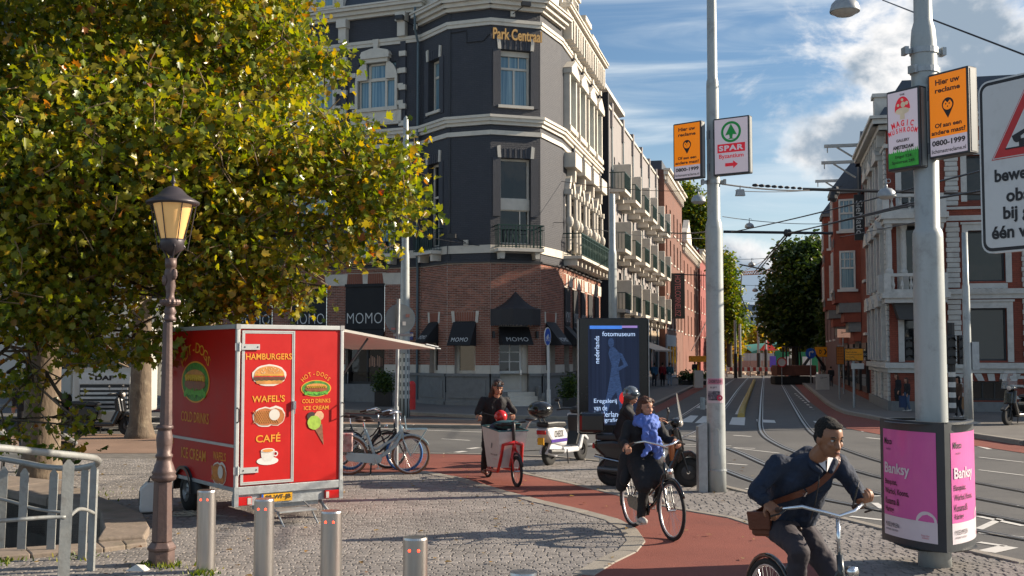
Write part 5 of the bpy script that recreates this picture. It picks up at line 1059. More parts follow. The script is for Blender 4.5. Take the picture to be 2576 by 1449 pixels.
# ================================================================== street furniture
def prof(px, base_y, rows, n=20):   # turned post: rows of (image height, width) -> world radii and heights at the foot's own distance
    g = G(px, base_y); d = g.y; return g, [(w / 2 * d / F, max(-.02, D(px, y, d).z)) for y, w in rows]
IRON = M('lamp_iron', (.13, .085, .075), .5, .25, .15, 6, .15, 30, stain=((.07, .06, .07), 4, .5))
lampm = M('lamp_glass', (.72, .42, .16), .35, var=.08, scale=2, emis=.12)
lamp = thing('street_lamp', 'classic cast iron street lamp with amber glass lantern beside the red trailer', 'street lamp')
g, P = prof(406, 1422, [(1424, 66), (1385, 64), (1381, 70), (1376, 71), (1370, 62), (1362, 52)]); m = MB(T(g.x, g.y, 0) @ RZ(.3)); m.lathe(P, 6); m.build('base', IRON, lamp, bevel=.012)
g, P = prof(406, 1422, [(1362, 50), (1210, 44)]); m = MB(T(g.x, g.y, 0) @ RZ(.3)); m.lathe(P, 6); m.build('lower_shaft', IRON, lamp, bevel=.008)
g, P = prof(408, 1422, [(1210, 48), (1206, 58), (1198, 62), (1192, 54), (1188, 60), (1182, 52), (1170, 46), (1160, 38), (1152, 36), (1150, 42), (1144, 42), (1140, 34), (1120, 38), (1100, 40), (1085, 34), (1080, 32), (1078, 42), (1072, 42), (1068, 32)]); m = MB(T(g.x, g.y, 0)); m.smooth = True; m.lathe(P, 18); m.build('moulding', IRON, lamp)
g, P = prof(411, 1422, [(1070, 32), (808, 24)]); m = MB(T(g.x, g.y, 0)); v = []
m.lathe([(r, z) for r, z in P], 8); m.build('shaft', IRON, lamp, bevel=.006)
g, P = prof(416, 1422, [(808, 24), (806, 31), (800, 31), (796, 24), (790, 26), (782, 30), (775, 24), (770, 22), (768, 44), (762, 50), (755, 48), (752, 24), (745, 20), (735, 20), (720, 27), (705, 22), (695, 30), (682, 30), (674, 22), (672, 28), (650, 29)]); m = MB(T(g.x, g.y, 0)); m.smooth = True; m.lathe(P, 16); m.build('ornament', IRON, lamp)
m = MB(T(g.x, g.y, 0))
for i in range(14): a = i * 2 * PI / 14; z = D(416, 760, g.y).z; m.ell((.088 * math.cos(a), .088 * math.sin(a), z), (.02, .02, .03), 6, 4)
for z0, s in ((D(416, 690, g.y).z, 1), (D(416, 705, g.y).z, -1)): m.ell((.05 * s, -.03, z0), (.03, .03, .06), 8, 5)
m.build('leaf_ornament', IRON, lamp, kind='stuff')
zb, zt = D(420, 604, g.y).z, D(420, 506, g.y).z; zo = D(416, 650, g.y).z
m = MB(T(g.x + .01, g.y, 0)); m.smooth = True; m.lathe([(.105, zb), (.2, zt)], 24, cap=False); m.build('lantern_glass', lampm, lamp)
m = MB(T(g.x + .01, g.y, 0)); m.smooth = True; m.lathe([(.03, zb - .16), (.07, zb - .12), (.115, zb - .09), (.12, zb - .02), (.118, zb + .01)], 20); m.build('lantern_cup', M('lantern_metal', (.06, .05, .055), .45, .3), lamp); m = MB(T(g.x + .01, g.y, 0)); m.smooth = True
m.lathe([(.262, zt - .035), (.268, zt - .01), (.20, zt + .03), (.14, zt + .07), (.09, zt + .125), (.045, zt + .15), (.012, zt + .155), (.012, zt + .18), (.028, zt + .2), (.018, zt + .22), (.006, zt + .27)], 24); m.build('lantern_roof', M('lantern_metal', (.06, .05, .055), .45, .3), lamp)
m = MB(T(g.x + .01, g.y, 0))
for i in range(6):
    a = i * PI / 3 + .25; c, s = math.cos(a), math.sin(a); m.tube([(.112 * c, .112 * s, zb - .02), (.206 * c, .206 * s, zt)], .006, 5)
for i in range(4):
    a = i * PI / 2 + .5; c, s = math.cos(a), math.sin(a); m.tube([(.04 * c, .04 * s, zo), (.08 * c, .08 * s, zo + .07), (.13 * c, .13 * s, zo + .12), (.12 * c, .12 * s, zb - .06), (.1 * c, .1 * s, zb - .03)], .009, 6)
m.tube([(0, 0, zo), (0, 0, zb - .12)], .012, 6); m.tube([(.235, .03, zt - .03), (.15, .03, zb - .1)], .006, 5); m.tube([(-.235, .03, zt - .03), (-.15, .03, zb - .1)], .006, 5); m.build('lantern_frame', M('lantern_metal', ()), lamp)
# bollards
LED = M('red_led', (1, .03, .01), .4, emis=5)
bpos = [(517, 1440, None), (665, None, 1250), (834, None, 1280), (1045, None, 1346), (1317, None, 1433)]
lab = ['steel bollard nearest the street lamp, leftmost of the row', 'tall looking steel bollard in front of the trailer number plate', 'steel bollard right of the trailer, third from the lamp', 'steel bollard standing alone in the middle of the cobbles', 'steel bollard whose top just shows at the bottom edge']
for (px, yb, yt), lb_ in zip(bpos, lab):
    g = G(px, yb) if yb else G(px, yt + 3, .80)
    o = thing('bollard', lb_, 'bollard', (g.x, g.y, 0), group='steel bollards with red lights'); m = MB(); m.smooth = True; m.lathe([(.09, 0), (.09, .78)], 32, cap=False); m.smooth = False; m.lathe([(.09, .78), (.086, .795), (.0, .796)], 32, cap=False); m.build('post', STEEL, o)
    for x in (-.035, .03): m = MB(T(x + .0, 0, .71)); y = -math.sqrt(.09 ** 2 - x * x); m.ell((0, y, 0), (.010, .007, .010), 8, 5); m.build('light', LED, o)
    m = MB(); m.lathe([(.125, 0), (.12, .018), (.09, .02)], 24); m.build('collar', KERB, o)
# lamp masts
def mast(name, label, px, by, rows, cat='pole', mat=POLEG, n=24):
    g, P = prof(px, by, rows); o = thing(name, label, cat, (g.x, g.y, 0)); m = MB(); m.smooth = True; m.lathe([(r, z) for r, z in P], n); m.build('shaft', mat, o); return o, g
pm, gm = mast('tram_mast', 'tall pale grey mast in the middle carrying the orange and supermarket signs', 1803, 1238, [(1240, 48), (1130, 47), (900, 44.5), (580, 43.5), (562, 40), (552, 33), (300, 31.5), (215, 31), (205, 30), (198, 25.5), (0, 24), (-150, 23)])
m = MB(); m.box(-.29, -.155, -.12, .12, 0, .98); m.add([(-.29, -.12, .98), (-.155, -.12, .98), (-.155, .12, .98), (-.29, .12, .98), (-.29, -.12, 1.0), (-.155, -.12, 1.06), (-.155, .12, 1.06), (-.29, .12, 1.0)], [(4, 5, 6, 7), (0, 1, 5, 4), (1, 2, 6, 5), (3, 0, 4, 7)]); m.build('switch_box', GALV, pm)
m = MB(); rr = .148
for z in (.33,): m.lathe([(rr + .012, z), (rr + .012, z + .02)], 20)
m.build('strap', GALV, pm)
def onpole(o, R0, a0, a1, z0, z1, mat, name, off=.004):   # thin sheet wrapped on a mast
    m = MB(); n = 8; m.smooth = True
    for i in range(n):
        p, q = a0 + (a1 - a0) * i / n, a0 + (a1 - a0) * (i + 1) / n; r = R0 + off; m.quad((r * math.cos(p), r * math.sin(p), z0), (r * math.cos(q), r * math.sin(q), z0), (r * math.cos(q), r * math.sin(q), z1), (r * math.cos(p), r * math.sin(p), z1))
    return m.build(name, mat, o)
fa = math.atan2(-gm.y, -gm.x); z1, z0 = D(1803, 950, gm.y).z, D(1803, 1013, gm.y).z
ps = onpole(pm, .143, fa - 1.05, fa + .95, z0, z1, M('poster_paper', (.55, .48, .5), .8, var=.05), 'poster')
onpole(pm, .143, fa - .9, fa + .8, z1 - .1, z1 - .01, M('poster_pink', (.5, .2, .28), .8), 'poster_heading', .007); onpole(pm, .143, fa - .9, fa + .5, z0 + .04, z1 - .2, M('poster_ink', (.12, .11, .14), .8, var=.9, scale=22, stain=((.55, .5, .52), 14, 1.0)), 'poster_drawing', .007)
m = MB(); v = (gm * -1).normalized(); pf = fr((v.x * .153 + 0, v.y * .153, 0), (v.y * -1, v.x)); text('ONDERTUSSEN', pf @ T(0, 0, z1 - .055), .2, .05, BLACK, pm, .01)
text('BLIJFT', pf @ T(-.03, 0, z1 - .15), .1, .03, BLACK, pm, .01); m = MB(pf); m.ring((.06, z0 + .08), .02, .045, -.008, 0, 14); m.build('poster_mark', M('poster_red', (.5, .03, .08), .7), pm)
pf2 = pf @ T(0, 0, 0); m = MB(pf2); zc = D(1803, 1110, gm.y).z
for i in range(28):
    a, b = [(2 * PI * k / 28) for k in (i, i + 1)]; f = lambda t: (.045 * math.cos(t), .0, zc + (.16 if math.sin(t) > 0 else -.16) + .045 * math.sin(t)); m.tube([f(a), f(b)], .003, 4)
m.build('hatch', POLEG, pm)
def clamp(o, z, r, w, a=0):
    m = MB(RZ(a)); m.lathe([(r + .012, z - .03), (r + .012, z + .03)], 20); m.box(-w / 2, w / 2, -.02, .02, z - .025, z + .025); m.box(-w / 2 - .02, -w / 2 + .02, -.05, .05, z - .04, z + .04); m.box(w / 2 - .02, w / 2 + .02, -.05, .05, z - .04, z + .04); m.build('clamp', GALV, o)
clamp(pm, D(1790, 458, gm.y).z, .1, .34)
onpole(pm, .098, 0, 2 * PI, D(0, 352, gm.y).z, D(0, 330, gm.y).z, M('dark_band', (.13, .14, .16), .5), 'band'); onpole(pm, .098, 0, 2 * PI, D(0, 433, gm.y).z, D(0, 413, gm.y).z, M('dark_band', ()), 'band')
pr, gr = mast('lamp_mast', 'wide pale grey mast on the right rising through the pink curved advertising column', 2352, 1425, [(1428, 80), (1360, 79), (1050, 78), (600, 74), (588, 73), (580, 68), (574, 60), (160, 64), (110, 64), (75, 58), (55, 46), (0, 45), (-200, 44)])
onpole(pr, .156, 0, 2 * PI, 0, .28, M('pole_dirt', (.16, .135, .10), .8, var=.4, scale=5, stain=((.05, .05, .03), 6, .7)), 'stained_foot', .004)
clamp(pr, D(2345, 130, gr.y).z, .13, .40, .1); clamp(pr, D(2345, 178, gr.y).z, .13, .3, .4)
for y0, y1 in ((262, 236), (393, 365)): onpole(pr, .129, 0, 2 * PI, D(0, y0, gr.y).z, D(0, y1, gr.y).z, M('dark_band', ()), 'band')
ph, gh_ = mast('striped_pole', 'tall white tram pole with black and white striped foot in front of the hotel', 1017, 1049, [(1052, 26), (1000, 26), (870, 26), (780, 24), (640, 21), (630, 18), (420, 17), (410, 14.5), (300, 13), (292, 4)])
r0 = 26 / 2 * gh_.y / F
for i in range(14):
    y1_, y0_ = 880 + i * 10.2, 880 + (i + 1) * 10.2
    if i >= 12: continue
    onpole(ph, r0, 0, 2 * PI, D(0, y0_, gh_.y).z, D(0, y1_, gh_.y).z, BLACK if i % 2 == 0 else WHITE, 'stripe', .006)
onpole(ph, r0, 0, 2 * PI, 0, D(0, 1002, gh_.y).z, BLACK, 'stripe', .007)
m = MB(); z = D(0, 870, gh_.y).z; m.box(-.1, .1, -.35, -.18, z - .25, z + .05); m.build('control_box', GALV, ph); clamp(ph, D(0, 585, gh_.y).z, .15, .4)
p2, g2 = mast('tram_mast', 'slim pale mast rising behind the film poster display', 1543, 1060, [(1062, 22), (640, 21), (632, 19), (628, 15.5), (490, 14.5), (488, 13)])
p3, g3 = mast('tram_mast', 'thin grey pole in front of the right mansion', 2438, 1075, [(1078, 22), (935, 21), (930, 20), (720, 18), (715, 15), (585, 14)])
m = MB(); z = D(0, 895, g3.y).z; m.box(.1, .3, -.1, .15, z - .4, z + .4); m.build('cabinet', GALV, p3)
for px, by, l in ((2298, 1040, 'left black and white banded traffic signal post, half hidden by the wide mast'), (2397, 1062, 'right black and white banded traffic signal post beside the wide mast')):
    g = G(px, by); o = thing('traffic_light', l, 'traffic light', (g.x, g.y, 0)); d = g.y; w = 9 * d / F
    for i in range(8): y1_, y0_ = 935 + i * 13, 948 + i * 13; m = MB(); m.lathe([(w, max(0, D(0, y0_, d).z)), (w, D(0, y1_, d).z)], 12); m.build('band', BLACK if i % 2 else WHITE, o)
    m = MB(); m.lathe([(w, D(0, 936, d).z), (w, D(0, 812, d).z)], 12); m.build('post', BLACK, o)
    z = D(0, 880, d).z
    for s in (-1, 1) if px > 2350 else (-1,):
        m = MB(T(.18 * s + .12 * (px > 2350), -.1, z)); m.box(-.13, .13, -.1, .1, -.45, .45); h = m.build('signal_head', BLACK, o, bevel=.02)
        for j in (-.28, 0, .28): m = MB(T(.18 * s + .12 * (px > 2350), -.2, z + j) @ RX(PI / 2)); m.lathe([(.09, -.02), (.1, .12)], 12, cap=False, a0=0, a1=PI); m.build('hood', BLACK, h)
# illuminated advertising boxes
ORG = M('ad_orange', (.86, .22, .0), .45, var=.01, emis=.22); ADW = M('ad_white', (.55, .48, .53), .45, var=.02, emis=.15); INK = M('ink', (.02, .018, .02), .6, var=0); ADR = M('ad_red', (.62, .012, .03), .5, var=0, emis=.15); ADG = M('ad_green', (.005, .22, .04), .5, var=0, emis=.1)
def adbox(label, pxl, yt, yb, d, ang, w, h, th=.13):
    p = D(pxl, yt, d); u = (math.sin(R(ang)), -math.cos(R(ang))); u = (abs(math.sin(R(ang))), -abs(math.cos(R(ang))))
    o = thing('light_box_sign', label, 'sign'); f = fr((p.x, p.y, p.z - h / 2), u); m = MB(f); m.bev(0, w, 0, th, -h / 2, h / 2, .008); m.build('case', NAVY, o)
    m = MB(f); m.box(w, w + .004, .03, th - .03, -h / 2 + .02, h / 2 - .02); m.build('side_trim', M('trim_grey', (.2, .22, .22), .5), o)
    m = MB(f); m.box(.025, .03, th * .3, th + .12, h * .25, h * .3); m.box(.025, .03, th * .3, th + .12, -h * .3, -h * .25); m.build('bracket', GALV, o); return o, f @ T(w / 2, 0, 0)
def hier(o, f, w, h):
    a, b = w / 2 - .022, h / 2 - .022; sp = -h * .26
    m = MB(f); m.box(-a, a, -.003, -.001, sp, b); m.build('orange_panel', ORG, o); m = MB(f); m.box(-a, a, -.003, -.001, -b, sp - .0005); m.build('white_panel', ADW, o)
    L = lambda s, z, ww, hh, bo=.03: text(s, f @ T(0, -.004, z), ww, hh, INK, o, bo, depth=.001)
    L('Hier uw', h * .385, w * .6, h * .068); L('reclame', h * .29, w * .62, h * .06); L('Of aan een', -h * .125, w * .66, h * .054); L('andere mast?', -h * .205, w * .84, h * .056); L('0800-1999', -h * .33, w * .82, h * .066, .035); L('lichtmastreclame.nl', -h * .425, w * .84, h * .045, .015)
    m = MB(f); c = h * .105; r = w * .145; P = [(r * math.cos(a), c + r * math.sin(a)) for a in [R(-35 + i * 250 / 20) for i in range(21)]] + [(0, c - r * 2.0)]
    m.slab(P, -.005, -.003); m.build('owl_pin', INK, o); m = MB(f)
    Q = [(r * .78 * math.cos(a), c - r * .08 + r * .72 * math.sin(a)) for a in [R(-200 + i * 220 / 14) for i in range(15)]] + [(r * .4, c + r * .62), (0, c + r * .22), (-r * .4, c + r * .62)]
    m.slab(Q, -.007, -.005); m.build('owl_face', ORG, o); m = MB(f)
    for x, z, q in ((-.3, .1, .1), (.3, .1, .1), (0, -.3, .09)): m.slab([(r * (x + q * math.cos(t)), c + r * (z + q * 1.2 * math.sin(t))) for t in [k * PI / 4 for k in range(8)]], -.009, -.007)
    m.build('owl_features', INK, o)
dm = gm.y - .02
o, f = adbox('smaller orange advertising box on the left side of the middle mast', 1693, 313, 458, dm + .05, 50, .50, .885); hier(o, f, .50, .885)
o, f = adbox('white supermarket sign with green fir tree and red arrow on the middle mast', 1794, 300, 443, dm - .15, 56, .585, .885)
m = MB(f); m.box(-.27, .27, -.003, -.001, -.42, .42); m.build('white_panel', ADW, o); m = MB(f); m.ring((0, .215), .125, .163, -.005, -.003, 36); m.build('logo_ring', ADG, o)
m = MB(f); m.slab([(-.095, .165), (-.03, .175), (-.02, .12), (-.06, .105), (.06, .105), (.02, .12), (.03, .175), (.095, .165), (0, .34)], -.005, -.003); m.build('logo_tree', ADG, o)
m = MB(f); m.box(-.225, .225, -.005, -.003, -.10, .035); m.build('logo_bar', ADR, o); text('SPAR', f @ T(0, -.0055, -.032), .40, .085, ADW, o, .04, depth=.002, spacing=1.15)
text('Byzantium', f @ T(0, -.004, -.165), .40, .085, ADR, o, .02, depth=.002); m = MB(f); m.slab([(-.10, -.315), (.03, -.315), (.03, -.35), (.105, -.29), (.03, -.23), (.03, -.265), (-.10, -.265)], -.006, -.003); m.build('arrow', ADR, o)
dr_ = gr.y
o, f = adbox('larger orange advertising box on the right side of the wide mast', 2333, 190, 408, dr_ - .17, 31, .47, .855, .14); hier(o, f, .47, .855)
o, f = adbox('mushroom shop sign with green grass strip on the left of the wide mast', 2229, 233, 437, dr_ + .15, 33, .40, .83, .13)
m = MB(f); m.box(-.18, .18, -.003, -.001, -.235, .39); m.build('white_panel', ADW, o); m = MB(f); P = []
for i in range(31): P.append((.18 - .36 * i / 30, -.235 + (.05 * random.random() if i % 2 else -.01)))
m.slab([(-.18, -.39), (.18, -.39)] + P, -.005, -.003); m.build('grass_strip', M('ad_grass', (.03, .28, .03), .5, var=.3, scale=10, emis=.1), o)
m = MB(f); m.slab([(-.09, .18)] + [(.092 * math.cos(a), .20 + .135 * math.sin(a)) for a in [R(i * 15) for i in range(13)]][::-1][::-1] + [], -.006, -.003); m.build('mushroom_cap', ADR, o)
m = MB(f); m.slab([(.085 * math.cos(a), .185 + .035 * math.sin(a)) for a in [R(i * 30) for i in range(12)]], -.0075, -.006); m.slab([(-.03, .10), (.03, .10), (.022, .17), (-.022, .17)], -.009, -.0075)
for x, z, r_ in ((-.05, .25, .016), (.055, .26, .02), (.0, .30, .016), (.01, .25, .03)): m.slab([(x + r_ * math.cos(a), z + r_ * math.sin(a)) for a in [R(i * 45) for i in range(8)]], -.0075, -.006)
m.build('mushroom_stem', M('ad_cream', (.6, .5, .35), .5, emis=.1), o)
text('THE', f @ T(0, -.004, .355), .06, .02, INK, o, .02); arctext('MAGIC', f @ T(0, -.004, -.13), .3, .19, R(118), R(62), .062, ADR, o, .03, wf=.45); arctext('MUSHROOM', f @ T(0, -.004, -.2), .34, .19, R(122), R(58), .052, ADR, o, .03, wf=.42); arctext('GALLERY', f @ T(0, -.004, .06), .12, -.14, R(150), R(30), .03, INK, o, .03) if False else text('GALLERY', f @ T(0, -.004, -.115), .16, .03, INK, o, .03)
text('AMSTERDAM', f @ T(0, -.004, -.185), .25, .04, INK, o, .04); text('Singel 524', f @ T(0, -.006, -.285), .2, .04, INK, o, .01); text('Spuistraat 249', f @ T(0, -.006, -.34), .27, .04, INK, o, .01)
# curved pink advertising column
adc = thing('advertising_column', 'pink curved museum poster column round the wide mast', 'advertising column', (gr.x, gr.y, 0))
ztop, zbot = D(0, 1056, gr.y).z, D(0, 1368, gr.y).z; R0 = .53; tocam = math.atan2(-gr.y, -gr.x); va = [tocam + R(12) + R(120) * k for k in range(3)]
PINK = M('poster_magenta', (.62, .10, .36), .45, var=.03, coat=.3); PWH = M('poster_white', (.66, .6, .64), .45, var=.03, coat=.3)
def arcp(k, s, off=0.0):   # face k, s from viewer's left to right
    a, b = va[(k + 1) % 3], va[k]; 
    if k == 0: a, b = va[2], va[0]
    elif k == 1: a, b = va[0], va[1]
    else: a, b = va[1], va[2]
    A = Vector((math.cos(a), math.sin(a), 0)) * R0; B = Vector((math.cos(b), math.sin(b), 0)) * R0; n = ((A + B) / 2).normalized(); return A + (B - A) * s + n * (.085 * 4 * s * (1 - s) + off)
def curved(k, s0, s1, z0, z1, off, mat, name, n=14, th=0):
    m = MB(); m.smooth = False
    for i in range(n):
        p, q = arcp(k, s0 + (s1 - s0) * i / n, off), arcp(k, s0 + (s1 - s0) * (i + 1) / n, off)
        m.quad((p.x, p.y, z0), (q.x, q.y, z0), (q.x, q.y, z1), (p.x, p.y, z1))
        if th:
            p2_, q2_ = arcp(k, s0 + (s1 - s0) * i / n, off - th), arcp(k, s0 + (s1 - s0) * (i + 1) / n, off - th)
            m.quad((p.x, p.y, z1), (q.x, q.y, z1), (q2_.x, q2_.y, z1), (p2_.x, p2_.y, z1)); m.quad((p.x, p.y, z0), (q.x, q.y, z0), (q2_.x, q2_.y, z0), (p2_.x, p2_.y, z0))
    return m.build(name, mat, adc)
LW3 = R0 * math.sqrt(3) * 1.07
def ctext(k, s, sl, z, w, h, mat, bold=0.0, off=.009, name='lettering'):
    key = (s, bold, 1.0, 0.0)
    if key not in TXT: o_ = text(s, Matrix(), None, h, mat, None, bold); bpy.data.objects.remove(o_)
    a, fs = TXT[key]; lo, hi = a.min(0), a.max(0); sx, sy = w / (hi[0] - lo[0]), h / (hi[1] - lo[1]); m = MB(); V = []
    for x, y, _ in a.tolist(): p = arcp(k, sl + (x - lo[0]) * sx / LW3, off); V.append((p.x, p.y, z + (y - (lo[1] + hi[1]) / 2) * sy))
    m.add(V, fs); return m.build(name, mat, adc)
for k in range(3):
    curved(k, .0, 1, zbot, ztop, 0, NAVY, 'frame', th=.06); zm = zbot + .27
    curved(k, .09, .91, zm, ztop - .10, .003, PINK, 'poster'); curved(k, .09, .91, zbot + .07, zm - .001, .003, PWH, 'poster_foot')
    m = MB(); n = 20; pts = []
    for i in range(n + 1): t = PI * i / n; s = .78 + .13 * math.cos(t) * -1; pts.append((min(.905, s), zm - .01 + .11 * math.sin(t)))
    V = [tuple(arcp(k, s, .005) + Vector((0, 0, z))) for s, z in pts]; m.add(V, [tuple(range(n + 1))]); m.build('poster_circle', PWH, adc)
    Z = ztop - .10; S = .13
    ctext(k, 'Moco', S, Z - .12, .155, .065, INK, .02); ctext(k, 'MUSEUM', S + .04, Z - .20, .09, .018, INK, .0); ctext(k, 'Banksy', S, Z - .405, .44, .14, PWH, .022)
    for s_, z_, w_ in (('Basquiat,', .535, .24), ('Warhol, Koons,', .625, .42), ('Kusama &', .72, .27), ('Haring', .81, .17)): ctext(k, s_, S, Z - z_, w_, .068, M('poster_maroon', (.06, .01, .03), .5), .018)
    ctext(k, 'MUSEUMPLEIN', S, zbot + .18, .26, .045, INK, .0); ctext(k, 'AMSTERDAM / OPEN DAILY', S, zbot + .13, .24, .018, INK, 0); ctext(k, 'Scan for\ntickets', .72, zbot + .125, .10, .04, M('poster_red', ()), .0)
    for s in (.25, .75):
        ctext(k, 'moco museum', s, ztop - .035, .07, .012, PWH, 0) if False else None
m = MB(); m.lathe([(.33, zbot - .03), (.40, zbot)], 24); m.build('underside', NAVY, adc); m = MB(); m.lathe([(.16, ztop - .02), (.46, ztop - .02)], 24, cap=False); m.build('lid', NAVY, adc)
# big white warning sign at the right edge
ws = thing('warning_sign', 'big white warning sign with a red triangle and black text at the right edge', 'road sign'); q = D(2460, 210, 5.9); SH = .92; SWD = .60
f = fr((q.x, q.y, q.z - SH / 2), (.52, -.854)); 
def rrect(w, h, r, n=5, cx=0, cz=0): return [(cx + sx * (w / 2 - r) + r * math.cos(a), cz + sz * (h / 2 - r) + r * math.sin(a)) for sx, sz, a0 in ((1, -1, -90), (1, 1, 0), (-1, 1, 90), (-1, -1, 180)) for a in [R(a0 + 90 * i / n) for i in range(n + 1)]]
f = f @ T(SWD / 2, 0, 0); SWH = M('sign_white', (.62, .6, .58), .4, var=.03, stain=((.35, .3, .25), 9, .25)); m = MB(f); m.slab(rrect(SWD, SH, .06), 0, .03); m.build('plate', SWH, ws); m = MB(f); m.slab(rrect(SWD - .02, SH - .02, .052), -.002, .0); m.build('black_border', INK, ws); m = MB(f); m.slab(rrect(SWD - .055, SH - .055, .038), -.004, -.002); m.build('white_face', SWH, ws)
m = MB(f); tr = [(-.225, .03), (.225, .03), (0, .42)]; rt = lambda pts, k, c=(0, .155): [(c[0] + (x - c[0]) * k, c[1] + (z - c[1]) * k) for x, z in pts]
SRD = M('sign_red', (.55, .02, .03), .45); m.slab(rt(tr, 1.0), -.006, -.004); m.build('triangle', SRD, ws); m = MB(f); m.slab(rt(tr, .97), -.0075, -.006); m.build('triangle_line', SWH, ws); m = MB(f); m.slab(rt(tr, .93), -.009, -.0075); m.build('triangle', SRD, ws); m = MB(f); m.slab(rt(tr, .62), -.0105, -.009); m.build('triangle_face', SWH, ws)
m = MB(f); m.box(-.14, .14, -.012, -.0105, .075, .082); m.box(-.06, -.03, -.012, -.0105, .082, .12); m.slab([(-.10, .14), (-.02, .17), (.0, .2), (.06, .22), (.06, .19), (-.02, .15), (-.09, .115)], -.013, -.0105)
for x, z in ((-.07, .125), (.03, .17)): m.slab([(x + .022 * math.cos(a), z + .022 * math.sin(a)) for a in [R(i * 36) for i in range(10)]], -.014, -.0125)
m.build('pictogram', INK, ws)
for s, z, w, x in (('beweegbaar', -.065, .42, 0), ('obstakel', -.165, .31, .01), ('bij groen', -.265, .33, .0), ('één voertuig', -.365, .47, .0)): text(s, f @ T(x, -.0045, z), w, .088 if 'k' not in s else .07, INK, ws, .03, depth=.002)
m = MB(); pz = f @ Vector((.02, .08, 0)); m.tube([(pz.x, pz.y, 0), (pz.x, pz.y, q.z + .05)], .03, 10); m.build('post', GALV, ws)
# big film poster display
g = G(1525, 1183); dsp = thing('poster_display', 'black backlit photography museum poster display on a grey foot', 'display'); a = D(1457, 1093, g.y); b = D(1631, 800, g.y); f = fr((a.x, g.y, 0), (1, .02)); W0 = b.x - a.x; zb, zt = a.z, b.z
m = MB(f); m.bev(0, W0, 0, .22, zb, zt, .015); m.build('case', M('display_black', (.008, .008, .009), .25), dsp); m = MB(f); m.box(-.015, 0, -.01, .23, zb + .02, zt - .02); m.box(W0, W0 + .015, -.01, .23, zb, zt - .02); m.build('side_trim', GALV, dsp)
m = MB(f); m.box(.38, .57, .02, .2, 0, zb); m.build('foot', GALV, dsp, bevel=.01)
SCN = M('screen_blue', (.018, .028, .06), .5, spec=.2, var=.4, scale=1.2, stretch=(14, 1, .2), emis=.22); m = MB(f); m.box(.17, W0 - .17, -.004, -.001, zb + .17, zt - .14); sc_ = m.build('screen', SCN, dsp)
SX = (.17, W0 - .17)
m = MB(f); m.box(.20, W0 * .62, -.007, -.004, zt - .20, zt - .14); m.build('banner', M('screen_bright_blue', (.05, .18, .6), .4, emis=.5), dsp); m = MB(f); m.box(W0 * .62, W0 - .2, -.007, -.004, zt - .18, zt - .14); m.build('banner', M('screen_violet', (.3, .2, .5), .4, emis=.4), dsp)
LB = M('screen_letter', (.45, .6, .85), .5, emis=.5)
text('fotomuseum', f @ T(.73, -.005, zt - .29), .60, .085, LB, dsp, .0); text('nederlands', f @ T(.33, -.005, zt - .58), .50, .085, LB, dsp, .0, rot=PI / 2)
for i, s in enumerate(('Eregalerij', 'van de', 'Nederlandse', 'fotografie')):
    text(s, f @ T(.27, -.02, zb + .60 - i * .115), (.42, .24, .60, .44)[i], .10, LB, dsp, .0, align='L')
m = MB(f); m.slab([(.86 + .125 * math.cos(R(i * 15)), zb + .66 + .13 * math.sin(R(i * 15))) for i in range(24)], -.009, -.005); m.build('red_disc', M('screen_red', (.55, .02, .02), .4, emis=.4), dsp); m = MB(f); m.box(.87, .98, -.009, -.005, zb + .18, zb + .34); m.build('red_square', M('screen_red', ()), dsp)
FIG = M('screen_figure', (.04, .075, .17), .5, spec=.2, var=.5, scale=20, stretch=(1, 1, 6), emis=.25); m = MB(f); X = .62; Zf = zt - .45
for P in ([(X - .03 + .055 * math.cos(R(i * 30)), Zf + .085 * math.sin(R(i * 30))) for i in range(12)], [(X - .05, Zf - .09), (X + .02, Zf - .08), (X + .16, Zf - .22), (X + .1, Zf - .42), (X + .12, Zf - .62), (X - .05, Zf - .62), (X - .02, Zf - .42), (X - .08, Zf - .2)][::-1],
          [(X + .10, Zf - .18), (X + .17, Zf - .2), (X + .28, Zf - .42), (X + .10, Zf - .52), (X + .09, Zf - .46), (X + .2, Zf - .40)][::-1], [(X - .05, Zf - .62), (X + .12, Zf - .62), (X + .18, Zf - .95), (X + .26, Zf - 1.5), (X + .18, Zf - 1.52), (X + .06, Zf - .9), (X - .02, Zf - 1.0), (X - .12, Zf - 1.35), (X - .2, Zf - 1.33), (X - .1, Zf - .9)][::-1]): m.slab(P, -.008, -.005)
m.build('figure_print', FIG, dsp, kind='stuff')
# round road sign seen from behind, bicycle sign
g = G(996, 1181); o = thing('road_sign', 'grey back of a round road sign on a pole beside the blue bicycle', 'road sign', (g.x, g.y, 0)); m = MB(); m.tube([(0, 0, 0), (0, 0, 1.15)], .045, 12); m.tube([(0, 0, 1.1), (.03, 0, D(0, 752, g.y).z)], .032, 12); m.build('post', GALV, o)
z = D(0, 802, g.y).z; m = MB(T(.06, .05, z) @ RZ(.25) @ RX(PI / 2)); m.lathe([(.275, -.006), (.275, .006)], 40); pl_ = m.build('plate', M('sign_back', (.2, .22, .225), .5, .3), o); m = MB(T(.06, .05, z) @ RZ(.25)); m.ring((0, 0), .268, .28, -.004, .03, 40); m.build('rim', M('sign_rim_blue', (.06, .15, .25), .4, .3), o)
m = MB(T(.06, .05, z) @ RZ(.25)); m.box(-.2, .2, -.03, -.008, -.015, .015) if False else None; m.box(.04, .1, -.009, -.0065, -.12, -.05); m.build('sticker', WHITE, o); m = MB(T(.06, .05, z) @ RZ(.25)); m.box(-.17, -.09, -.009, -.0065, -.2, -.165); m.build('sticker', M('pink_sticker', (.5, .2, .2), .6), o); m = MB(T(.06, .05, z) @ RZ(.25)); m.box(.1, .17, -.009, -.0065, .03, .09); m.build('sticker', M('rust_sticker', (.25, .12, .1), .6), o)
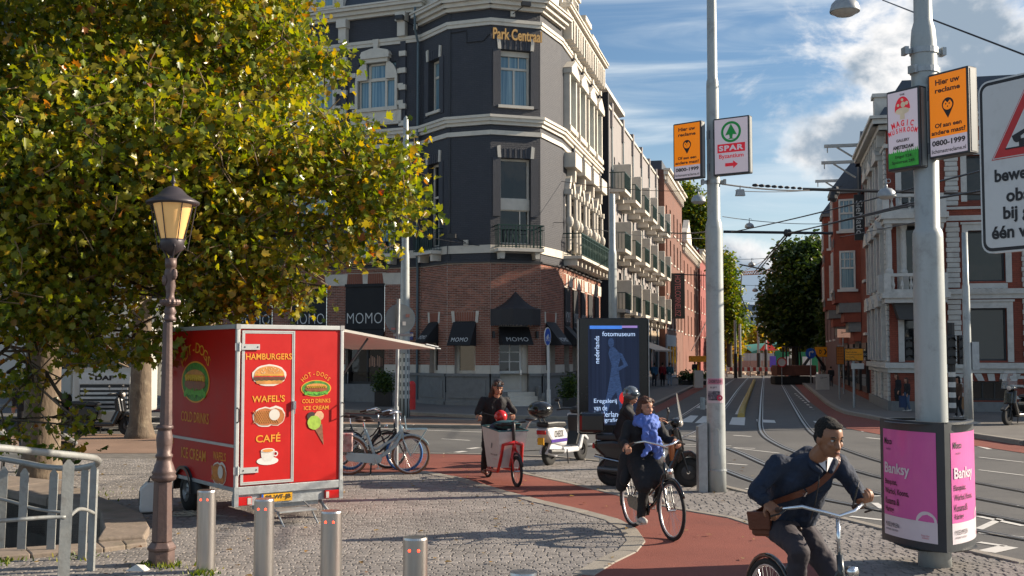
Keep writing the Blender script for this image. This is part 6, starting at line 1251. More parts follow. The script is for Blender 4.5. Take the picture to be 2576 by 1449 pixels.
m = MB(); m.box(-.06, .3, -.02, .02, D(0, 842, g.y).z - .03, D(0, 842, g.y).z + .02); m.build('bracket', GALV, o)
g = G(1381, 1037); o = thing('bicycle_sign', 'blue round bicycle path sign on a slim white pole before the hotel steps', 'road sign', (g.x, g.y, 0)); m = MB(); m.tube([(0, 0, 0), (-.03, 0, D(0, 868, g.y).z)], .05, 8); m.tube([(0, 0, 0), (-.01, 0, D(0, 980, g.y).z)], .075, 8); m.build('post', WHITE, o)
z = D(0, 847, g.y).z; f = T(-.05, -.06, z) @ RZ(R(68)); m = MB(f @ RX(PI / 2)); m.lathe([(.33, -.01), (.33, .01)], 28); m.build('disc', M('sign_blue', (.01, .09, .42), .4), o); m = MB(f); m.ring((0, 0), .305, .335, -.014, .012, 28); m.ring((-.11, -.08), .06, .085, -.014, -.01, 14); m.ring((.11, -.08), .06, .085, -.014, -.01, 14); m.slab([(-.11, -.09), (0, -.09), (.09, .05), (.05, .1), (-.05, .05)], -.014, -.01); m.build('bicycle_symbol', WHITE, o)
m = MB(); m.ell((0, 0, .03), (.12, .12, .05)); m.build('foot', GALV, o)
# road signs on the right pavement
def rsign(label, px, by, d=None, post=True, name='road_sign', cat='road sign', top=None, w=.04):
    g = G(px, by, SZ); o = thing(name, label, cat, (g.x, g.y, SZ)); m = MB(); m.tube([(0, 0, 0), (0, 0, D(px, top, g.y).z - SZ)], w, 8); m.build('post', GALV, o); return o, g
OSN = M('sign_orange', (.88, .34, .01), .5, emis=.0); BSN = M('sign_blue', ())
def plate(o, g, x0, y0, x1, y1, mat, name='plate', off=-.06, border=True):
    a, b = D(x0, y1, g.y), D(x1, y0, g.y); m = MB(T(-g.x, 0, -SZ)); m.box(a.x, b.x, off, off + .03, a.z, b.z); pl = m.build(name, INK if border else mat, o)
    if border: e = .02; m = MB(T(-g.x, 0, -SZ)); m.box(a.x + e, b.x - e, off - .004, off, a.z + e, b.z - e); m.build('face', mat, o)
    return T((a.x + b.x) / 2 - g.x, off - .006, (a.z + b.z) / 2 - SZ), b.x - a.x, b.z - a.z
o, g = rsign('blue round turn right sign on the right pavement', 2040, 965, top=878); m = MB(T(0, -.05, D(0, 889, g.y).z - SZ) @ RX(PI / 2)); m.lathe([(.35, 0), (.35, .02)], 24); m.build('disc', BSN, o); m = MB(T(0, -.08, D(0, 889, g.y).z - SZ)); m.tube([(-.08, 0, -.2), (-.08, 0, .05), (-.05, 0, .1), (.1, 0, .1)], .035, 6); m.slab([(.08, .0), (.22, .1), (.08, .2)], -.02, .01); m.build('arrow', WHITE, o)
o, g = rsign('orange detour sign with letter D and arrow on two thin posts', 2067, 958, top=872); t, w, h = plate(o, g, 2049, 872, 2087, 898, OSN); text('D', t @ T(-.14, 0, 0), .17, .3, INK, o, .04); m = MB(t); m.slab([(.1, -.2), (.2, -.2), (.33, 0), (.2, .2), (.1, .2), (.22, 0)], -.006, 0); m.build('arrow', INK, o); m = MB(); m.tube([(.3, 0, 0), (.25, 0, 2.2)], .03, 6); m.build('post', GALV, o)
o, g = rsign('narrow orange notice sign seen at an angle', 2112, 1005, top=868); t, w, h = plate(o, g, 2103, 872, 2122, 917, M('sign_orange_dark', (.55, .16, .02), .6)); [text(s, t @ T(0, 0, z), w * .75, .05, INK, o, 0) for s, z in (('Let op !', .32), ('Vanaf 1', .2), ('oktober', .08), ('bouw', -.04), ('afgesloten', -.16))]
o, g = rsign('wide orange notice sign with lines of text, on a grey post', 2149, 1026, top=875, w=.05); t, w, h = plate(o, g, 2124, 876, 2171, 908, OSN); [text(s, t @ T(-w * .45, 0, z), ww * w, .07, INK, o, 0, align='L') for s, z, ww in (('Let op !', .19, .35), ('Vanaf 1 oktober', .09, .6), ('Verkeerd parkeren', -.0, .85), ('op zondag', -.09, .45), ('van 12u - 24u', -.18, .6))]; t, w, h = plate(o, g, 2141, 914, 2172, 928, WHITE, off=-.05, border=False)
o, g = rsign('small lit salmon shop sign with scissors above the greenery', 2123, 990, top=850); t, w, h = plate(o, g, 2106, 828, 2140, 849, M('salmon_sign', (.6, .35, .25), .5, emis=.2), border=False); m = MB(t); m.ring((-.12, .03), .03, .05, -.004, 0, 10); m.tube([(-.08, 0, .02), (.2, 0, .06)], .012, 4); m.build('scissors', INK, o)
sg = thing('sandwich_board', 'white sandwich board on the pavement below the detour sign', 'sign'); g = G(2069, 980, SZ); m = MB(T(g.x, g.y, SZ)); m.slab([(-.33, 0), (.33, 0), (.33, .85), (-.33, .85)], -.2, -.17); m.build('board', WHITE, sg); m = MB(T(g.x, g.y, SZ)); m.slab([(-.33, 0), (.33, 0), (.33, .85), (-.33, .85)], .1, .13); m.build('board', WHITE, sg); m = MB(T(g.x, g.y, SZ)); m.ring((-.1, .65), .04, .055, -.21, -.2, 12); m.tube([(-.05, -.205, .64), (.2, -.205, .68)], .01, 4); m.build('scissors', INK, sg)
o, g = rsign('small cone shaped white traffic marker post behind the woman cyclist', 1768, 1030, top=1000, w=.1)
tb = thing('litter_bin', 'white and red litter bin on the right pavement', 'bin'); g = G(2173, 990, SZ); m = MB(T(g.x, g.y, SZ)); m.box(-.22, .22, -.2, .2, 0, .75); m.build('body', WHITE, tb, bevel=.03); m = MB(T(g.x, g.y, SZ)); m.box(-.24, .24, -.22, .22, .76, .9); m.build('lid', SRD, tb, bevel=.03)
po = thing('display_stand', 'yellow topped leaflet stand on the left pavement', 'stand'); g = G(1757, 975, SZ); m = MB(T(g.x, g.y, SZ)); m.box(-.25, .25, -.2, .2, 0, 1.0); m.build('body', WHITE, po); m = MB(T(g.x, g.y, SZ)); m.box(-.5, .5, -.3, .3, 1.5, 1.85); m.box(-.05, .05, -.05, .05, 1.0, 1.5); m.build('top', OSN, po)
fh = thing('fire_box', 'small red standpipe beside the striped pole foot', 'hydrant'); g = G(1036, 1030, SZ); m = MB(T(g.x, g.y, SZ)); m.lathe([(.13, 0), (.13, .9), (.08, 1.0), (.0, 1.02)], 12); m.build('body', SRD, fh)
sn = thing('street_name_sign', 'small blue street name plate on the hotel brickwork', 'sign'); m = MB(FR['L']); m.box(Lx(1.25), Lx(.35), -.08, -.04, 3.0, 3.35); m.build('plate', M('enamel_blue', (.01, .03, .2), .3), sn); text('LEIDSE KADE', FR['L'] @ T(Lx(.8), -.09, 3.2), .7, .1, WL, sn)
# overhead wires and hanging lamps
WIRE = M('wire', (.02, .02, .022), .5); w_ = thing('overhead_wires', 'thin black tram wires and span cables over the junction', 'wires')
def wire(pts, r=.012, sag=0.0, mat=WIRE, name='wire', par=w_):
    P = [D(*p) for p in pts]
    if len(P) == 2 and sag: P = [P[0].lerp(P[1], i / 10) - Vector((0, 0, sag * 4 * (i / 10) * (1 - i / 10))) for i in range(11)]
    m = MB(); m.tube(P, r, 5); return m.build(name, mat, par)
for a, b, r, s in (((1810, 462, 17.2), (2060, 478, 25), .014, .05), ((2020, 476, 24), (2310, 484, 24), .035, 0), ((2375, 486, 24), (2470, 488, 24), .035, 0), ((1820, 583, 38), (2095, 587, 38), .05, 0), ((1655, 580, 60), (1780, 583, 38), .03, .1),
                   ((1850, 480, 30), (2120, 468, 40), .012, .1), ((1818, 545, 35), (2095, 562, 45), .012, .1), ((1835, 585, 38), (2310, 470, 22), .018, .05), ((2310, 470, 22), (2700, 370, 14), .018, 0), ((1900, 690, 80), (1985, 588, 38), .03, .0), ((1985, 588, 38), (2310, 507, 20), .02, .0), ((1893, 690, 80), (1978, 588, 38), .03, .0), ((1978, 588, 38), (2310, 513, 21), .02, .0),
                   ((2310, 507, 20), (2700, 440, 14), .02, 0), ((1866, 690, 80), (1862, 740, 80), .04, 0), ((1862, 740, 80), (1878, 780, 80), .04, 0), ((2220, 0, 22), (2330, 43, 15), .012, 0), ((2330, 43, 15), (2700, 185, 12), .012, 0), ((1415, 560, 48), (2095, 690, 60), .015, .2) if False else ((1040, 530, 45), (1420, 560, 45), .012, .1),
                   ((1030, 585, 42), (1330, 625, 44), .014, .15), ((1410, 560, 48), (1770, 600, 60), .015, .2), ((600, 200, 30), (1030, 405, 38), .012, .3), ((1355, 445, 47), (1780, 480, 40), .012, .2), ((1700, 690, 60), (1790, 693, 60), .03, 0), ((1815, 650, 90), (2000, 640, 90), .02, .2), ((1850, 715, 110), (1990, 712, 110), .02, .2), ((1850, 755, 130), (1990, 752, 130), .02, .2), ((1860, 665, 75), (1950, 684, 75), .05, 0), ((2095, 600, 55), (2300, 560, 30), .015, 0)): wire([a, b], r, s)
m = MB()
for x, y, d in ((1985, 586, 38), (1978, 586, 38), (2097, 495, 26), (2102, 482, 26)): p = D(x, y, d); m.ell(p, (.1, .1, .14), 8, 5)
for i in range(8): p = D(1900 + i * 16, 466 + i * 1.1, 19 + i * .6); m.ell(p, (.06, .03, .03), 6, 4)
m.build('insulator', WIRE, w_, kind='stuff')
for x, y, d, r, l in ((2125, 14, 18, .25, 'large hanging dome lamp at the top of the sky'), (1757, 500, 30, .2, 'dome lamp left of the middle mast'), (2230, 485, 23, .19, 'dome lamp hanging before the right mansion'), (1885, 567, 48, .2, 'dome lamp above the horizontal span bar'), (1891, 664, 70, .23, 'small dome lamp above the crane jib'), (1900, 729, 95, .26, 'smallest and farthest dome lamp over the street'), (768, 243, 30, .19, 'white dome lamp against the hotel windows, left one'), (921, 332, 32, .19, 'white dome lamp against the hotel windows, right one'), (540, 243, 28, .19, 'dome lamp half hidden in the tree leaves')):
    p = D(x, y, d); r = r if d > 20 else .24; o = thing('hanging_lamp', l, 'lamp', tuple(p), group='dome lamps hung over the street'); m = MB(); m.smooth = True; m.lathe([(r, -r * .45), (r * 1.02, -r * .35), (r * .9, .1 * r), (r * .6, r * .42), (r * .15, r * .55), (r * .1, r * .9)], 20, cap=False); m.build('dome', M('lamp_dome', (.33, .35, .36), .4, .3), o)
    m = MB(); m.smooth = True; m.lathe([(r * .05, -r * .75), (r * .6, -r * .68), (r * .95, -r * .45)], 20, cap=False); m.build('glass', M('lamp_bowl', (.4, .4, .38), .2), o); m = MB(); m.tube([(0, 0, r * .8), (0, 0, r * 1.6)], .015, 5); m.ring((r * .25, r * 1.3), r * .2, r * .25, -.01, .01, 12); m.build('hook', GALV, o)
p = D(1862, 484, 19); o = thing('hanging_lamp', 'box shaped floodlight hanging under the span cable', 'lamp', tuple(p)); m = MB(); m.add([(-.08, -.05, -.06), (.08, -.05, -.06), (.08, .05, -.06), (-.08, .05, -.06), (-.06, -.04, .05), (.06, -.04, .05), (.06, .04, .05), (-.06, .04, .05)], [(0, 3, 2, 1), (4, 5, 6, 7), (0, 1, 5, 4), (1, 2, 6, 5), (2, 3, 7, 6), (3, 0, 4, 7)]); m.build('housing', GALV, o); m = MB(); m.tube([(0, 0, .05), (0, 0, .12)], .01, 5); m.build('hook', GALV, o)
# railing with round handrail at the bottom left
rl = thing('railing', 'curved grey steel railing round the stairwell in the bottom left corner', 'railing'); GR = M('grey_railing_paint', (.28, .29, .28), .45, .2, .12, 5, .15, 30, stain=((.14, .11, .09), 9, .5))
HR = [D(-140, 1120, 8.6), D(0, 1127, 9.2), D(100, 1137, 9.7), D(190, 1146, 10.2), D(236, 1152, 10.6), D(248, 1160, 10.9)]
HR2 = [D(248, 1160, 10.9), D(243, 1168, 11.2), D(225, 1173, 11.5), D(190, 1178, 11.8), D(120, 1175, 12.0), D(40, 1160, 12.2), D(-80, 1140, 12.4)]
HP = smooth([Vector(p) for p in HR], 5) + smooth([Vector(p) for p in HR2], 5)[1:]
m = MB(); m.smooth = True; m.tube(HP, .032, 10); m.build('handrail', GR, rl)
def rpost(px, yt, yb, d, w, yaw):
    a, b = D(px, yt, d), D(px - (yb - yt) * .045, yb, d); f = Matrix.Translation((b.x, b.y, b.z)) @ RZ(yaw); H_ = (a - b).length; m = MB(f); tl = (a.x - b.x)
    m.add([(-w / 2, -.012, 0), (w / 2, -.012, 0), (w / 2, .012, 0), (-w / 2, .012, 0), (-w / 2 + tl, -.012, H_), (w / 2 + tl, -.012, H_), (w / 2 + tl, .012, H_), (-w / 2 + tl, .012, H_)], [(0, 3, 2, 1), (4, 5, 6, 7), (0, 1, 5, 4), (1, 2, 6, 5), (2, 3, 7, 6), (3, 0, 4, 7)]); m.add([(-w / 2 + tl, -.01, H_), (w / 2 + tl, -.01, H_), (tl + .012, -.01, H_ + .05), (tl - .012, -.01, H_ + .05)], [(0, 1, 2, 3)]); m.build('post', GR, rl)
    m = MB(f); m.bev(-w, w, -.06, .06, -.03, .015, .005); 
    for x in (-w * .8, w * .8): m.tube([(x, -.03, .0), (x, -.03, .05)], .012, 6)
    m.build('foot_plate', GR, rl)
for a in ((172, 1170, 1500, 10.1, .10, .5), (62, 1190, 1404, 11.9, .085, .2), (136, 1192, 1425, 11.9, .085, .1), (216, 1186, 1445, 11.6, .085, -.2), (240, 1180, 1455, 11.0, .09, -.5), (10, 1185, 1390, 12.1, .08, .3), (-60, 1160, 1500, 9.0, .1, .5)): rpost(*a)
for P in ([D(-140, 1315, 9.0), D(0, 1310, 9.7), D(110, 1302, 10.0), D(165, 1301, 10.1)], [D(176, 1298, 10.2), D(195, 1282, 10.4), D(215, 1282, 10.7), D(238, 1292, 11.0)], [D(-60, 1240, 12.1), D(30, 1262, 12.0), D(90, 1280, 11.9), D(165, 1290, 11.9)]): m = MB(); m.smooth = True; m.tube(smooth([Vector(p) for p in P], 4), .018, 8); m.build('mid_rail', GR, rl)
# ================================================================== food trailer
g0 = Vector((-3.83 * K, 15.5 * K, 0)); ux = Vector((.804, .595, 0)); TF_ = fr(g0, ux); ft = thing('food_trailer', 'red hot dog and hamburger sales trailer with raised side flap', 'trailer')
WT, LTt, Z0, Z1 = 1.672 * K, 2.9 * K, .5 * K, 2.8 * K
LFm = TF_ @ T(0, LTt, 0) @ RZ(-PI / 2)   # left side: x runs from the front end to the rear corner
ALW = M('white_profile', (.50, .51, .50), .4, .3, .05)
m = MB(TF_); m.box(.03, WT - .03, .03, LTt - .03, Z0, Z1 - .02); m.build('body', RED, ft)
m = MB(TF_); m.box(.80, WT - .05, .022, .030, Z0 + .05, Z1 - .06); m.build('rear_panel', RED, ft)
for x, y in ((0, 0), (WT - .05, 0), (0, LTt - .05), (WT - .05, LTt - .05)): m = MB(TF_); m.box(x, x + .05, y, y + .05, Z0 - .16, Z1 - .06); m.build('corner_post', ALW, ft, bevel=.01); m = MB(TF_); m.box(x - .004, x + .054, y - .004, y + .054, Z1 - .06, Z1 + .004); m.build('corner_cap', M('cap_grey', (.3, .3, .3), .5), ft); m = MB(TF_); m.box(x - .003, x + .053, y - .003, y + .053, Z0 - .2, Z0 + .04); m.build('corner_foot', GALV, ft)
for a in ((.05, WT - .05, .0, .05, Z1 - .055, Z1), (.05, WT - .05, LTt - .05, LTt, Z1 - .055, Z1), (0, .05, .05, LTt - .05, Z1 - .055, Z1), (WT - .05, WT, .05, LTt - .05, Z1 - .055, Z1)): m = MB(TF_); m.box(*a); m.build('roof_rail', ALW, ft, bevel=.006)
for a in ((.05, WT - .05, .0, .045, Z0 - .06, Z0 + .04), (0, .045, .05, LTt - .05, Z0 - .02, Z0 + .03), (WT - .045, WT, .05, LTt - .05, Z0 - .02, Z0 + .03)): m = MB(TF_); m.box(*a); m.build('lower_rail', GALV, ft, bevel=.006)
dx0, dx1, dz0, dz1 = .075, .785, Z0 + .06, Z1 - .075
d_ = None; m = MB(TF_); m.box(dx0 + .03, dx1 - .03, .008, .03, dz0 + .03, dz1 - .03); door = m.build('rear_door', RED, ft)
for o_, i_, y in ((0, .018, .0), (.021, .036, .003)):
    for a in ((dx0 + o_, dx0 + i_, dz0 + o_, dz1 - o_), (dx1 - i_, dx1 - o_, dz0 + o_, dz1 - o_), (dx0 + i_, dx1 - i_, dz0 + o_, dz0 + i_), (dx0 + i_, dx1 - i_, dz1 - i_, dz1 - o_)): m = MB(TF_); m.box(a[0], a[1], y, .03, a[2], a[3]); m.build('door_profile', ALW, door)
for z in (Z0 + .24, Z1 - .28):
    m = MB(TF_); m.box(-.02, .06, -.012, .0, z - .045, z + .045); m.box(.06, .30, -.016, -.006, z - .035, z + .035); m.tube([(.03, -.02, z - .06), (.03, -.02, z + .06)], .012, 8); h = m.build('hinge', ALW, door)
    for x in (.10, .27): m = MB(TF_); m.tube([(x, -.02, z), (x + .004, -.016, z)], .01, 6); m.build('screw', BLACK, h)
def handle(x, z, a=0): m = MB(TF_); m.tube([(x, 0, z - .09), (x, -.055, z - .075), (x, -.055, z + .075), (x, 0, z + .09)], .009, 6); m.build('grab_handle', BLACK, ft)
handle(.02, Z0 + .92); handle(WT - .02, Z0 + .95); m = MB(TF_); m.box(dx1 - .03, dx1 + .01, -.03, 0, 1.42, 1.52); m.tube([(dx1 - .01, -.03, 1.5), (dx1 - .01, -.03, 1.36)], .009, 6); m.build('door_lock', CHROME, door)
# bumper, lights, plate, drawbar, step
m = MB(TF_); m.box(.0, WT, .04, .08, Z0 - .2, Z0 - .06); m.build('bumper', GALV, ft)
for x in (.03, WT - .25):
    m = MB(TF_); m.box(x, x + .2, .0, .04, Z0 - .19, Z0 - .085); lt = m.build('tail_light', M('tail_red', (.5, .01, .01), .15, coat=.6), ft, bevel=.005)
    m = MB(TF_); m.box(x + (.01 if x > 1 else .14), x + (.05 if x > 1 else .19), -.004, .0, Z0 - .18, Z0 - .1); m.build('lens', M('lens_clear', (.5, .45, .42), .15), lt)
m = MB(TF_); m.box(.36, .78, .02, .035, Z0 - .175, Z0 - .07); npl = m.build('number_plate', M('plate_yellow', (.75, .38, .01), .45, var=.02), ft); text('98-WF-JB', TF_ @ T(.585, .018, Z0 - .122), .34, .072, INK, npl, .02); m = MB(TF_); m.box(.362, .39, .016, .019, Z0 - .173, Z0 - .072); m.build('plate_band', BSN, npl)
m = MB(TF_); m.box(.3, WT - .3, .1, .16, Z0 - .26, Z0 - .2)
for x in (.35, WT - .3): m.tube([(x, .3, Z0 - .1), (x + .12, -.05, .04)], .02, 6); m.tube([(x + .25, .6, Z0 - .1), (x + .05, .0, .04)], .015, 6)
m.build('chassis', GALV, ft)
m = MB(TF_); m.box(.45, .95, -.32, -.06, .17, .19); 
for x in (.47, .93): m.tube([(x, -.0, Z0 - .2), (x, -.2, .18), (x + .02, -.38, .0)], .012, 6)
m.build('folding_step', GALV, ft)
for y in (1.55 * K + .35,):
    fx = TF_ @ T(.02, y, .28)
    for s in (0, WT - .04 - .17):
        f2 = TF_ @ T(.02 + s, y, .27) @ RY(PI / 2)
        m = MB(f2); m.smooth = True; m.lathe([(.14, .0), (.2, .0), (.26, .02), (.27, .05), (.27, .12), (.25, .16), (.14, .17)], 28, cap=False); wh = m.build('wheel', RUBBER, ft); m = MB(f2); m.lathe([(.0, .03), (.05, .0), (.06, .03), (.15, .05), (.165, .02)], 16, cap=False); m.build('rim', M('rim_grey', (.4, .42, .42), .4, .5), wh)
    m = MB(TF_ @ T(-.015, y, .27) @ RY(PI / 2)); m.smooth = True; m.lathe([(.33, -.0), (.34, -.01), (.34, .24), (.33, .25)], 20, cap=False, a0=R(90), a1=R(270)); m.lathe([(.30, -.02), (.345, -.02)], 20, cap=False, a0=R(90), a1=R(270)); m.build('mudguard', BLACK, ft)
m = MB(LFm); m.box(.05, LTt - .05, -.006, .03, 1.1 * K - .012, 1.1 * K + .022); m.build('side_moulding', ALW, ft)
m = MB(LFm); m.box(.05, LTt - .05, .022, .03, 1.1 * K + .02, Z1 - .06); m.build('side_flap', RED, ft); m = MB(LFm); m.box(.05, LTt - .05, .018, .03, Z0 + .03, 1.1 * K - .014); m.build('side_panel', RED, ft)
# print on the trailer
def K_(z): return z * K
RT = TF_ @ T(0, .006, 0); RP = TF_ @ T(0, .020, 0)
for s, z, w, h, b in (('HAMBURGERS', 2.35, .62, .078, .045), ("WAFEL'S", 1.755, .44, .085, .045), ('CAFÉ', 1.21, .33, .115, .05)): text(s, RT @ T(.435, 0, K_(z)), w, h, YEL, ft, b * .35)
arctext('HOT-DOGS', RP @ T(1.23 * K, 0, K_(1.90)), .225, .18, R(152), R(28), .056, YEL, ft, .004, wf=.52)
for s, z, w in (('COLD DRINKS', 1.705, .40), ('ICE CREAM', 1.605, .35)): text(s, RP @ T(1.24 * K, 0, K_(z)), w, .052, YEL, ft, .012)
GRN = M('print_green', (.05, .22, .02), .5, var=.7, scale=16, stain=((.01, .04, .005), 9, .9)); SAUS = M('print_sausage', (.24, .06, .015), .45, var=.35, scale=10); MUST = M('print_mustard', (.6, .38, .03), .5); BUN = M('print_bun', (.55, .23, .05), .5, var=.25, scale=9); PW = M('print_white', (.62, .58, .52), .5, var=.05)
def el(m, cx, cz, rx, rz, y, n=28, a0=0, a1=360, wob=0): m.slab([(cx + rx * math.cos(R(a0 + (a1 - a0) * i / n)) * (1 + wob * math.sin(i * 2.4)), cz + rz * math.sin(R(a0 + (a1 - a0) * i / n)) * (1 + wob * math.sin(i * 2.4))) for i in range(n + (0 if a1 - a0 == 360 else 1))], y - .002, y)
def hotdog(fm, cx, cz, w, h):
    m = MB(fm); el(m, cx, cz, w / 2, h / 2, -.001, 36); m.build('oval_border', YEL, ft); m = MB(fm); el(m, cx, cz, w * .465, h * .465, -.003, 36); m.build('oval_ground', GRN, ft)
    m = MB(fm); el(m, cx, cz + h * .08, w * .36, h * .22, -.006, 24); m.build('bun', BUN, ft); m = MB(fm); el(m, cx, cz - h * .05, w * .37, h * .16, -.008, 24); m.build('sausage', SAUS, ft)
    m = MB(fm); m.tube([(cx - w * .33 + w * .66 * i / 60, -.012, cz + h * .10 + h * .07 * math.sin(i * .95)) for i in range(61)], w * .011, 5); m.build('mustard', MUST, ft)
    m = MB(fm)
    for i in range(11): el(m, cx - w * .34 + w * .068 * i, cz - h * (.30 - .08 * abs(math.sin(i * 1.9))) , w * .05, h * .085, -.008, 8)
    m.build('lettuce', M('print_lettuce', (.10, .38, .03), .5, var=.4, scale=20), ft, kind='stuff')
hotdog(RP, 1.235 * K, K_(1.885), .43, .215)
# burger
bm = RT @ T(.44, 0, K_(2.085)); m = MB(bm); el(m, 0, 0, .232, .137, -.001, 24, wob=.02); m.build('burger_outline', PW, ft); m = MB(bm); m.slab([(-.2, -.035)] + [(.2 * math.cos(R(a)), -.0 + .115 * math.sin(R(a)) ** .8) for a in range(0, 181, 12)][::1][::-1][::-1] + [], -.004, -.001); 
m = MB(bm); m.slab([(.20, -.01)] + [(.20 * math.cos(R(a)), .01 + .105 * math.sin(R(a))) for a in range(0, 181, 12)] + [(-.20, -.01)], -.005, -.002); m.build('bun_top', BUN, ft); m = MB(bm)
for i in range(26): a, r = random.uniform(20, 160), random.uniform(.4, .92); el(m, .19 * r * math.cos(R(a)), .01 + .10 * r * math.sin(R(a)), .006, .004, -.007, 6)
m.build('seed', M('print_seed', (.75, .6, .35), .5), ft, kind='stuff')
for z0, z1, w, c, nm in ((-.005, .012, .2, (.55, .3, .03), 'cheese'), (-.022, -.004, .205, (.5, .02, .01), 'tomato'), (-.055, -.02, .21, (.10, .03, .012), 'patty'), (-.062, -.05, .2, (.05, .12, .02), 'leaf')): m = MB(bm); m.slab([(-w, z0)] + [(-w + 2 * w * i / 12, z0 - .006 * (i % 2)) for i in range(1, 12)] + [(w, z0), (w, z1), (-w, z1)], -.006 - (nm == 'patty') * .002, -.002); m.build(nm, M('print_' + nm, c, .5, var=.3, scale=20), ft)
m = MB(bm); m.slab([(-.19, -.058), (-.17, -.1), (-.12, -.11), (.12, -.11), (.17, -.1), (.19, -.058)], -.005, -.002); m.build('bun_bottom', BUN, ft)
def waffle(fm, s=1.0, sx=1.0):
    m = MB(fm); el(m, -.05 * sx, 0, .165 * s * sx, .125 * s, -.001, 24, wob=.03); el(m, .09 * sx, .01, .13 * s * sx, .125 * s, -.0012, 24, wob=.03); m.build('waffle_outline', PW, ft); W1 = M('print_waffle', (.40, .13, .03), .5, var=.25, scale=12)
    m = MB(fm); el(m, -.05 * sx, 0, .15 * s * sx, .108 * s, -.004, 24, wob=.03); el(m, .09 * sx, 0, .12 * s * sx, .105 * s, -.0042, 24, wob=.03); m.build('waffle', W1, ft); m = MB(fm)
    for i in range(-4, 5):
        for q in (1, -1): c = -.04 + i * .03; m.tube([((c - .05 * q) * s * sx, -.008, -.075 * s), ((c + .05 * q) * s * sx, -.008, .075 * s)], .0045 * s, 4)
    m.build('waffle_ridge', M('print_ridge', (.62, .27, .07), .5), ft, kind='stuff'); m = MB(fm); el(m, .07 * sx, .025 * s, .072 * s * sx, .07 * s, -.012, 20); m.build('cream', PW, ft)
waffle(RT @ T(.44, 0, K_(1.50)))
cm = RT @ T(.43, 0, K_(.945)); CW = M('print_cup', (.68, .66, .62), .4, var=.04); m = MB(cm); el(m, 0, -.055, .145, .05, -.002, 24); m.build('saucer', CW, ft); m = MB(cm); m.slab([(-.045, -.06), (.045, -.06), (.085, .0), (.092, .075), (-.092, .075), (-.085, .0)], -.005, -.002); m.build('cup', M('print_cup2', (.6, .58, .54), .4), ft); m = MB(cm); el(m, 0, .075, .092, .028, -.007, 20); m.build('cup_rim', CW, ft); m = MB(cm); el(m, 0, .074, .075, .02, -.009, 20); m.build('coffee', BUN, ft); m = MB(cm); m.ring((.105, .03), .02, .034, -.005, -.002, 14); m.build('cup_handle', CW, ft)
im = RP @ T(1.235 * K, 0, K_(1.37)); m = MB(im); m.slab([(-.02, -.06), (.085, -.02), (.115, -.27)][::-1][::-1] if False else [(-.03, -.04), (.115, -.27), (.09, -.0)], -.004, -.002); m.build('cone', M('print_cone', (.20, .08, .04), .5, var=.4, scale=30), ft)
for cx, cz, r, c, nm in ((-.065, .10, .062, (.03, .015, .015), 'chocolate_scoop'), (.045, .105, .065, (.6, .35, .2), 'vanilla_scoop'), (-.025, .02, .095, (.30, .45, .05), 'green_scoop')): m = MB(im); el(m, cx, cz, r, r * .95, -.005 - r * .02, 18, wob=.03); m.build(nm, M('print_' + nm, c, .5, var=.25, scale=14), ft)
LPp = LFm @ T(0, .020, 0); xs = lambda s: LTt - s * K
arctext('HOT-DOGS', LPp @ T(xs(1.6), 0, K_(1.98)), .58, .44, R(150), R(30), .135, YEL, ft, .006, wf=.78); hotdog(LPp, xs(1.6), K_(1.965), 1.02, .555); text('COLD DRINKS', LPp @ T(xs(1.6), 0, K_(1.435)), 1.0, .14, YEL, ft, .008); text('ICE CREAM', LFm @ T(xs(1.62), .016, K_(.885)), .88, .145, YEL, ft, .008)
text("WAFEL'S", LFm @ T(xs(.6), .016, K_(.93)), .42, .11, YEL, ft, .012); waffle(LFm @ T(xs(.6), .014, K_(.68)), 1.15); text('HAMBURGERS', LFm @ T(xs(2.75), .016, K_(1.03)), .5, .07, YEL, ft, .012)
# raised flap on the far side with its struts
m = MB(TF_); fl = [(WT, .05, 2.72 * K), (WT + 1.45, .05, 2.46 * K), (WT + 1.45, LTt - .1, 2.46 * K), (WT, LTt - .1, 2.72 * K)]; m.add(fl + [(x, y, z + .035) for x, y, z in fl], [(0, 1, 2, 3), (7, 6, 5, 4), (0, 4, 5, 1), (1, 5, 6, 2), (2, 6, 7, 3), (3, 7, 4, 0)]); m.build('side_awning', M('flap_white', (.55, .52, .47), .5), ft)
for y in (.12, LTt - .2): m = MB(TF_); m.tube([(WT, y, 2.0 * K), (WT + .42, y, 2.62 * K)], .014, 6); m.build('gas_strut', BLACK, ft)
m = MB(TF_); m.tube([(WT + 1.3, .05, 2.5 * K + .03), (WT + 1.5, .05, 2.47 * K + .02)], .012, 5); m.tube([(WT + 1.3, .07, 2.5 * K), (WT + 1.55, .07, 2.44 * K + .02)], .01, 5); m.build('latch', GALV, ft)
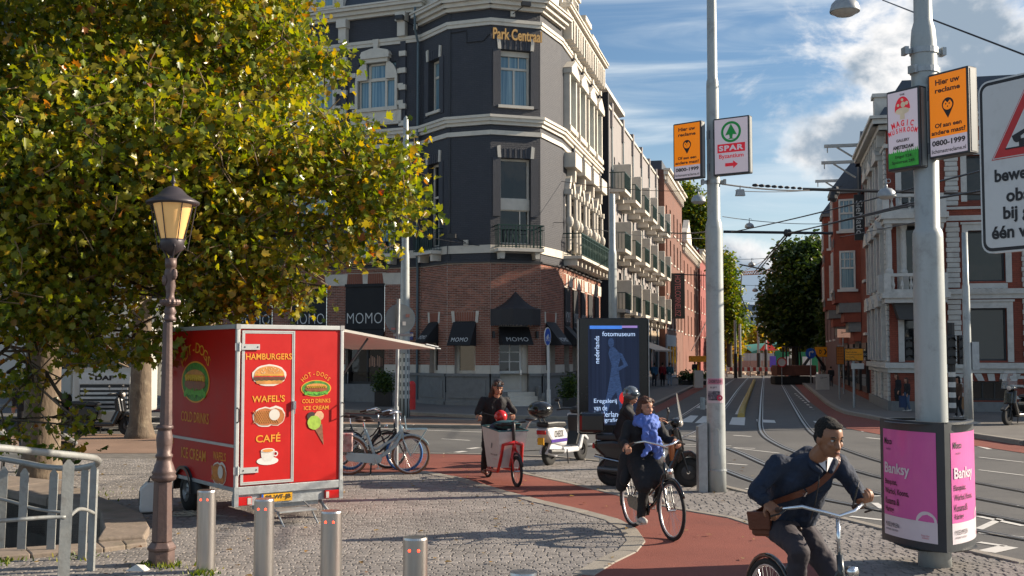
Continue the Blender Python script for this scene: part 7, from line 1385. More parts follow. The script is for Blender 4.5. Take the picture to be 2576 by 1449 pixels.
# generator and cables
g = G(386, 1294); gn = thing('generator', 'white and black portable generator between the lamp post and trailer wheel', 'generator', (g.x, g.y + .1, 0), .35)
m = MB(); m.slab([(-.21, .03), (.21, .03), (.21, .33), (.12, .42), (-.12, .42), (-.21, .33)], -.13, .13); m.build('casing', WHITE, gn, bevel=.02); m = MB(); m.box(-.02, .2, -.145, -.13, .06, .34); m.build('control_panel', BLACK, gn); m = MB(); m.box(-.218, -.21, -.06, .06, .12, .3); m.build('vent', BLACK, gn); m = MB(); m.tube([(-.1, 0, .42), (-.08, 0, .48), (.08, 0, .48), (.1, 0, .42)], .015, 6); m.build('handle', BLACK, gn)
cb = thing('cable_tangle', 'tangle of white electric cable on the ground under the trailer', 'cable'); q = G(470, 1298); P = [Vector((q.x + .14 * math.cos(i * .7) * (1 + .4 * math.sin(i * .23)), q.y + .13 * math.sin(i * .8), .012 + .01 * (i % 5))) for i in range(70)] + [Vector((q.x + .3 + .05 * i, q.y - .02 * i, .01)) for i in range(9)]; m = MB(); m.tube(P, .006, 5); m.build('cable', M('cable_cream', (.42, .38, .3), .6), cb)
tk = thing('bent_tube', 'black flexible arm leaning between the generator and lamp', 'tube'); q = G(392, 1262); m = MB(); m.tube([(q.x, q.y, .45), (q.x + .1, q.y, .75), (q.x + .25, q.y, 1.0), (q.x + .4, q.y, 1.05)], .03, 8); m.build('tube', BLACK, tk)
lt_ = thing('paper_litter', 'crumpled white paper on the cobbles beside the lamp foot', 'litter'); q = G(341, 1439); m = MB(); m.add([(q.x - .1, q.y, .01), (q.x + .1, q.y - .03, .01), (q.x + .12, q.y + .07, .01), (q.x - .06, q.y + .1, .01), (q.x, q.y + .02, .07), (q.x + .07, q.y + .05, .06)], [(0, 1, 4), (1, 2, 5), (1, 5, 4), (2, 3, 5), (3, 4, 5), (3, 0, 4)]); m.build('paper', WHITE, lt_)
# ================================================================== vehicles
def circ(c, r, ax='y', n=28): return [(c[0] + r * math.cos(2 * PI * i / n), c[1], c[2] + r * math.sin(2 * PI * i / n)) for i in range(n)]
SPK = M('spoke', (.5, .5, .5), .3, .9); BLKP = M('gloss_black', (.012, .012, .013), .2, var=.05, coat=.5)
def wheel(par, c, r=.34, tyre=RUBBER, tw=.022, spokes=32, rim=ALU, rot=None):
    F0 = T(*c) @ (rot or Matrix()); m = MB(F0); m.smooth = True; m.tube(circ((0, 0, 0), r - tw), tw, 8, closed=True); w = m.build('wheel', tyre, par); m = MB(F0); m.smooth = True; m.tube(circ((0, 0, 0), r - tw * 2.1), tw * .55, 6, closed=True); m.build('rim', rim, w)
    m = MB(F0)
    for i in range(spokes): a = 2 * PI * i / spokes; b = a + (.25 if i % 2 else -.25); s = .025 * (1 if i % 4 < 2 else -1); m.tube([(.02 * math.cos(b), s, .02 * math.sin(b)), ((r - tw * 2.2) * math.cos(a), 0, (r - tw * 2.2) * math.sin(a))], .0014, 3, cap=False)
    m.tube([(0, -.045, 0), (0, .045, 0)], .016, 8); m.build('spokes', SPK, w, kind='stuff'); return w
def arc(c, r, a0, a1, n=12, y=0): return [(c[0] + r * math.cos(R(a0 + (a1 - a0) * i / n)), y, c[2] + r * math.sin(R(a0 + (a1 - a0) * i / n))) for i in range(n + 1)]
def bicycle(label, loc, head, fm, r=.34, tyre=RUBBER, rack=False, rear=True, step=True, hb=(.30, 1.08), tk=1.0, steer=0.0, bag=False, group=None, front=True, parts='full', lean=0):
    o = thing('bicycle', label, 'bicycle', (loc[0], loc[1], 0), head, group); o.rotation_euler = (lean, 0, head)
    RA, FA, BB, ST, SD_ = (-.5, 0, r), (.58, 0, r), (-.03, 0, .28), (-.22, 0, .80), (.40, 0, .84)
    wheel(o, RA, r, tyre); S = T(*SD_) @ RZ(steer) @ T(-SD_[0], 0, -SD_[2]); rot = None; fc = S @ Vector(FA); wheel(o, fc, r, tyre, rot=RZ(steer))
    m = MB(); m.smooth = True; m.tube([BB, ST], .017 * tk, 8); m.tube([RA, BB], .010, 6); m.tube([RA, (-.2, 0, .74)], .009, 6)
    if step: m.tube([(.42, 0, .72), (.3, 0, .50), (.12, 0, .36), BB], .022 * tk, 8); m.tube([(.41, 0, .78), (.28, 0, .62), (-.02, 0, .45), (-.13, 0, .50)], .014 * tk, 8)
    else: m.tube([(.42, 0, .66), BB], .019, 8); m.tube([(.40, 0, .80), (-.2, 0, .78)], .016, 8)
    m.tube([(.43, 0, .64), (.40, 0, .86)], .022 * tk, 8); m.build('frame', fm, o)
    m = MB(S); m.smooth = True
    for s in (-.045, .045): m.tube([(.44, s * .5, .66), (.45, s, .62), (.53, s, .42), FA[:1] + (s,) + FA[2:]], .012, 6)
    m.build('fork', fm, o); m = MB(S); m.smooth = True; w, h = hb
    m.tube([(.40, 0, .84), (.385, 0, h - .05)], .013, 8); m.tube([(.12, -w, h - .02), (.2, -w, h), (.33, -w * .72, h + .03), (.41, -w * .35, h + .0), (.40, 0, h - .03), (.41, w * .35, h + .0), (.33, w * .72, h + .03), (.2, w, h), (.12, w, h - .02)], .012, 8); m.build('handlebar', CHROME, o)
    for s in (-w, w): m = MB(S); m.tube([(.10, s, h - .022), (.22, s, h + .001)], .018, 8); m.build('grip', M('grip_brown', (.06, .03, .02), .7), o); m = MB(S); m.tube([(.24, s * .95, h), (.26, s * 1.12, h - .02), (.16, s * 1.15, h - .05)], .007, 5); m.build('brake_lever', BLACK, o)
    m = MB(); m.tube([ST, (-.24, 0, .92)], .013, 8); m.build('seat_post', CHROME, o); m = MB(); m.smooth = True; m.ell((-.30, 0, .95), (.10, .09, .035)); m.ell((-.18, 0, .95), (.12, .035, .028)); m.build('saddle', M('saddle_brown', (.04, .02, .015), .5), o)
    for c, a0, a1 in ((RA, 20, 200), (tuple(S @ Vector(FA)), 30, 190)):
        m = MB(); P = arc(c, r + .02, a0, a1, 14); m.smooth = True; m.tube(P, .018, 6); m.build('mudguard', fm if tyre is not RUBBER else BLKP, o)
    m = MB(); m.slab([(-.5, .25), (-.03, .2), (.06, .22), (.09, .28), (.05, .35), (-.02, .37), (-.5, .40), (-.56, .33)], -.055, -.035); m.build('chain_case', fm if tyre is not RUBBER else BLKP, o, bevel=.006)
    m = MB(); m.tube([(-.03, -.08, .28), (.03, -.08, .13)], .009, 6); m.tube([(-.03, .08, .28), (-.09, .08, .43)], .009, 6); m.tube([(-.03, -.08, .28), (-.03, .08, .28)], .012, 6); m.box(-.02, .08, -.17, -.08, .115, .14); m.box(-.14, -.04, .08, .17, .42, .445); m.build('crank', SPK, o)
    m = MB(); m.tube([(-.38, -.06, .72), (-.78, -.06, .72), (-.78, .06, .72), (-.38, .06, .72)], .007, 5); m.tube([(-.7, -.06, .72), (-.5, -.05, .36)], .006, 5); m.tube([(-.7, .06, .72), (-.5, .05, .36)], .006, 5); m.build('rear_rack', fm, o) if rear else None
    m = MB(S); m.smooth = True; m.tube([(.50, 0, .78), (.56, 0, .78)], [.03, .036], 10); m.build('head_light', CHROME, o)
    m = MB(); m.tube([(-.1, 0, .28), (-.12, -.16, .01)], .012, 6); m.tube([(-.1, 0, .28), (-.12, .12, .02)], .012, 6); m.build('kick_stand', BLACK, o) if rack or bag else None
    if rack:
        m = MB(S); 
        for y in (-.15, -.05, .05, .15): m.tube([(.5, y, .80), (.86, y, .80)], .009, 5)
        for x in (.5, .68, .86): m.tube([(x, -.15, .80), (x, .15, .80)], .009, 5)
        for y in (-.15, .15): m.tube([(.5, y, .80), (.47, y * .4, 1.02)], .009, 5); m.tube([(.86, y, .80), (.6, y * .3, .36)], .007, 5)
        m.tube([(.47, -.06, 1.02), (.47, .06, 1.02)], .009, 5); m.build('front_rack', fm, o)
    if bag: m = MB(); m.box(-.72, -.42, -.2, -.07, .42, .74); m.box(-.72, -.42, .07, .2, .42, .74); m.build('pannier', M('floral_bag', (.45, .3, .28), .6, var=.5, scale=9, stain=((.5, .02, .05), 8, .9)), o, bevel=.02)
    return o
BLUE = M('pale_blue_paint', (.36, .50, .54), .35, var=.05, coat=.4); CRT = M('cream_brown_tyre', (.17, .09, .05), .7)
fw, rw = G(1032, 1196), G(884, 1190)
bicycle('pale blue bicycle with brown tyres and front carrier, right of the trailer', ((fw.x - .58), fw.y + .05), R(4), BLUE, tyre=CRT, rack=True, bag=True, tk=1.6)
bicycle('dark bicycle with blue tyres parked behind the pale blue one', (fw.x - .72, fw.y + .75), R(-20), BLKP, tyre=M('blue_tyre', (.02, .12, .35), .6), group=None, steer=.3)
bicycle('black upright bicycle farthest behind, its curved handlebar above the others', (fw.x - 1.05, fw.y + 1.3), R(-25), BLKP, steer=.4)
fw = G(1690, 1361); hd_ = math.atan2(-.93, .30); wb = bicycle('black ladies bicycle ridden by the woman in the blue scarf', (fw.x - .58 * math.cos(hd_), fw.y - .58 * math.sin(hd_), 0), hd_, BLKP, hb=(.30, 1.08))
hm = math.atan2(-.96, .27); mbar = D(2110, 1282, 7.1); mbk = (mbar.x - .40 * math.cos(hm), mbar.y - .40 * math.sin(hm)); bicycle('grey city bicycle with wide chrome handlebar ridden by the man in front', mbk, hm, M('dark_grey_paint', (.03, .035, .04), .3, coat=.4), hb=(.30, 1.13), rear=False)
# scooter
def scooter(label, loc, head, body, seat=BLACK, low=None, box=None, shield=False, k=1.0, group=None, txt=None, stripe=None, name='motor_scooter', plate=False):
    o = thing(name, label, 'scooter', (loc[0], loc[1], 0), head, group); low = low or body; o.scale = (k, k, k)
    for c in ((-.62, 0, .24), (.62, 0, .24)):
        m = MB(T(*c) @ RX(PI / 2)); m.smooth = True; m.lathe([(.12, -.05), (.19, -.055), (.235, -.035), (.24, 0), (.235, .035), (.19, .055), (.12, .05)], 24, cap=False); w = m.build('wheel', RUBBER, o); m = MB(T(*c) @ RX(PI / 2)); m.lathe([(.13, -.03), (.03, -.045), (.03, .045), (.13, .03)], 10, cap=False); m.build('rim', M('dark_rim', (.06, .06, .065), .4, .6), w)
    def hull(nm, prof_, w, mat, b=.03): m = MB(); m.slab(prof_, -w, w); return m.build(nm, mat, o, bevel=b)
    hull('rear_body', [(-.9, .62), (-.72, .45), (-.40, .38), (-.16, .36), (-.12, .60), (-.25, .72), (-.6, .76), (-.9, .74)], .15, body, .05)
    hull('engine_cover', [(-.86, .24), (-.5, .16), (-.3, .26), (-.3, .40), (-.7, .46)], .11, low if stripe else BLACK, .03); hull('floor', [(-.3, .22), (.3, .22), (.36, .32), (-.3, .34)], .16, low, .03)
    hull('leg_shield', [(.24, .26), (.38, .26), (.52, .62), (.44, .98), (.36, .98), (.42, .62)], .18, body, .04); hull('front_panel', [(.42, .5), (.56, .6), (.50, .92), (.44, .96)], .10, low, .03); hull('front_mudguard', [(.38, .48), (.45, .38), (.62, .52), (.84, .40), (.86, .45), (.66, .60), (.5, .58)], .07, low, .02)
    hull('seat', [(-.88, .76), (-.22, .73), (-.14, .78), (-.22, .84), (-.5, .86), (-.88, .86)], .14, seat, .03); hull('inner_panel', [(.20, .36), (.34, .34), (.42, .62), (.36, .95), (.30, .92), (.34, .62)], .13, BLACK, .02)
    m = MB(); m.tube([(.62, .07, .24), (.52, .07, .55), (.44, .03, .7)], .02, 6); m.tube([(.62, -.07, .24), (.52, -.07, .55), (.44, -.03, .7)], .02, 6); m.tube([(.42, 0, .9), (.38, 0, 1.06)], .03, 8); m.build('fork', BLACK, o)
    m = MB(); m.smooth = True; m.tube([(.24, -.34, 1.04), (.30, -.2, 1.06), (.38, 0, 1.06), (.30, .2, 1.06), (.24, .34, 1.04)], .018, 8); m.build('handlebar', BLACK, o); m = MB(); m.smooth = True; m.ell((.42, 0, 1.04), (.10, .13, .08)); m.build('dashboard', body if not stripe else BLACK, o); m = MB(); m.smooth = True; m.ell((.50, 0, 1.03), (.04, .07, .06)); m.build('head_light', M('lens_clear', ()), o)
    for s in (-.28, .28): m = MB(); m.tube([(.28, s, 1.06), (.30, s * 1.25, 1.22)], .007, 5); m.ell((.30, s * 1.3, 1.24), (.02, .06, .04)); m.build('mirror', BLACK, o)
    m = MB(); m.box(-.93, -.88, -.1, .1, .62, .70); m.build('tail_light', M('tail_red', ()), o, bevel=.01); m = MB(); m.tube([(-.2, -.16, .3), (-.22, -.2, .02)], .014, 6); m.tube([(-.2, .16, .3), (-.22, .2, .02)], .014, 6); m.build('centre_stand', BLACK, o); m = MB(); m.tube([(-.35, -.14, .26), (-.85, -.16, .30)], .045, 10); m.build('exhaust', M('exhaust', (.12, .12, .12), .4, .7), o)
    if plate: m = MB(); m.box(-.94, -.925, -.07, .07, .42, .56); m.build('number_plate', M('plate_yellow', ()), o)
    if stripe:
        m = MB(); m.box(-.8, -.2, -.165, -.152, .46, .52); m.box(-.8, -.2, .152, .165, .46, .52); m.box(.46, .6, -.106, .106, .56, .62); m.build('stripe', stripe, o)
    if txt:
        for s in (-1, 1): text(txt, T(-.5, -.156 * s, .62) @ (Matrix() if s > 0 else RZ(PI)), .34, .13, INK, o, .02)
    if box:
        m = MB(); m.smooth = True; m.ell((-.95, 0, 1.10), (.26, .25, .17)); tb_ = m.build('top_box', box, o); m = MB(); m.tube([(-.8, -.05, .8), (-.95, -.05, .95)], .014, 5); m.tube([(-.8, .05, .8), (-.95, .05, .95)], .014, 5); m.build('carrier', BLACK, o)
    if shield:
        m = MB(); m.smooth = True; V = [(.50 - .1 * t, .24 * s * (1 - .35 * t * t), 1.02 + .5 * t) for t in (0, .25, .5, .75, 1) for s in (-1, -.5, 0, .5, 1)]; m.add([(x + .05 * (1 - (y / .24) ** 2), y, z) for x, y, z in V], [(i * 5 + j, i * 5 + j + 1, i * 5 + j + 6, i * 5 + j + 5) for i in range(4) for j in range(4)]); m.build('windshield', M('windshield', (.55, .55, .52), .1, alpha=.35), o)
    return o
PUR = M('purple_stripe', (.05, .01, .22), .4); SWHT = M('scooter_white', (.6, .6, .62), .3, coat=.4)
a, b = G(1375, 1172), G(1468, 1160); c = (a + b) / 2; hh = R(57); scooter('white and purple shared scooter with black helmet box, left of the poster display', (c.x, c.y + .1), hh, SWHT, BLACK, SWHT, BLKP, k=.97, txt='CHECK', stripe=PUR, name='shared_scooter', plate=True)
a = G(1650, 1200); c = D(1600, 1205, 18.2); sc2 = scooter('black retro scooter with top box and windscreen, ridden behind the woman cyclist', (2.2, 17.9), -.12, BLKP, BLACK, BLKP, None, True, k=.98)
m = MB(T(2.2, 17.9, 0) @ RZ(-.12)); m.box(-1.12, -.72, -.22, .22, .86, 1.18); m.build('luggage_box', BLKP, None, 'black luggage box', bevel=.05); bpy.data.objects['luggage_box'].parent = None
lb_ = bpy.data.objects['luggage_box']; lb_['category'] = 'luggage box'; lb_['label'] = 'black luggage box strapped behind the seat of the ridden scooter'
a, b = G(214, 1097), G(310, 1092); c = (a + b) / 2; scooter('black scooter parked between the two plane trees on the left', (c.x, c.y), R(-8), BLKP, BLACK, BLKP, k=1.02)
g = G(2548, 1068, SZ); sc = scooter('dark scooter parked at the right edge before the mansion', (g.x + .2, g.y), R(215), BLKP, BLACK, BLKP, shield=True, k=1.0); sc.location.z = SZ
g = G(40, 1195); scooter('silver grey motor scooter behind the railing at the left edge', (g.x - .1, g.y + .3), R(20), M('silver_paint', (.35, .35, .34), .35, .5), BLACK, k=1.15)
g = G(392, 1075); scooter('small dark scooter just visible left of the street lamp', (g.x + .9, g.y), R(80), BLKP, k=.9)
m = MB(); m.smooth = True; m.ell((.36, .0, .62), (.07, .22, .30), 14, 10); sp_ = m.build('leg_panel', M('orange_leather', (.40, .13, .04), .35, coat=.3), sc2)
for s in (-1, 1): m = MB(); m.tube([(-.9, .165 * s, .5), (-.5, .175 * s, .42), (-.15, .17 * s, .40)], .012, 6); m.build('chrome_trim', CHROME, sc2)
# cargo bike
fw, rw = G(1300, 1226), G(1227, 1201); ch = math.atan2(fw.y - rw.y, fw.x - rw.x); cg = thing('cargo_bike', 'red cargo bicycle with white box carrying a folded bike', 'cargo bike', (fw.x, fw.y, 0), ch); CRD = M('cargo_red', (.5, .012, .012), .3, coat=.5, var=.04)
WHL = (fw - rw).length; wheel(cg, (-.0, 0, .25), .25, tw=.024, spokes=24, rim=BLACK); wheel(cg, (-WHL, 0, .27), .27, tw=.022, spokes=24)
m = MB(); m.smooth = True
for s in (-.06, .06): m.tube([(0, s, .25), (-.04, s, .5), (-.09, 0, .6)], .016, 6)
m.tube([(-.09, 0, .58), (-.13, 0, .72)], .03, 8); m.build('fork', CRD, cg); m = MB(); m.smooth = True
for s in (-.16, .16): m.tube([(-.10, 0, .70), (-.2, s, .66), (-.3, s * 1.15, .35), (-.4, s * 1.15, .22), (-1.0, s, .2), (-WHL + .35, s * .4, .25)], .028, 8)
m.tube([(-.12, 0, .66), (-.3, 0, .3)], .03, 8); m.tube([(-WHL + .4, 0, .25), (-WHL, 0, .27)], .02, 6); m.tube([(-WHL + .4, 0, .25), (-WHL + .25, 0, .8)], .02, 8); m.build('frame', CRD, cg)
m = MB(); m.add([(-.32, -.17, .28), (-.32, .17, .28), (-1.0, .17, .24), (-1.0, -.17, .24), (-.16, -.25, .88), (-.16, .25, .88), (-1.05, .25, .92), (-1.05, -.25, .92)], [(0, 1, 5, 4), (1, 2, 6, 5), (2, 3, 7, 6), (3, 0, 4, 7), (0, 3, 2, 1)]); bx = m.build('cargo_box', M('box_white', (.58, .56, .52), .5, var=.08, stain=((.4, .36, .3), 4, .4)), cg)
m = MB(); m.tube([(-.16, -.25, .88), (-.16, .25, .88), (-1.05, .25, .92), (-1.05, -.25, .92)], .012, 6, closed=True); m.build('box_rim', M('teal_trim', (.02, .1, .12), .6), bx)
bf = fr((-.6, -.205, .6), (1, 0)); tilt = RX(R(-7)); text('P', T(-.55, -.215, .70) @ RX(R(-8)), .12, .24, INK, bx, .02); text('KORTVOLPINA', T(-.55, -.196, .50) @ RX(R(-8)), .34, .07, M('brown_letter', (.12, .05, .04), .6), bx, .0); text('AMSTERDAM', T(-.55, -.186, .42) @ RX(R(-8)), .2, .035, M('sign_red', ()), bx, 0)
fb = thing('folded_bike', 'black folded bicycle with small saddle lying on top of the cargo box', 'bicycle', (fw.x, fw.y, 0), ch); m = MB(); m.smooth = True; m.tube([(-.13, 0, .55), (-.15, 0, .98), (-.18, 0, 1.02)], .028, 8); m.tube([(-.18, -.2, 1.0), (-.2, .22, 1.02)], .014, 6); m.tube([(-.3, -.15, .95), (-.8, .1, .98)], .02, 6); m.build('frame', BLACK, fb); m = MB(); m.smooth = True; m.ell((-.16, .3, 1.06), (.07, .11, .025)); m.build('saddle', BLACK, fb); m = MB(); m.tube([(-.16, .3, 1.04), (-.18, .22, .9)], .013, 6); m.build('seat_post', CHROME, fb)
m = MB(); m.tube([(-.4 + .2 * math.cos(i * PI / 9), .0 + .2 * math.sin(i * PI / 9), .97) for i in range(18)], .02, 6, closed=True); m.build('wheel', RUBBER, fb); tc_ = thing('teal_cover', 'teal rain cover folded over the cargo box in front of the child', 'cover', (fw.x, fw.y, 0), ch); m = MB(); m.smooth = True; m.ell((-.55, .03, .96), (.32, .23, .07)); m.build('cloth', M('teal_cloth', (.01, .07, .09), .7, bump=.4), tc_)
m = MB(Matrix.Translation((fw.x, fw.y, 0)) @ RZ(ch)); m.smooth = True; m.tube([(-1.05, -.3, 1.10), (-1.0, -.22, 1.12), (-.98, 0, 1.06), (-1.0, .22, 1.12), (-1.05, .3, 1.10)], .013, 6); m.tube([(-.98, 0, 1.06), (-1.0, 0, .5)], .016, 6); m.m = Matrix(); hbx = m.build('handlebar', BLACK, None); hbx.parent = cg; hbx.matrix_parent_inverse = (Matrix.Translation((fw.x, fw.y, 0)) @ RZ(ch)).inverted()
m = MB(); m.smooth = True; m.tube(arc((0, 0, .25), .285, 20, 170), .02, 6); m.build('mudguard', BLACK, cg)
# trucks on the left
def truck(label, px, py, d, w, h, cab=True, L=7.0, k='DAF'):
    o = thing('truck', label, 'truck'); p = D(px, py, d); f = fr((p.x, d, 0), (1, .05)); TW = M('truck_white', (.55, .54, .5), .35, coat=.3, var=.04)
    if cab:
        m = MB(f); m.slab([(0, .5), (w, .5), (w, h - .25), (w - .12, h), (.12, h), (0, h - .25)], 0, 2.0); m.build('cab', TW, o, bevel=.06); m = MB(f); m.box(.12, w - .12, -.02, .0, 1.75, 2.55); m.build('windscreen', GL_D, o); m = MB(f); m.box(.2, w - .2, -.05, .0, 1.3, 1.62); m.build('badge_panel', M('light_metal', (.5, .5, .5), .35, .5), o); text(k, f @ T(w * .5, -.055, 1.46), .5, .13, INK, o, .05)
        for i in range(5): m = MB(f); m.box(.25, w - .25, -.07, -.0, .66 + i * .12, .72 + i * .12); m.build('grille_bar', M('light_metal', ()), o)
        m = MB(f); m.box(.22, w - .22, -.03, 0, .62, 1.28); m.build('grille', BLACK, o); m = MB(f); m.box(0, w, -.12, .0, .3, .6); m.build('bumper', TW, o, bevel=.03)
        for x in (.08, w - .38): m = MB(f); m.box(x, x + .3, -.14, -.11, .36, .54); m.build('head_light', M('lens_clear', ()), o)
        m = MB(f); m.box(w * .72, w * .72 + .5, -.14, -.12, .35, .47); npp = m.build('number_plate', M('plate_yellow', ()), o); text('98-BX-5', f @ T(w * .72 + .25, -.142, .41), .4, .08, INK, npp, .02)
        for x in (-.25, w + .05): m = MB(f); m.box(x, x + .2, -.15, .05, 1.7, 2.2); m.build('mirror', BLACK, o)
        for x in (.15, w - .45): m = MB(f @ T(x, 1, .45) @ RY(PI / 2)); m.lathe([(.1, 0), (.45, .0), (.45, .3), (.1, .3)], 20, cap=False); m.build('wheel', RUBBER, o)
    m = MB(f); m.box(-.1, w + .1, 2.1, L, .9, h + .8); m.build('cargo_box', TW, o, bevel=.04); return o, f
o, f = truck('white truck with chrome grille parked behind the scooter on the left', 178, 1085, 30, 1.75, 2.9)
o, f = truck('white box truck body at the far left edge with black letters', -230, 1080, 31, 3.6, 2.6, cab=False); text('CS', f @ T(3.25, 2.08, 2.9), .62, .3, INK, o, .04)
m = MB(f @ T(3, 3, .45) @ RY(PI / 2)); m.lathe([(.1, 0), (.45, .0), (.45, .3), (.1, .3)], 20, cap=False); m.build('wheel', RUBBER, o)
# ================================================================== people
def V3(*a): return Vector(a)
def hand(P, w, d, n, grip=1.0, k=1.0):   # palm with five separate fingers; d along the hand, n the side the fingers curl to
    d = Vector(d).normalized(); n = Vector(n); n = (n - d * n.dot(d)).normalized(); s = d.cross(n)
    w = Vector(w)
    for i in range(4):
        o = (i - 1.5) * .020 * k; b = w + d * .085 * k + s * o; L = (.036, .041, .038, .030)[i] * k; a = .25 * grip; p = b
        P.append(('c', w + d * .02 * k + s * o * .8, .015 * k, b, .0125 * k))
        for j, f in enumerate((1, .72, .6)): a += (.75, .95, .7)[j] * grip; q = p + (d * math.cos(a) + n * math.sin(a)) * L * f; P.append(('c', p, .0105 * k - j * .001, q, .0095 * k - j * .001)); p = q
    sd = s * (-1 if P and len(P) % 2 else 1); b = w + d * .03 * k - s * .03 * k; q = b + (d * .5 - s * .6 + n * .5 * grip).normalized() * .04 * k; P += [('c', w + d * .015 * k, .016 * k, b, .014 * k), ('c', b, .0125 * k, q, .011 * k), ('c', q, .0108 * k, q + (d * .6 + n * .8 * grip) * .028 * k, .009 * k)]
def person(label, loc, head_dir, J, skin, top, legs, shoes, hair, vox=.009, hk=1.0, coat=False, hands=None, group=None, female=False, hairstyle='short', lid=None, face=True, K1=1.0):
    o = thing('person', label, 'person', (loc[0], loc[1], loc[2] if len(loc) > 2 else 0), head_dir, group); o.scale = (K1,) * 3
    J = {k: Vector(v) if not isinstance(v, tuple) or len(v) == 3 else v for k, v in J.items()}
    c = J['head']; yaw, pit = J.get('look', Vector((0, 0, 0)))[:2]; Rm = RZ(yaw) @ RY(pit); h = lambda x, y, z: c + (Rm @ Vector((x, y, z))) * hk
    e = lambda x, y, z, r, rot=None: ('e', h(x, y, z), tuple(q * hk for q in r), Rm)
    B = [e(0, 0, .03, (.098, .076, .098)), e(.028, 0, -.045, (.066, .058, .068)), e(.052, 0, -.085, (.030, .032, .022)), e(.035, 0, .035, (.062, .064, .06)), e(-.0, .0, -.02, (.075, .066, .08)),
         ('c', h(.083, 0, .012), .011 * hk, h(.103, 0, -.030), .0155 * hk), e(.090, .013, -.032, (.014, .010, .009)), e(.090, -.013, -.032, (.014, .010, .009)), e(.082, 0, -.064, (.018, .026, .010)), e(.077, 0, .036, (.016, .05, .012)),
         e(.066, .034, -.018, (.026, .022, .022)), e(.066, -.034, -.018, (.026, .022, .022)), e(-.005, .077, -.005, (.022, .010, .034)), e(-.005, -.077, -.005, (.022, .010, .034)), ('c', h(-.025, 0, -.06), .055 * hk, J['neck'], .058 * hk)]
    B += [('c', J['neck'], .052, J['chest'], .075), ('c', J['chest'], .08, J['pel'], .08)]
    for s in 'LR':
        B += [('c', J['chest'], .05, J['sh' + s], .034), ('c', J['sh' + s], .034, J['el' + s], .030), ('c', J['el' + s], .034, J['wr' + s], .024), ('c', J['pel'].lerp(J['hip' + s], .8), .055, J['kn' + s], .036), ('c', J['kn' + s], .034, J['an' + s], .028), ('c', J['pel'], .07, J['pel'].lerp(J['hip' + s], .8), .055), ('c', J['an' + s], .03, J['to' + s], .025)]
        fw_ = (J['wr' + s] - J['el' + s]).normalized(); hd, hn = (hands or {}).get(s, (fw_, V3(0, 0, -1))); hand(B, J['wr' + s], hd, hn, .9 if hands else .35, hk)
    blob('body', B, skin, o, min(vox, .0065) if face else vox * 1.3, 3)
    TJ = []
    up = (J['chest'] - J['pel']); side = (J['shL'] - J['shR']).normalized()
    for q in (-1, 1): TJ += [('c', J['pel'] + side * .07 * q + up * -.05, .122, J['chest'] + side * .085 * q, .118 if not female else .105), ('c', J['chest'] + side * .08 * q, .112, J['neck'].lerp(J['chest'], .45) + side * .05 * q, .085)]
    for s in 'LR': TJ += [('c', J['chest'].lerp(J['sh' + s], .5) , .085, J['sh' + s], .070), ('c', J['sh' + s], .070, J['el' + s], .054), ('c', J['el' + s], .053, J['wr' + s] - (J['wr' + s] - J['el' + s]).normalized() * .03, .045)]
    TJ += [('c', J['neck'].lerp(J['chest'], .25), .068, J['neck'].lerp(J['chest'], .6), .09)]
    if coat:
        for s in 'LR': TJ += [('c', J['pel'] + V3(0, .06 if s == 'L' else -.06, 0), .15, J['kn' + s] + V3(-.02, 0, -.02), .11)]
        TJ += [('c', J['pel'], .16, J['knL'].lerp(J['knR'], .5) + V3(-.1, 0, 0), .13)]
    jk = blob('jacket' if not coat else 'coat', TJ, top, o, vox * 1.25, 3)
    t = bpy.data.textures.get('folds') or bpy.data.textures.new('folds', 'CLOUDS'); t.noise_scale = .085; t.noise_depth = 3; dm_ = jk.modifiers.new('folds', 'DISPLACE'); dm_.texture = t; dm_.strength = .03; dm_.mid_level = .5
    TL = [('e', J['pel'], (.15, .165, .12))]
    for s in 'LR': TL += [('c', J['pel'].lerp(J['hip' + s], .8), .105, J['kn' + s], .072), ('c', J['kn' + s], .070, J['an' + s], .052)]
    tr_ = blob('trousers', TL, legs, o, vox * 1.25, 3); dm_ = tr_.modifiers.new('folds', 'DISPLACE'); dm_.texture = t; dm_.strength = .03; dm_.mid_level = .5
    for s in 'LR': a, b = J['an' + s], J['to' + s]; u = (b - a); u.z = 0; u = u.normalized() if u.length > .001 else V3(1, 0, 0); blob('shoe', [('c', a - u * .04 + V3(0, 0, -.02), .045, b, .036), ('c', a + V3(0, 0, .02), .045, a - u * .03 + V3(0, 0, -.04), .042)], shoes, o, .012, 2)
    if hair:
        HP_ = [e(-.022, 0, .052, (.096, .083, .092)), e(.018, 0, .088, (.072, .070, .046)), e(-.045, 0, -.0, (.066, .078, .07))]
        if hairstyle == 'long': HP_ += [e(-.05, .055, -.07, (.05, .045, .12)), e(-.05, -.055, -.07, (.05, .045, .12)), e(-.07, 0, -.10, (.045, .08, .13)), e(-.015, -.078, -.04, (.035, .02, .09)), e(-.015, .078, -.04, (.035, .02, .09)), e(-.06, -.09, -.15, (.04, .04, .07)), e(.045, -.045, .085, (.05, .04, .03)), e(.045, .045, .085, (.05, .04, .03))]
        else: HP_ = [e(-.024, 0, .058, (.092, .080, .086)), e(-.05, 0, .0, (.060, .074, .06)), e(.040, 0, .096, (.046, .060, .026)), e(-.01, .072, .04, (.035, .014, .045)), e(-.01, -.072, .04, (.035, .014, .045))]
        hb_ = blob('hair', HP_, hair, o, .006, 1); tt = bpy.data.textures.get('strands') or bpy.data.textures.new('strands', 'CLOUDS'); tt.noise_scale = .02 if hairstyle == 'short' else .045; hm_ = hb_.modifiers.new('strands', 'DISPLACE'); hm_.texture = tt; hm_.strength = .010 if hairstyle == 'short' else .03
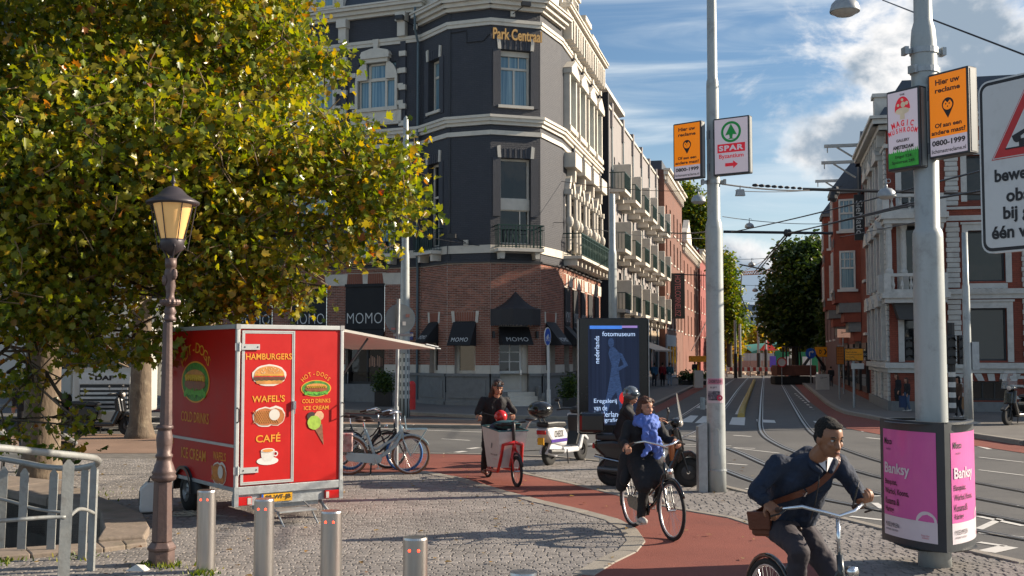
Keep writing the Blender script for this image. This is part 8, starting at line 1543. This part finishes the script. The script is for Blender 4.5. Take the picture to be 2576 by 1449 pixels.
    if face:
        for s in (-1, 1):
            m = MB(); m.smooth = True; q = h(.078, .031 * s, .012); m.ell(q, (.013 * hk, .015 * hk, .0105 * hk), 12, 8, Rm); ey = m.build('eye', M('eye_white', (.5, .46, .42), .25, var=.02), o); m = MB(); q = h(.089, .031 * s, .012); m.ell(q, (.004 * hk, .007 * hk, .0075 * hk), 10, 6, Rm); m.build('iris', M('iris', (.03, .015, .01), .15), ey)
            m = MB(); m.smooth = True; m.tube([h(.090, .016 * s, .030), h(.090, .032 * s, .036), h(.076, .050 * s, .031)], [.004 * hk, .005 * hk, .003 * hk], 6); m.build('eyebrow', hair or HAIRB, o)
            m = MB(); m.smooth = True; m.tube([h(.0895, .017 * s, .018), h(.0915, .031 * s, .0225), h(.079, .045 * s, .017)], .0022 * hk, 5); m.build('eyelid', M('lash', (.03, .015, .01), .6), o)
        m = MB(); m.smooth = True; m.ell(h(.0985, 0, -.0605), (.006 * hk, .022 * hk, .0045 * hk), 10, 5, Rm); m.ell(h(.0965, 0, -.0695), (.007 * hk, .019 * hk, .006 * hk), 10, 5, Rm); m.build('lips', M('lips_' + skin.name, tuple(v * .75 for v in ((.42, .13, .10) if skin is SKIN else (.26, .08, .05))), .4), o)
        m = MB(); m.ell(h(.102, 0, -.0648), (.003 * hk, .019 * hk, .0012 * hk), 8, 4, Rm); m.build('mouth_line', M('lash', ()), o)
    return o, h, Rm
# foreground cyclist
DKT = M('dark_trousers', (.035, .028, .035), .8, var=.2, bump=.4, bscale=12)
J = dict(pel=(-.24, -.0, .98), chest=(.03, -.04, 1.31), neck=(.17, -.01, 1.455), head=(.275, .015, 1.575), look=(.12, .2, 0), shR=(.05, -.22, 1.40), elR=(-.0, -.37, 1.22), wrR=(.075, -.325, 1.155), shL=(.13, .17, 1.40), elL=(.15, .30, 1.21), wrL=(.20, .275, 1.165),
         hipR=(-.24, -.11, .95), knR=(.17, -.15, .86), anR=(.02, -.13, .42), toR=(.14, -.13, .38), hipL=(-.24, .09, .95), knL=(.13, .13, .66), anL=(-.05, .12, .22), toL=(.08, .12, .16))
mloc = (mbk[0], mbk[1]); mo, h, Rm = person('man cycling in front in a navy hooded jacket, holding a phone over the handlebar', mloc, hm, J, SKIN2, CLOTHN, DKT, BLKP, HAIRB, .009, 1.0, hands={'R': ((.8, .1, -.35), (.1, .3, -1)), 'L': ((.75, .1, .05), (-.2, -.2, 1))})
_n0 = set(o.name for o in SC.objects)
hd2 = blob('hood', [('c', (.0, -.13, 1.45), .04, (-.02, -.02, 1.49), .048), ('c', (-.02, -.02, 1.49), .048, (.06, .10, 1.46), .036), ('c', (-.04, -.05, 1.45), .06, (-.06, -.03, 1.40), .06)], CLOTHN, mo, .01, 3)
m = MB(); m.add([(.15, -.05, 1.445), (.178, -.005, 1.385), (.165, -.0, 1.46)], [(0, 1, 2)]); m.add([(.14, .075, 1.46), (.18, .0, 1.38), (.168, .015, 1.47), (.15, .05, 1.485)], [(0, 1, 2, 3)]); m.build('shirt_collar', M('shirt_white', (.62, .6, .62), .7), mo)
m = MB(); m.smooth = True; m.tube([(.150, -.035, 1.40), (.152, -.045, 1.30), (.118, -.05, 1.18), (.04, -.04, 1.06)], .004, 5); m.build('zip', BLACK, mo)
for e_, w_2 in (('elR', 'wrR'), ('elL', 'wrL')):
    a_, b_2 = J[e_], J[w_2]; a_, b_2 = Vector(a_), Vector(b_2); u_ = (b_2 - a_).normalized(); m = MB(); m.smooth = True; m.tube([b_2 - u_ * .045, b_2 - u_ * .03, b_2 - u_ * .008], [.050, .046, .041], 16); m.build('cuff', CLOTHN, mo)
blob('collar', [('c', (.07, -.075, 1.46), .028, (.14, -.075, 1.42), .024), ('c', (.14, -.075, 1.42), .024, (.165, -.04, 1.385), .02), ('c', (.07, .07, 1.475), .028, (.14, .085, 1.44), .024), ('c', (.14, .085, 1.44), .024, (.165, .04, 1.385), .02), ('c', (.05, -.07, 1.47), .03, (.05, .07, 1.48), .03)], CLOTHN, mo, .008, 2)
for o_ in SC.objects:
    if o_.name not in _n0 and o_.parent is mo and o_.name.split('.')[0] in ('hood', 'shirt_collar', 'zip', 'collar'): o_.location = (.055, .02, -.02)
bag = thing('shoulder_bag', 'brown leather shoulder bag hanging at the hip of the man in front', 'bag', (mloc[0], mloc[1], 0), hm); LEA = M('brown_leather', (.13, .035, .015), .45, var=.25, scale=8, bump=.2)
m = MB(T(-.20, -.215, .98) @ RX(.15) @ RZ(.6)); m.bev(-.075, .075, -.04, .04, -.085, .085, .015); m.build('bag_body', LEA, bag, bevel=.03); m = MB(T(-.20, -.215, .98) @ RX(.15) @ RZ(.6)); m.bev(-.08, .08, -.052, -.036, -.035, .09, .006); m.build('flap', LEA, bag)
def strap(P, w, mat, par, nm='strap'):
    m = MB(); P = smooth([Vector(p) for p in P], 5)
    for a, b in zip(P, P[1:]):
        d = (b - a).normalized(); s_ = d.cross(Vector((1, 0, 0))).normalized() * w / 2; t_ = Vector((.006, 0, 0)); m.add([a - s_, b - s_, b + s_, a + s_, a - s_ - t_, b - s_ - t_, b + s_ - t_, a + s_ - t_], [(0, 1, 2, 3), (7, 6, 5, 4), (0, 4, 5, 1), (3, 2, 6, 7)])
    return m.build(nm, mat, par)
strap([(-.22, -.23, 1.06), (-.06, -.215, 1.13), (.09, -.155, 1.19), (.163, -.04, 1.25), (.20, .06, 1.34), (.20, .125, 1.43), (.135, .13, 1.475), (.0, .08, 1.44)], .042, LEA, bag); m = MB(T(.15, -.09, 1.225)); m.ring((0, 0), .022, .03, -.01, .0, 4); m.m = T(.165, -.07, 1.235) @ RZ(-PI / 2) @ RY(.4); m.build('buckle', CHROME, bag)
ph_ = thing('phone', 'smartphone held in the left hand of the man in front', 'phone', (mloc[0], mloc[1], 0), hm); f = T(.27, .215, 1.215) @ RZ(.9) @ RX(.35) @ RY(.25); m = MB(f); m.bev(-.01, .0, -.037, .037, -.075, .075, .002); m.build('case', M('phone_case', (.06, .055, .05), .4), ph_, bevel=.004); m = MB(f); m.box(-.0135, -.010, -.033, .033, -.07, .07); m.build('screen', GL_D, ph_)
# woman with the blue scarf
WLc = (wb.location.x, wb.location.y); J = dict(pel=(-.27, 0, .90), chest=(-.17, 0, 1.20), neck=(-.13, 0, 1.345), head=(-.10, 0, 1.475), look=(.30, .05, 0), shR=(-.17, -.19, 1.26), elR=(-.14, -.29, 1.06), wrR=(.03, -.31, 1.05), shL=(-.17, .19, 1.26), elL=(-.12, .29, 1.08), wrL=(.06, .30, 1.09),
         hipR=(-.24, -.09, .88), knR=(.10, -.11, .60), anR=(.0, -.12, .20), toR=(.12, -.12, .16), hipL=(-.24, .09, .88), knL=(.14, .12, .70), anL=(-.02, .12, .42), toL=(.10, .12, .38))
wo_, h, Rm = person('woman cycling in a black coat with a bright blue scarf and glasses', WLc, hd_, J, SKIN, CLOTHB, M('black_trousers', (.01, .01, .012), .85), M('white_shoe', (.45, .43, .4), .6), HAIR, .009, .96, coat=True, female=True, hairstyle='long', hands={'R': ((.85, -.1, -.55), (0, .1, -1)), 'L': ((.9, .05, -.2), (0, 0, -1))})
m = MB()
for s in (-1, 1): m.ring((0, 0), .018, .0205, -.001, .001, 18); 
m = MB()
for s in (-1, 1): m.tube([h(.097, .031 * s + .021 * math.cos(a), .010 + .016 * math.sin(a)) for a in [i * PI / 8 for i in range(16)]], .0016, 4, closed=True); m.tube([h(.095, .05 * s, .014), h(.0, .078 * s, .014)], .0014, 4)
m.tube([h(.097, -.011, .012), h(.097, .011, .012)], .0016, 4); m.build('glasses', M('glasses_frame', (.08, .01, .01), .3), wo_)
SCF = M('blue_scarf', (.09, .16, .50), .75, var=.3, scale=12, bump=.9, bscale=22, stretch=(1, 1, .5)); P = []
for k, (r, z, x) in enumerate(((.095, 1.36, -.11), (.11, 1.32, -.095), (.125, 1.285, -.08), (.10, 1.33, -.07))):
    n = 14; L = [V3(x + r * math.cos(2 * PI * i / n), r * 1.1 * math.sin(2 * PI * i / n), z + .02 * math.sin(i * 1.7 + k)) for i in range(n)]; P += [('c', L[i], .035, L[(i + 1) % n], .035) for i in range(n)]
P += [('c', (.02, .03, 1.28), .06, (.04, .02, 1.16), .055), ('c', (.03, -.04, 1.27), .055, (.03, -.06, 1.13), .05), ('c', (.04, .03, 1.18), .055, (.03, .07, .98), .05), ('c', (.03, .07, 1.0), .045, (.0, .10, .88), .035), ('c', (.03, -.05, 1.12), .05, (.05, -.03, 1.0), .035), ('c', (.04, .1, 1.1), .04, (.02, .14, .93), .03), ('c', (.05, -.04, 1.02), .03, (.05, -.10, .92), .03), ('e', (.05, -.03, 1.05), (.04, .045, .04))]
sc_ = blob('scarf', P, SCF, wo_, .010, 2); dm_ = sc_.modifiers.new('folds', 'DISPLACE'); t = bpy.data.textures.new('scarf_folds', 'WOOD'); t.wood_type = 'BANDNOISE'; t.noise_scale = .06; t.turbulence = 8; dm_.texture = t; dm_.strength = .014
blob('coat_tail', [('c', (-.28, -.16, .85), .11, (-.34, -.22, .52), .07), ('c', (-.3, .14, .85), .10, (-.3, .2, .55), .06), ('c', (-.28, -.12, .8), .1, (-.2, -.24, .6), .06)], CLOTHB, wo_, .012, 3)
# man on the cargo bike and the child in its box
J = dict(pel=(-WHL + .22, 0, .93), chest=(-WHL + .38, 0, 1.27), neck=(-WHL + .47, 0, 1.41), head=(-WHL + .53, 0, 1.55), look=(.0, .22, 0), shR=(-WHL + .36, -.2, 1.33), elR=(-WHL + .38, -.31, 1.13), wrR=(-1.10, -.30, 1.10), shL=(-WHL + .36, .2, 1.33), elL=(-WHL + .42, .33, 1.14), wrL=(-1.10, .30, 1.10),
         hipR=(-WHL + .22, -.09, .9), knR=(-WHL + .26, -.12, .52), anR=(-WHL + .15, -.12, .16), toR=(-WHL + .27, -.12, .11), hipL=(-WHL + .22, .09, .9), knL=(-WHL + .36, .12, .60), anL=(-WHL + .3, .12, .30), toL=(-WHL + .42, .12, .27))
cm_, h, Rm = person('man in a dark hooded jacket and black cap riding the red cargo bike', (fw.x, fw.y), ch, J, SKIN, CLOTHB, M('black_trousers', ()), LEA, HAIR, .011, 1.0, hairstyle='long', hands={'R': ((.8, .1, -.4), (0, 0, -1)), 'L': ((.8, -.1, -.4), (0, 0, -1))})
m = MB(); m.smooth = True; m.ell(h(-.01, 0, .065), (.105, .088, .085), 16, 8, Rm); m.build('cap', BLACK, cm_); m = MB(); m.ell(h(.12, 0, .06), (.07, .065, .012), 14, 5, Rm); m.build('cap_peak', BLACK, cm_); text('A', fr(h(.098, 0, .095), (0, -1)) @ RZ(0), .04, .045, WHITE, cm_, .03)
m = MB()
for s in (-1, 1): m.tube([h(.09, .02 * s, .012), h(.09, .04 * s, .012)], .011, 6)
m.build('sunglasses', BLKP, cm_)
J = dict(pel=(-.80, 0, .62), chest=(-.82, 0, .86), neck=(-.81, 0, .95), head=(-.80, 0, 1.04), look=(0, .15, 0), shR=(-.8, -.12, .88), elR=(-.75, -.17, .78), wrR=(-.62, -.12, .80), shL=(-.8, .12, .88), elL=(-.75, .17, .78), wrL=(-.62, .12, .80), hipR=(-.8, -.06, .6), knR=(-.6, -.08, .62), anR=(-.5, -.08, .42), toR=(-.42, -.08, .40), hipL=(-.8, .06, .6), knL=(-.6, .08, .62), anL=(-.5, .08, .42), toL=(-.42, .08, .4))
kd, h, Rm = person('small child in a red helmet sitting in the cargo bike box', (fw.x, fw.y), ch, J, SKIN, M('speckled_jacket', (.05, .06, .10), .8, var=.9, scale=22), M('black_trousers', ()), BLACK, None, .011, .8, hairstyle='short'); m = MB(); m.smooth = True; m.ell(h(-.01, 0, .05), (.125, .11, .105), 18, 10, Rm); m.build('helmet', M('helmet_red', (.5, .01, .01), .25, coat=.5), kd); m = MB(); m.smooth = True; m.ell(h(.09, 0, .03), (.03, .075, .035), 12, 6, Rm); m.build('goggles', BLKP, kd)
# scooter rider
J = dict(pel=(-.45, 0, .85), chest=(-.36, 0, 1.17), neck=(-.32, 0, 1.31), head=(-.29, 0, 1.43), look=(-.5, .05, 0), shR=(-.36, -.2, 1.22), elR=(-.2, -.28, 1.02), wrR=(.12, -.3, 1.06), shL=(-.36, .2, 1.22), elL=(-.2, .28, 1.02), wrL=(.12, .3, 1.06), hipR=(-.45, -.1, .84), knR=(.05, -.16, .74), anR=(.08, -.13, .38), toR=(.22, -.13, .36), hipL=(-.45, .1, .84), knL=(.05, .16, .74), anL=(.08, .13, .38), toL=(.22, .13, .36))
mr, h, Rm = person('scooter rider in a grey open helmet half hidden behind the woman cyclist', (2.2, 17.9), -.12, J, SKIN, CLOTHB, M('black_trousers', ()), BLACK, HAIR, .013, 1.0, hairstyle='long'); m = MB(); m.smooth = True; m.ell(h(-.01, 0, .05), (.135, .125, .125), 18, 10, Rm); m.build('helmet', M('helmet_grey', (.16, .18, .2), .2, .5, coat=.6), mr); m = MB(); m.smooth = True; m.ell(h(.06, 0, .05), (.085, .115, .05), 18, 8, Rm); m.build('visor', M('visor', (.05, .07, .09), .1), mr)
# pedestrians
def walker(label, px, yf, yh, ang, top, legs, hair, shoes=BLACK, group=None, z=SZ, hs='short', coat=False, ph=0.5, fem=False):
    g = G(px, yf, z); hgt = max(1.45, D(px, yh, g.y).z - z); k = (D(px, yh, g.y).z - z) / 1.74
    J = dict(pel=(0, 0, .93), chest=(.01, 0, 1.28), neck=(.02, 0, 1.46), head=(.04, 0, 1.61), shR=(0, -.19, 1.38), elR=(-.04, -.24, 1.12), wrR=(.06, -.23, .92), shL=(0, .19, 1.38), elL=(.0, .24, 1.12), wrL=(.1, .23, .93),
             hipR=(0, -.09, .9), knR=(.02 + .14 * ph, -.09, .5), anR=(.18 * ph, -.09, .09), toR=(.18 * ph + .13, -.09, .05), hipL=(0, .09, .9), knL=(.02, .09, .5), anL=(-.28 * ph, .09, .12), toL=(-.28 * ph + .13, .09, .06))
    o, h, Rm = person(label, (g.x, g.y, z), ang, J, SKIN, top, legs, shoes, hair, .02, 1.0, coat, None, group, fem, hs, face=(yf - yh > 80), K1=k); return o, g
JN = M('jeans', (.06, .10, .17), .85); DK = M('black_trousers', ())
walker('pedestrian in a blue jacket and dark trousers, left of the three walking away', 1646, 972, 913, R(72), M('blue_jacket', (.05, .16, .30), .8), M('grey_trousers', (.04, .045, .06), .85), HAIRB); walker('pedestrian in a dark red jacket, middle of the three walking away', 1667, 972, 912, R(74), M('red_jacket', (.22, .01, .015), .8), DK, HAIRB); walker('pedestrian in a teal top and pale jeans, right of the three walking away', 1685, 971, 912, R(75), M('teal_jacket', (.02, .08, .11), .8), M('pale_jeans', (.25, .32, .4), .85), HAIRB)
walker('woman in a long black coat and white trainers left of the banded signal post', 2258, 1033, 939, R(200), CLOTHB, DK, HAIR, M('white_shoe', ()), coat=True, hs='long', fem=True, ph=.3)
o, g = walker('woman in black with blue jeans carrying a dark blue shopping bag', 2283, 1036, 950, R(190), CLOTHB, JN, HAIR, M('white_shoe', ()), hs='long', fem=True, ph=.3)
bg_ = thing('shopping_bag', 'dark blue shopping bag carried beside the striped signal post', 'bag'); q = G(2272, 1036, SZ); m = MB(T(q.x, q.y, SZ)); m.box(-.12, .12, -.06, .06, .15, .55); m.build('bag_body', M('bag_blue', (.01, .03, .09), .6), bg_); m = MB(T(q.x, q.y, SZ)); m.tube([(-.1, 0, .62), (-.06, 0, .8), (.06, 0, .8), (.1, 0, .62)], .008, 5); m.build('handle', BLACK, bg_)
o, g = walker('woman in a brown top and open black jacket right of the wide mast', 2413, 1052, 947, R(190), M('brown_top', (.10, .055, .035), .85), DK, HAIRB, M('white_shoe', ()), hs='long', fem=True, ph=.4)
bg_ = thing('paper_bag', 'brown paper bag held by the woman right of the wide mast', 'bag'); q = G(2431, 1050, SZ); m = MB(T(q.x, q.y, SZ)); m.box(-.16, .16, -.06, .06, .25, .62); m.build('bag_body', M('kraft_paper', (.28, .15, .07), .8), bg_); m = MB(T(q.x, q.y, SZ)); m.tube([(-.08, 0, .62), (-.05, 0, .74), (.05, 0, .74), (.08, 0, .62)], .006, 5); m.build('handle', M('kraft_paper', ()), bg_)
walker('dark clothed pedestrian walking away past the sandwich board', 2091, 973, 922, R(80), CLOTHB, M('grey_trousers', ()), HAIRB); walker('distant pedestrian in light trousers left of the sandwich board', 2071, 958, 912, R(85), CLOTHB, M('beige_trousers', (.3, .26, .2), .8), HAIRB)
walker('distant person in bright green trousers on the left pavement', 1748, 955, 908, R(90), CLOTHB, M('green_trousers', (.02, .3, .03), .8), HAIRB)
g = G(58, 1105); o, g = walker('man with a black backpack half hidden behind the plane tree trunk', 62, 1130, 925, R(120), CLOTHB, DK, HAIRB, z=0)
m = MB(Matrix.Translation((g.x, g.y, 0)) @ RZ(R(120))); m.smooth = True; m.ell((-.2, 0, 1.22), (.12, .16, .26)); bp_ = m.build('backpack', BLACK, None); bp_['category'] = 'backpack'; bp_['label'] = 'black backpack worn by the man behind the plane tree'
# bicycles and clutter far down the right pavement
for px, l in ((2100, 'dark bicycle leaning at the right house fronts, left one'), (2118, 'dark bicycle leaning at the right house fronts, right one')): g = G(px, 962, SZ); b_ = bicycle(l, (g.x + .8, g.y + 1), R(80), BLKP); b_.location.z = SZ
# fallen leaves
lv = rng.uniform(0, 1, (420, 2)); P = np.zeros((420, 3)); P[:, 1] = 8.5 + lv[:, 1] ** 1.3 * 15; P[:, 0] = (-.48 + lv[:, 0] ** 1.6 * .75) * P[:, 1]; P[:, 2] = .028
ok = [i for i in range(420) if not inside(P[i], pit)]; o = leaves('fallen_leaves', P[ok], .07, leafmat('dry_leaf', [(0, (.25, .14, .03)), (.6, (.3, .2, .04)), (1, (.2, .07, .02))], .1), None, simple=True, up=6, label='scattered dry leaves on the cobbles and bike path', kind='stuff'); o['category'] = 'leaves'
# ------------------------------------------------------------------ pieces that can be told apart become parts of their own
def explode(names):
    for o in [o for o in list(SC.objects) if o.type == 'MESH' and o.name.split('.')[0] in names and o.get('kind') is None and o.parent]:
        me = o.data; n = len(me.vertices); par = list(range(n))
        def find(a):
            while par[a] != a: par[a] = par[par[a]]; a = par[a]
            return a
        for p in me.polygons:
            v = p.vertices; r = find(v[0])
            for k in v[1:]: par[find(k)] = r; r = find(r)
        groups = {}
        for p in me.polygons: groups.setdefault(find(p.vertices[0]), []).append(p)
        if len(groups) < 2: continue
        base = o.name.split('.')[0]; base = {'lintel': 'lintel_brick'}.get(base, base)
        for ps in groups.values():
            ids = sorted({v for p in ps for v in p.vertices}); mp = {v: i for i, v in enumerate(ids)}
            m2 = bpy.data.meshes.new(base); m2.from_pydata([tuple(me.vertices[v].co) for v in ids], [], [tuple(mp[v] for v in p.vertices) for p in ps]); m2.materials.append(me.materials[0]); m2.update()
            q = bpy.data.objects.new(base, m2); COL.objects.link(q); q.parent = o.parent
        bpy.data.objects.remove(o)
explode({'stone_band', 'quoin', 'bracket', 'lintel_block', 'lintel', 'seed', 'stone_block'})
bpy.context.view_layer.update()
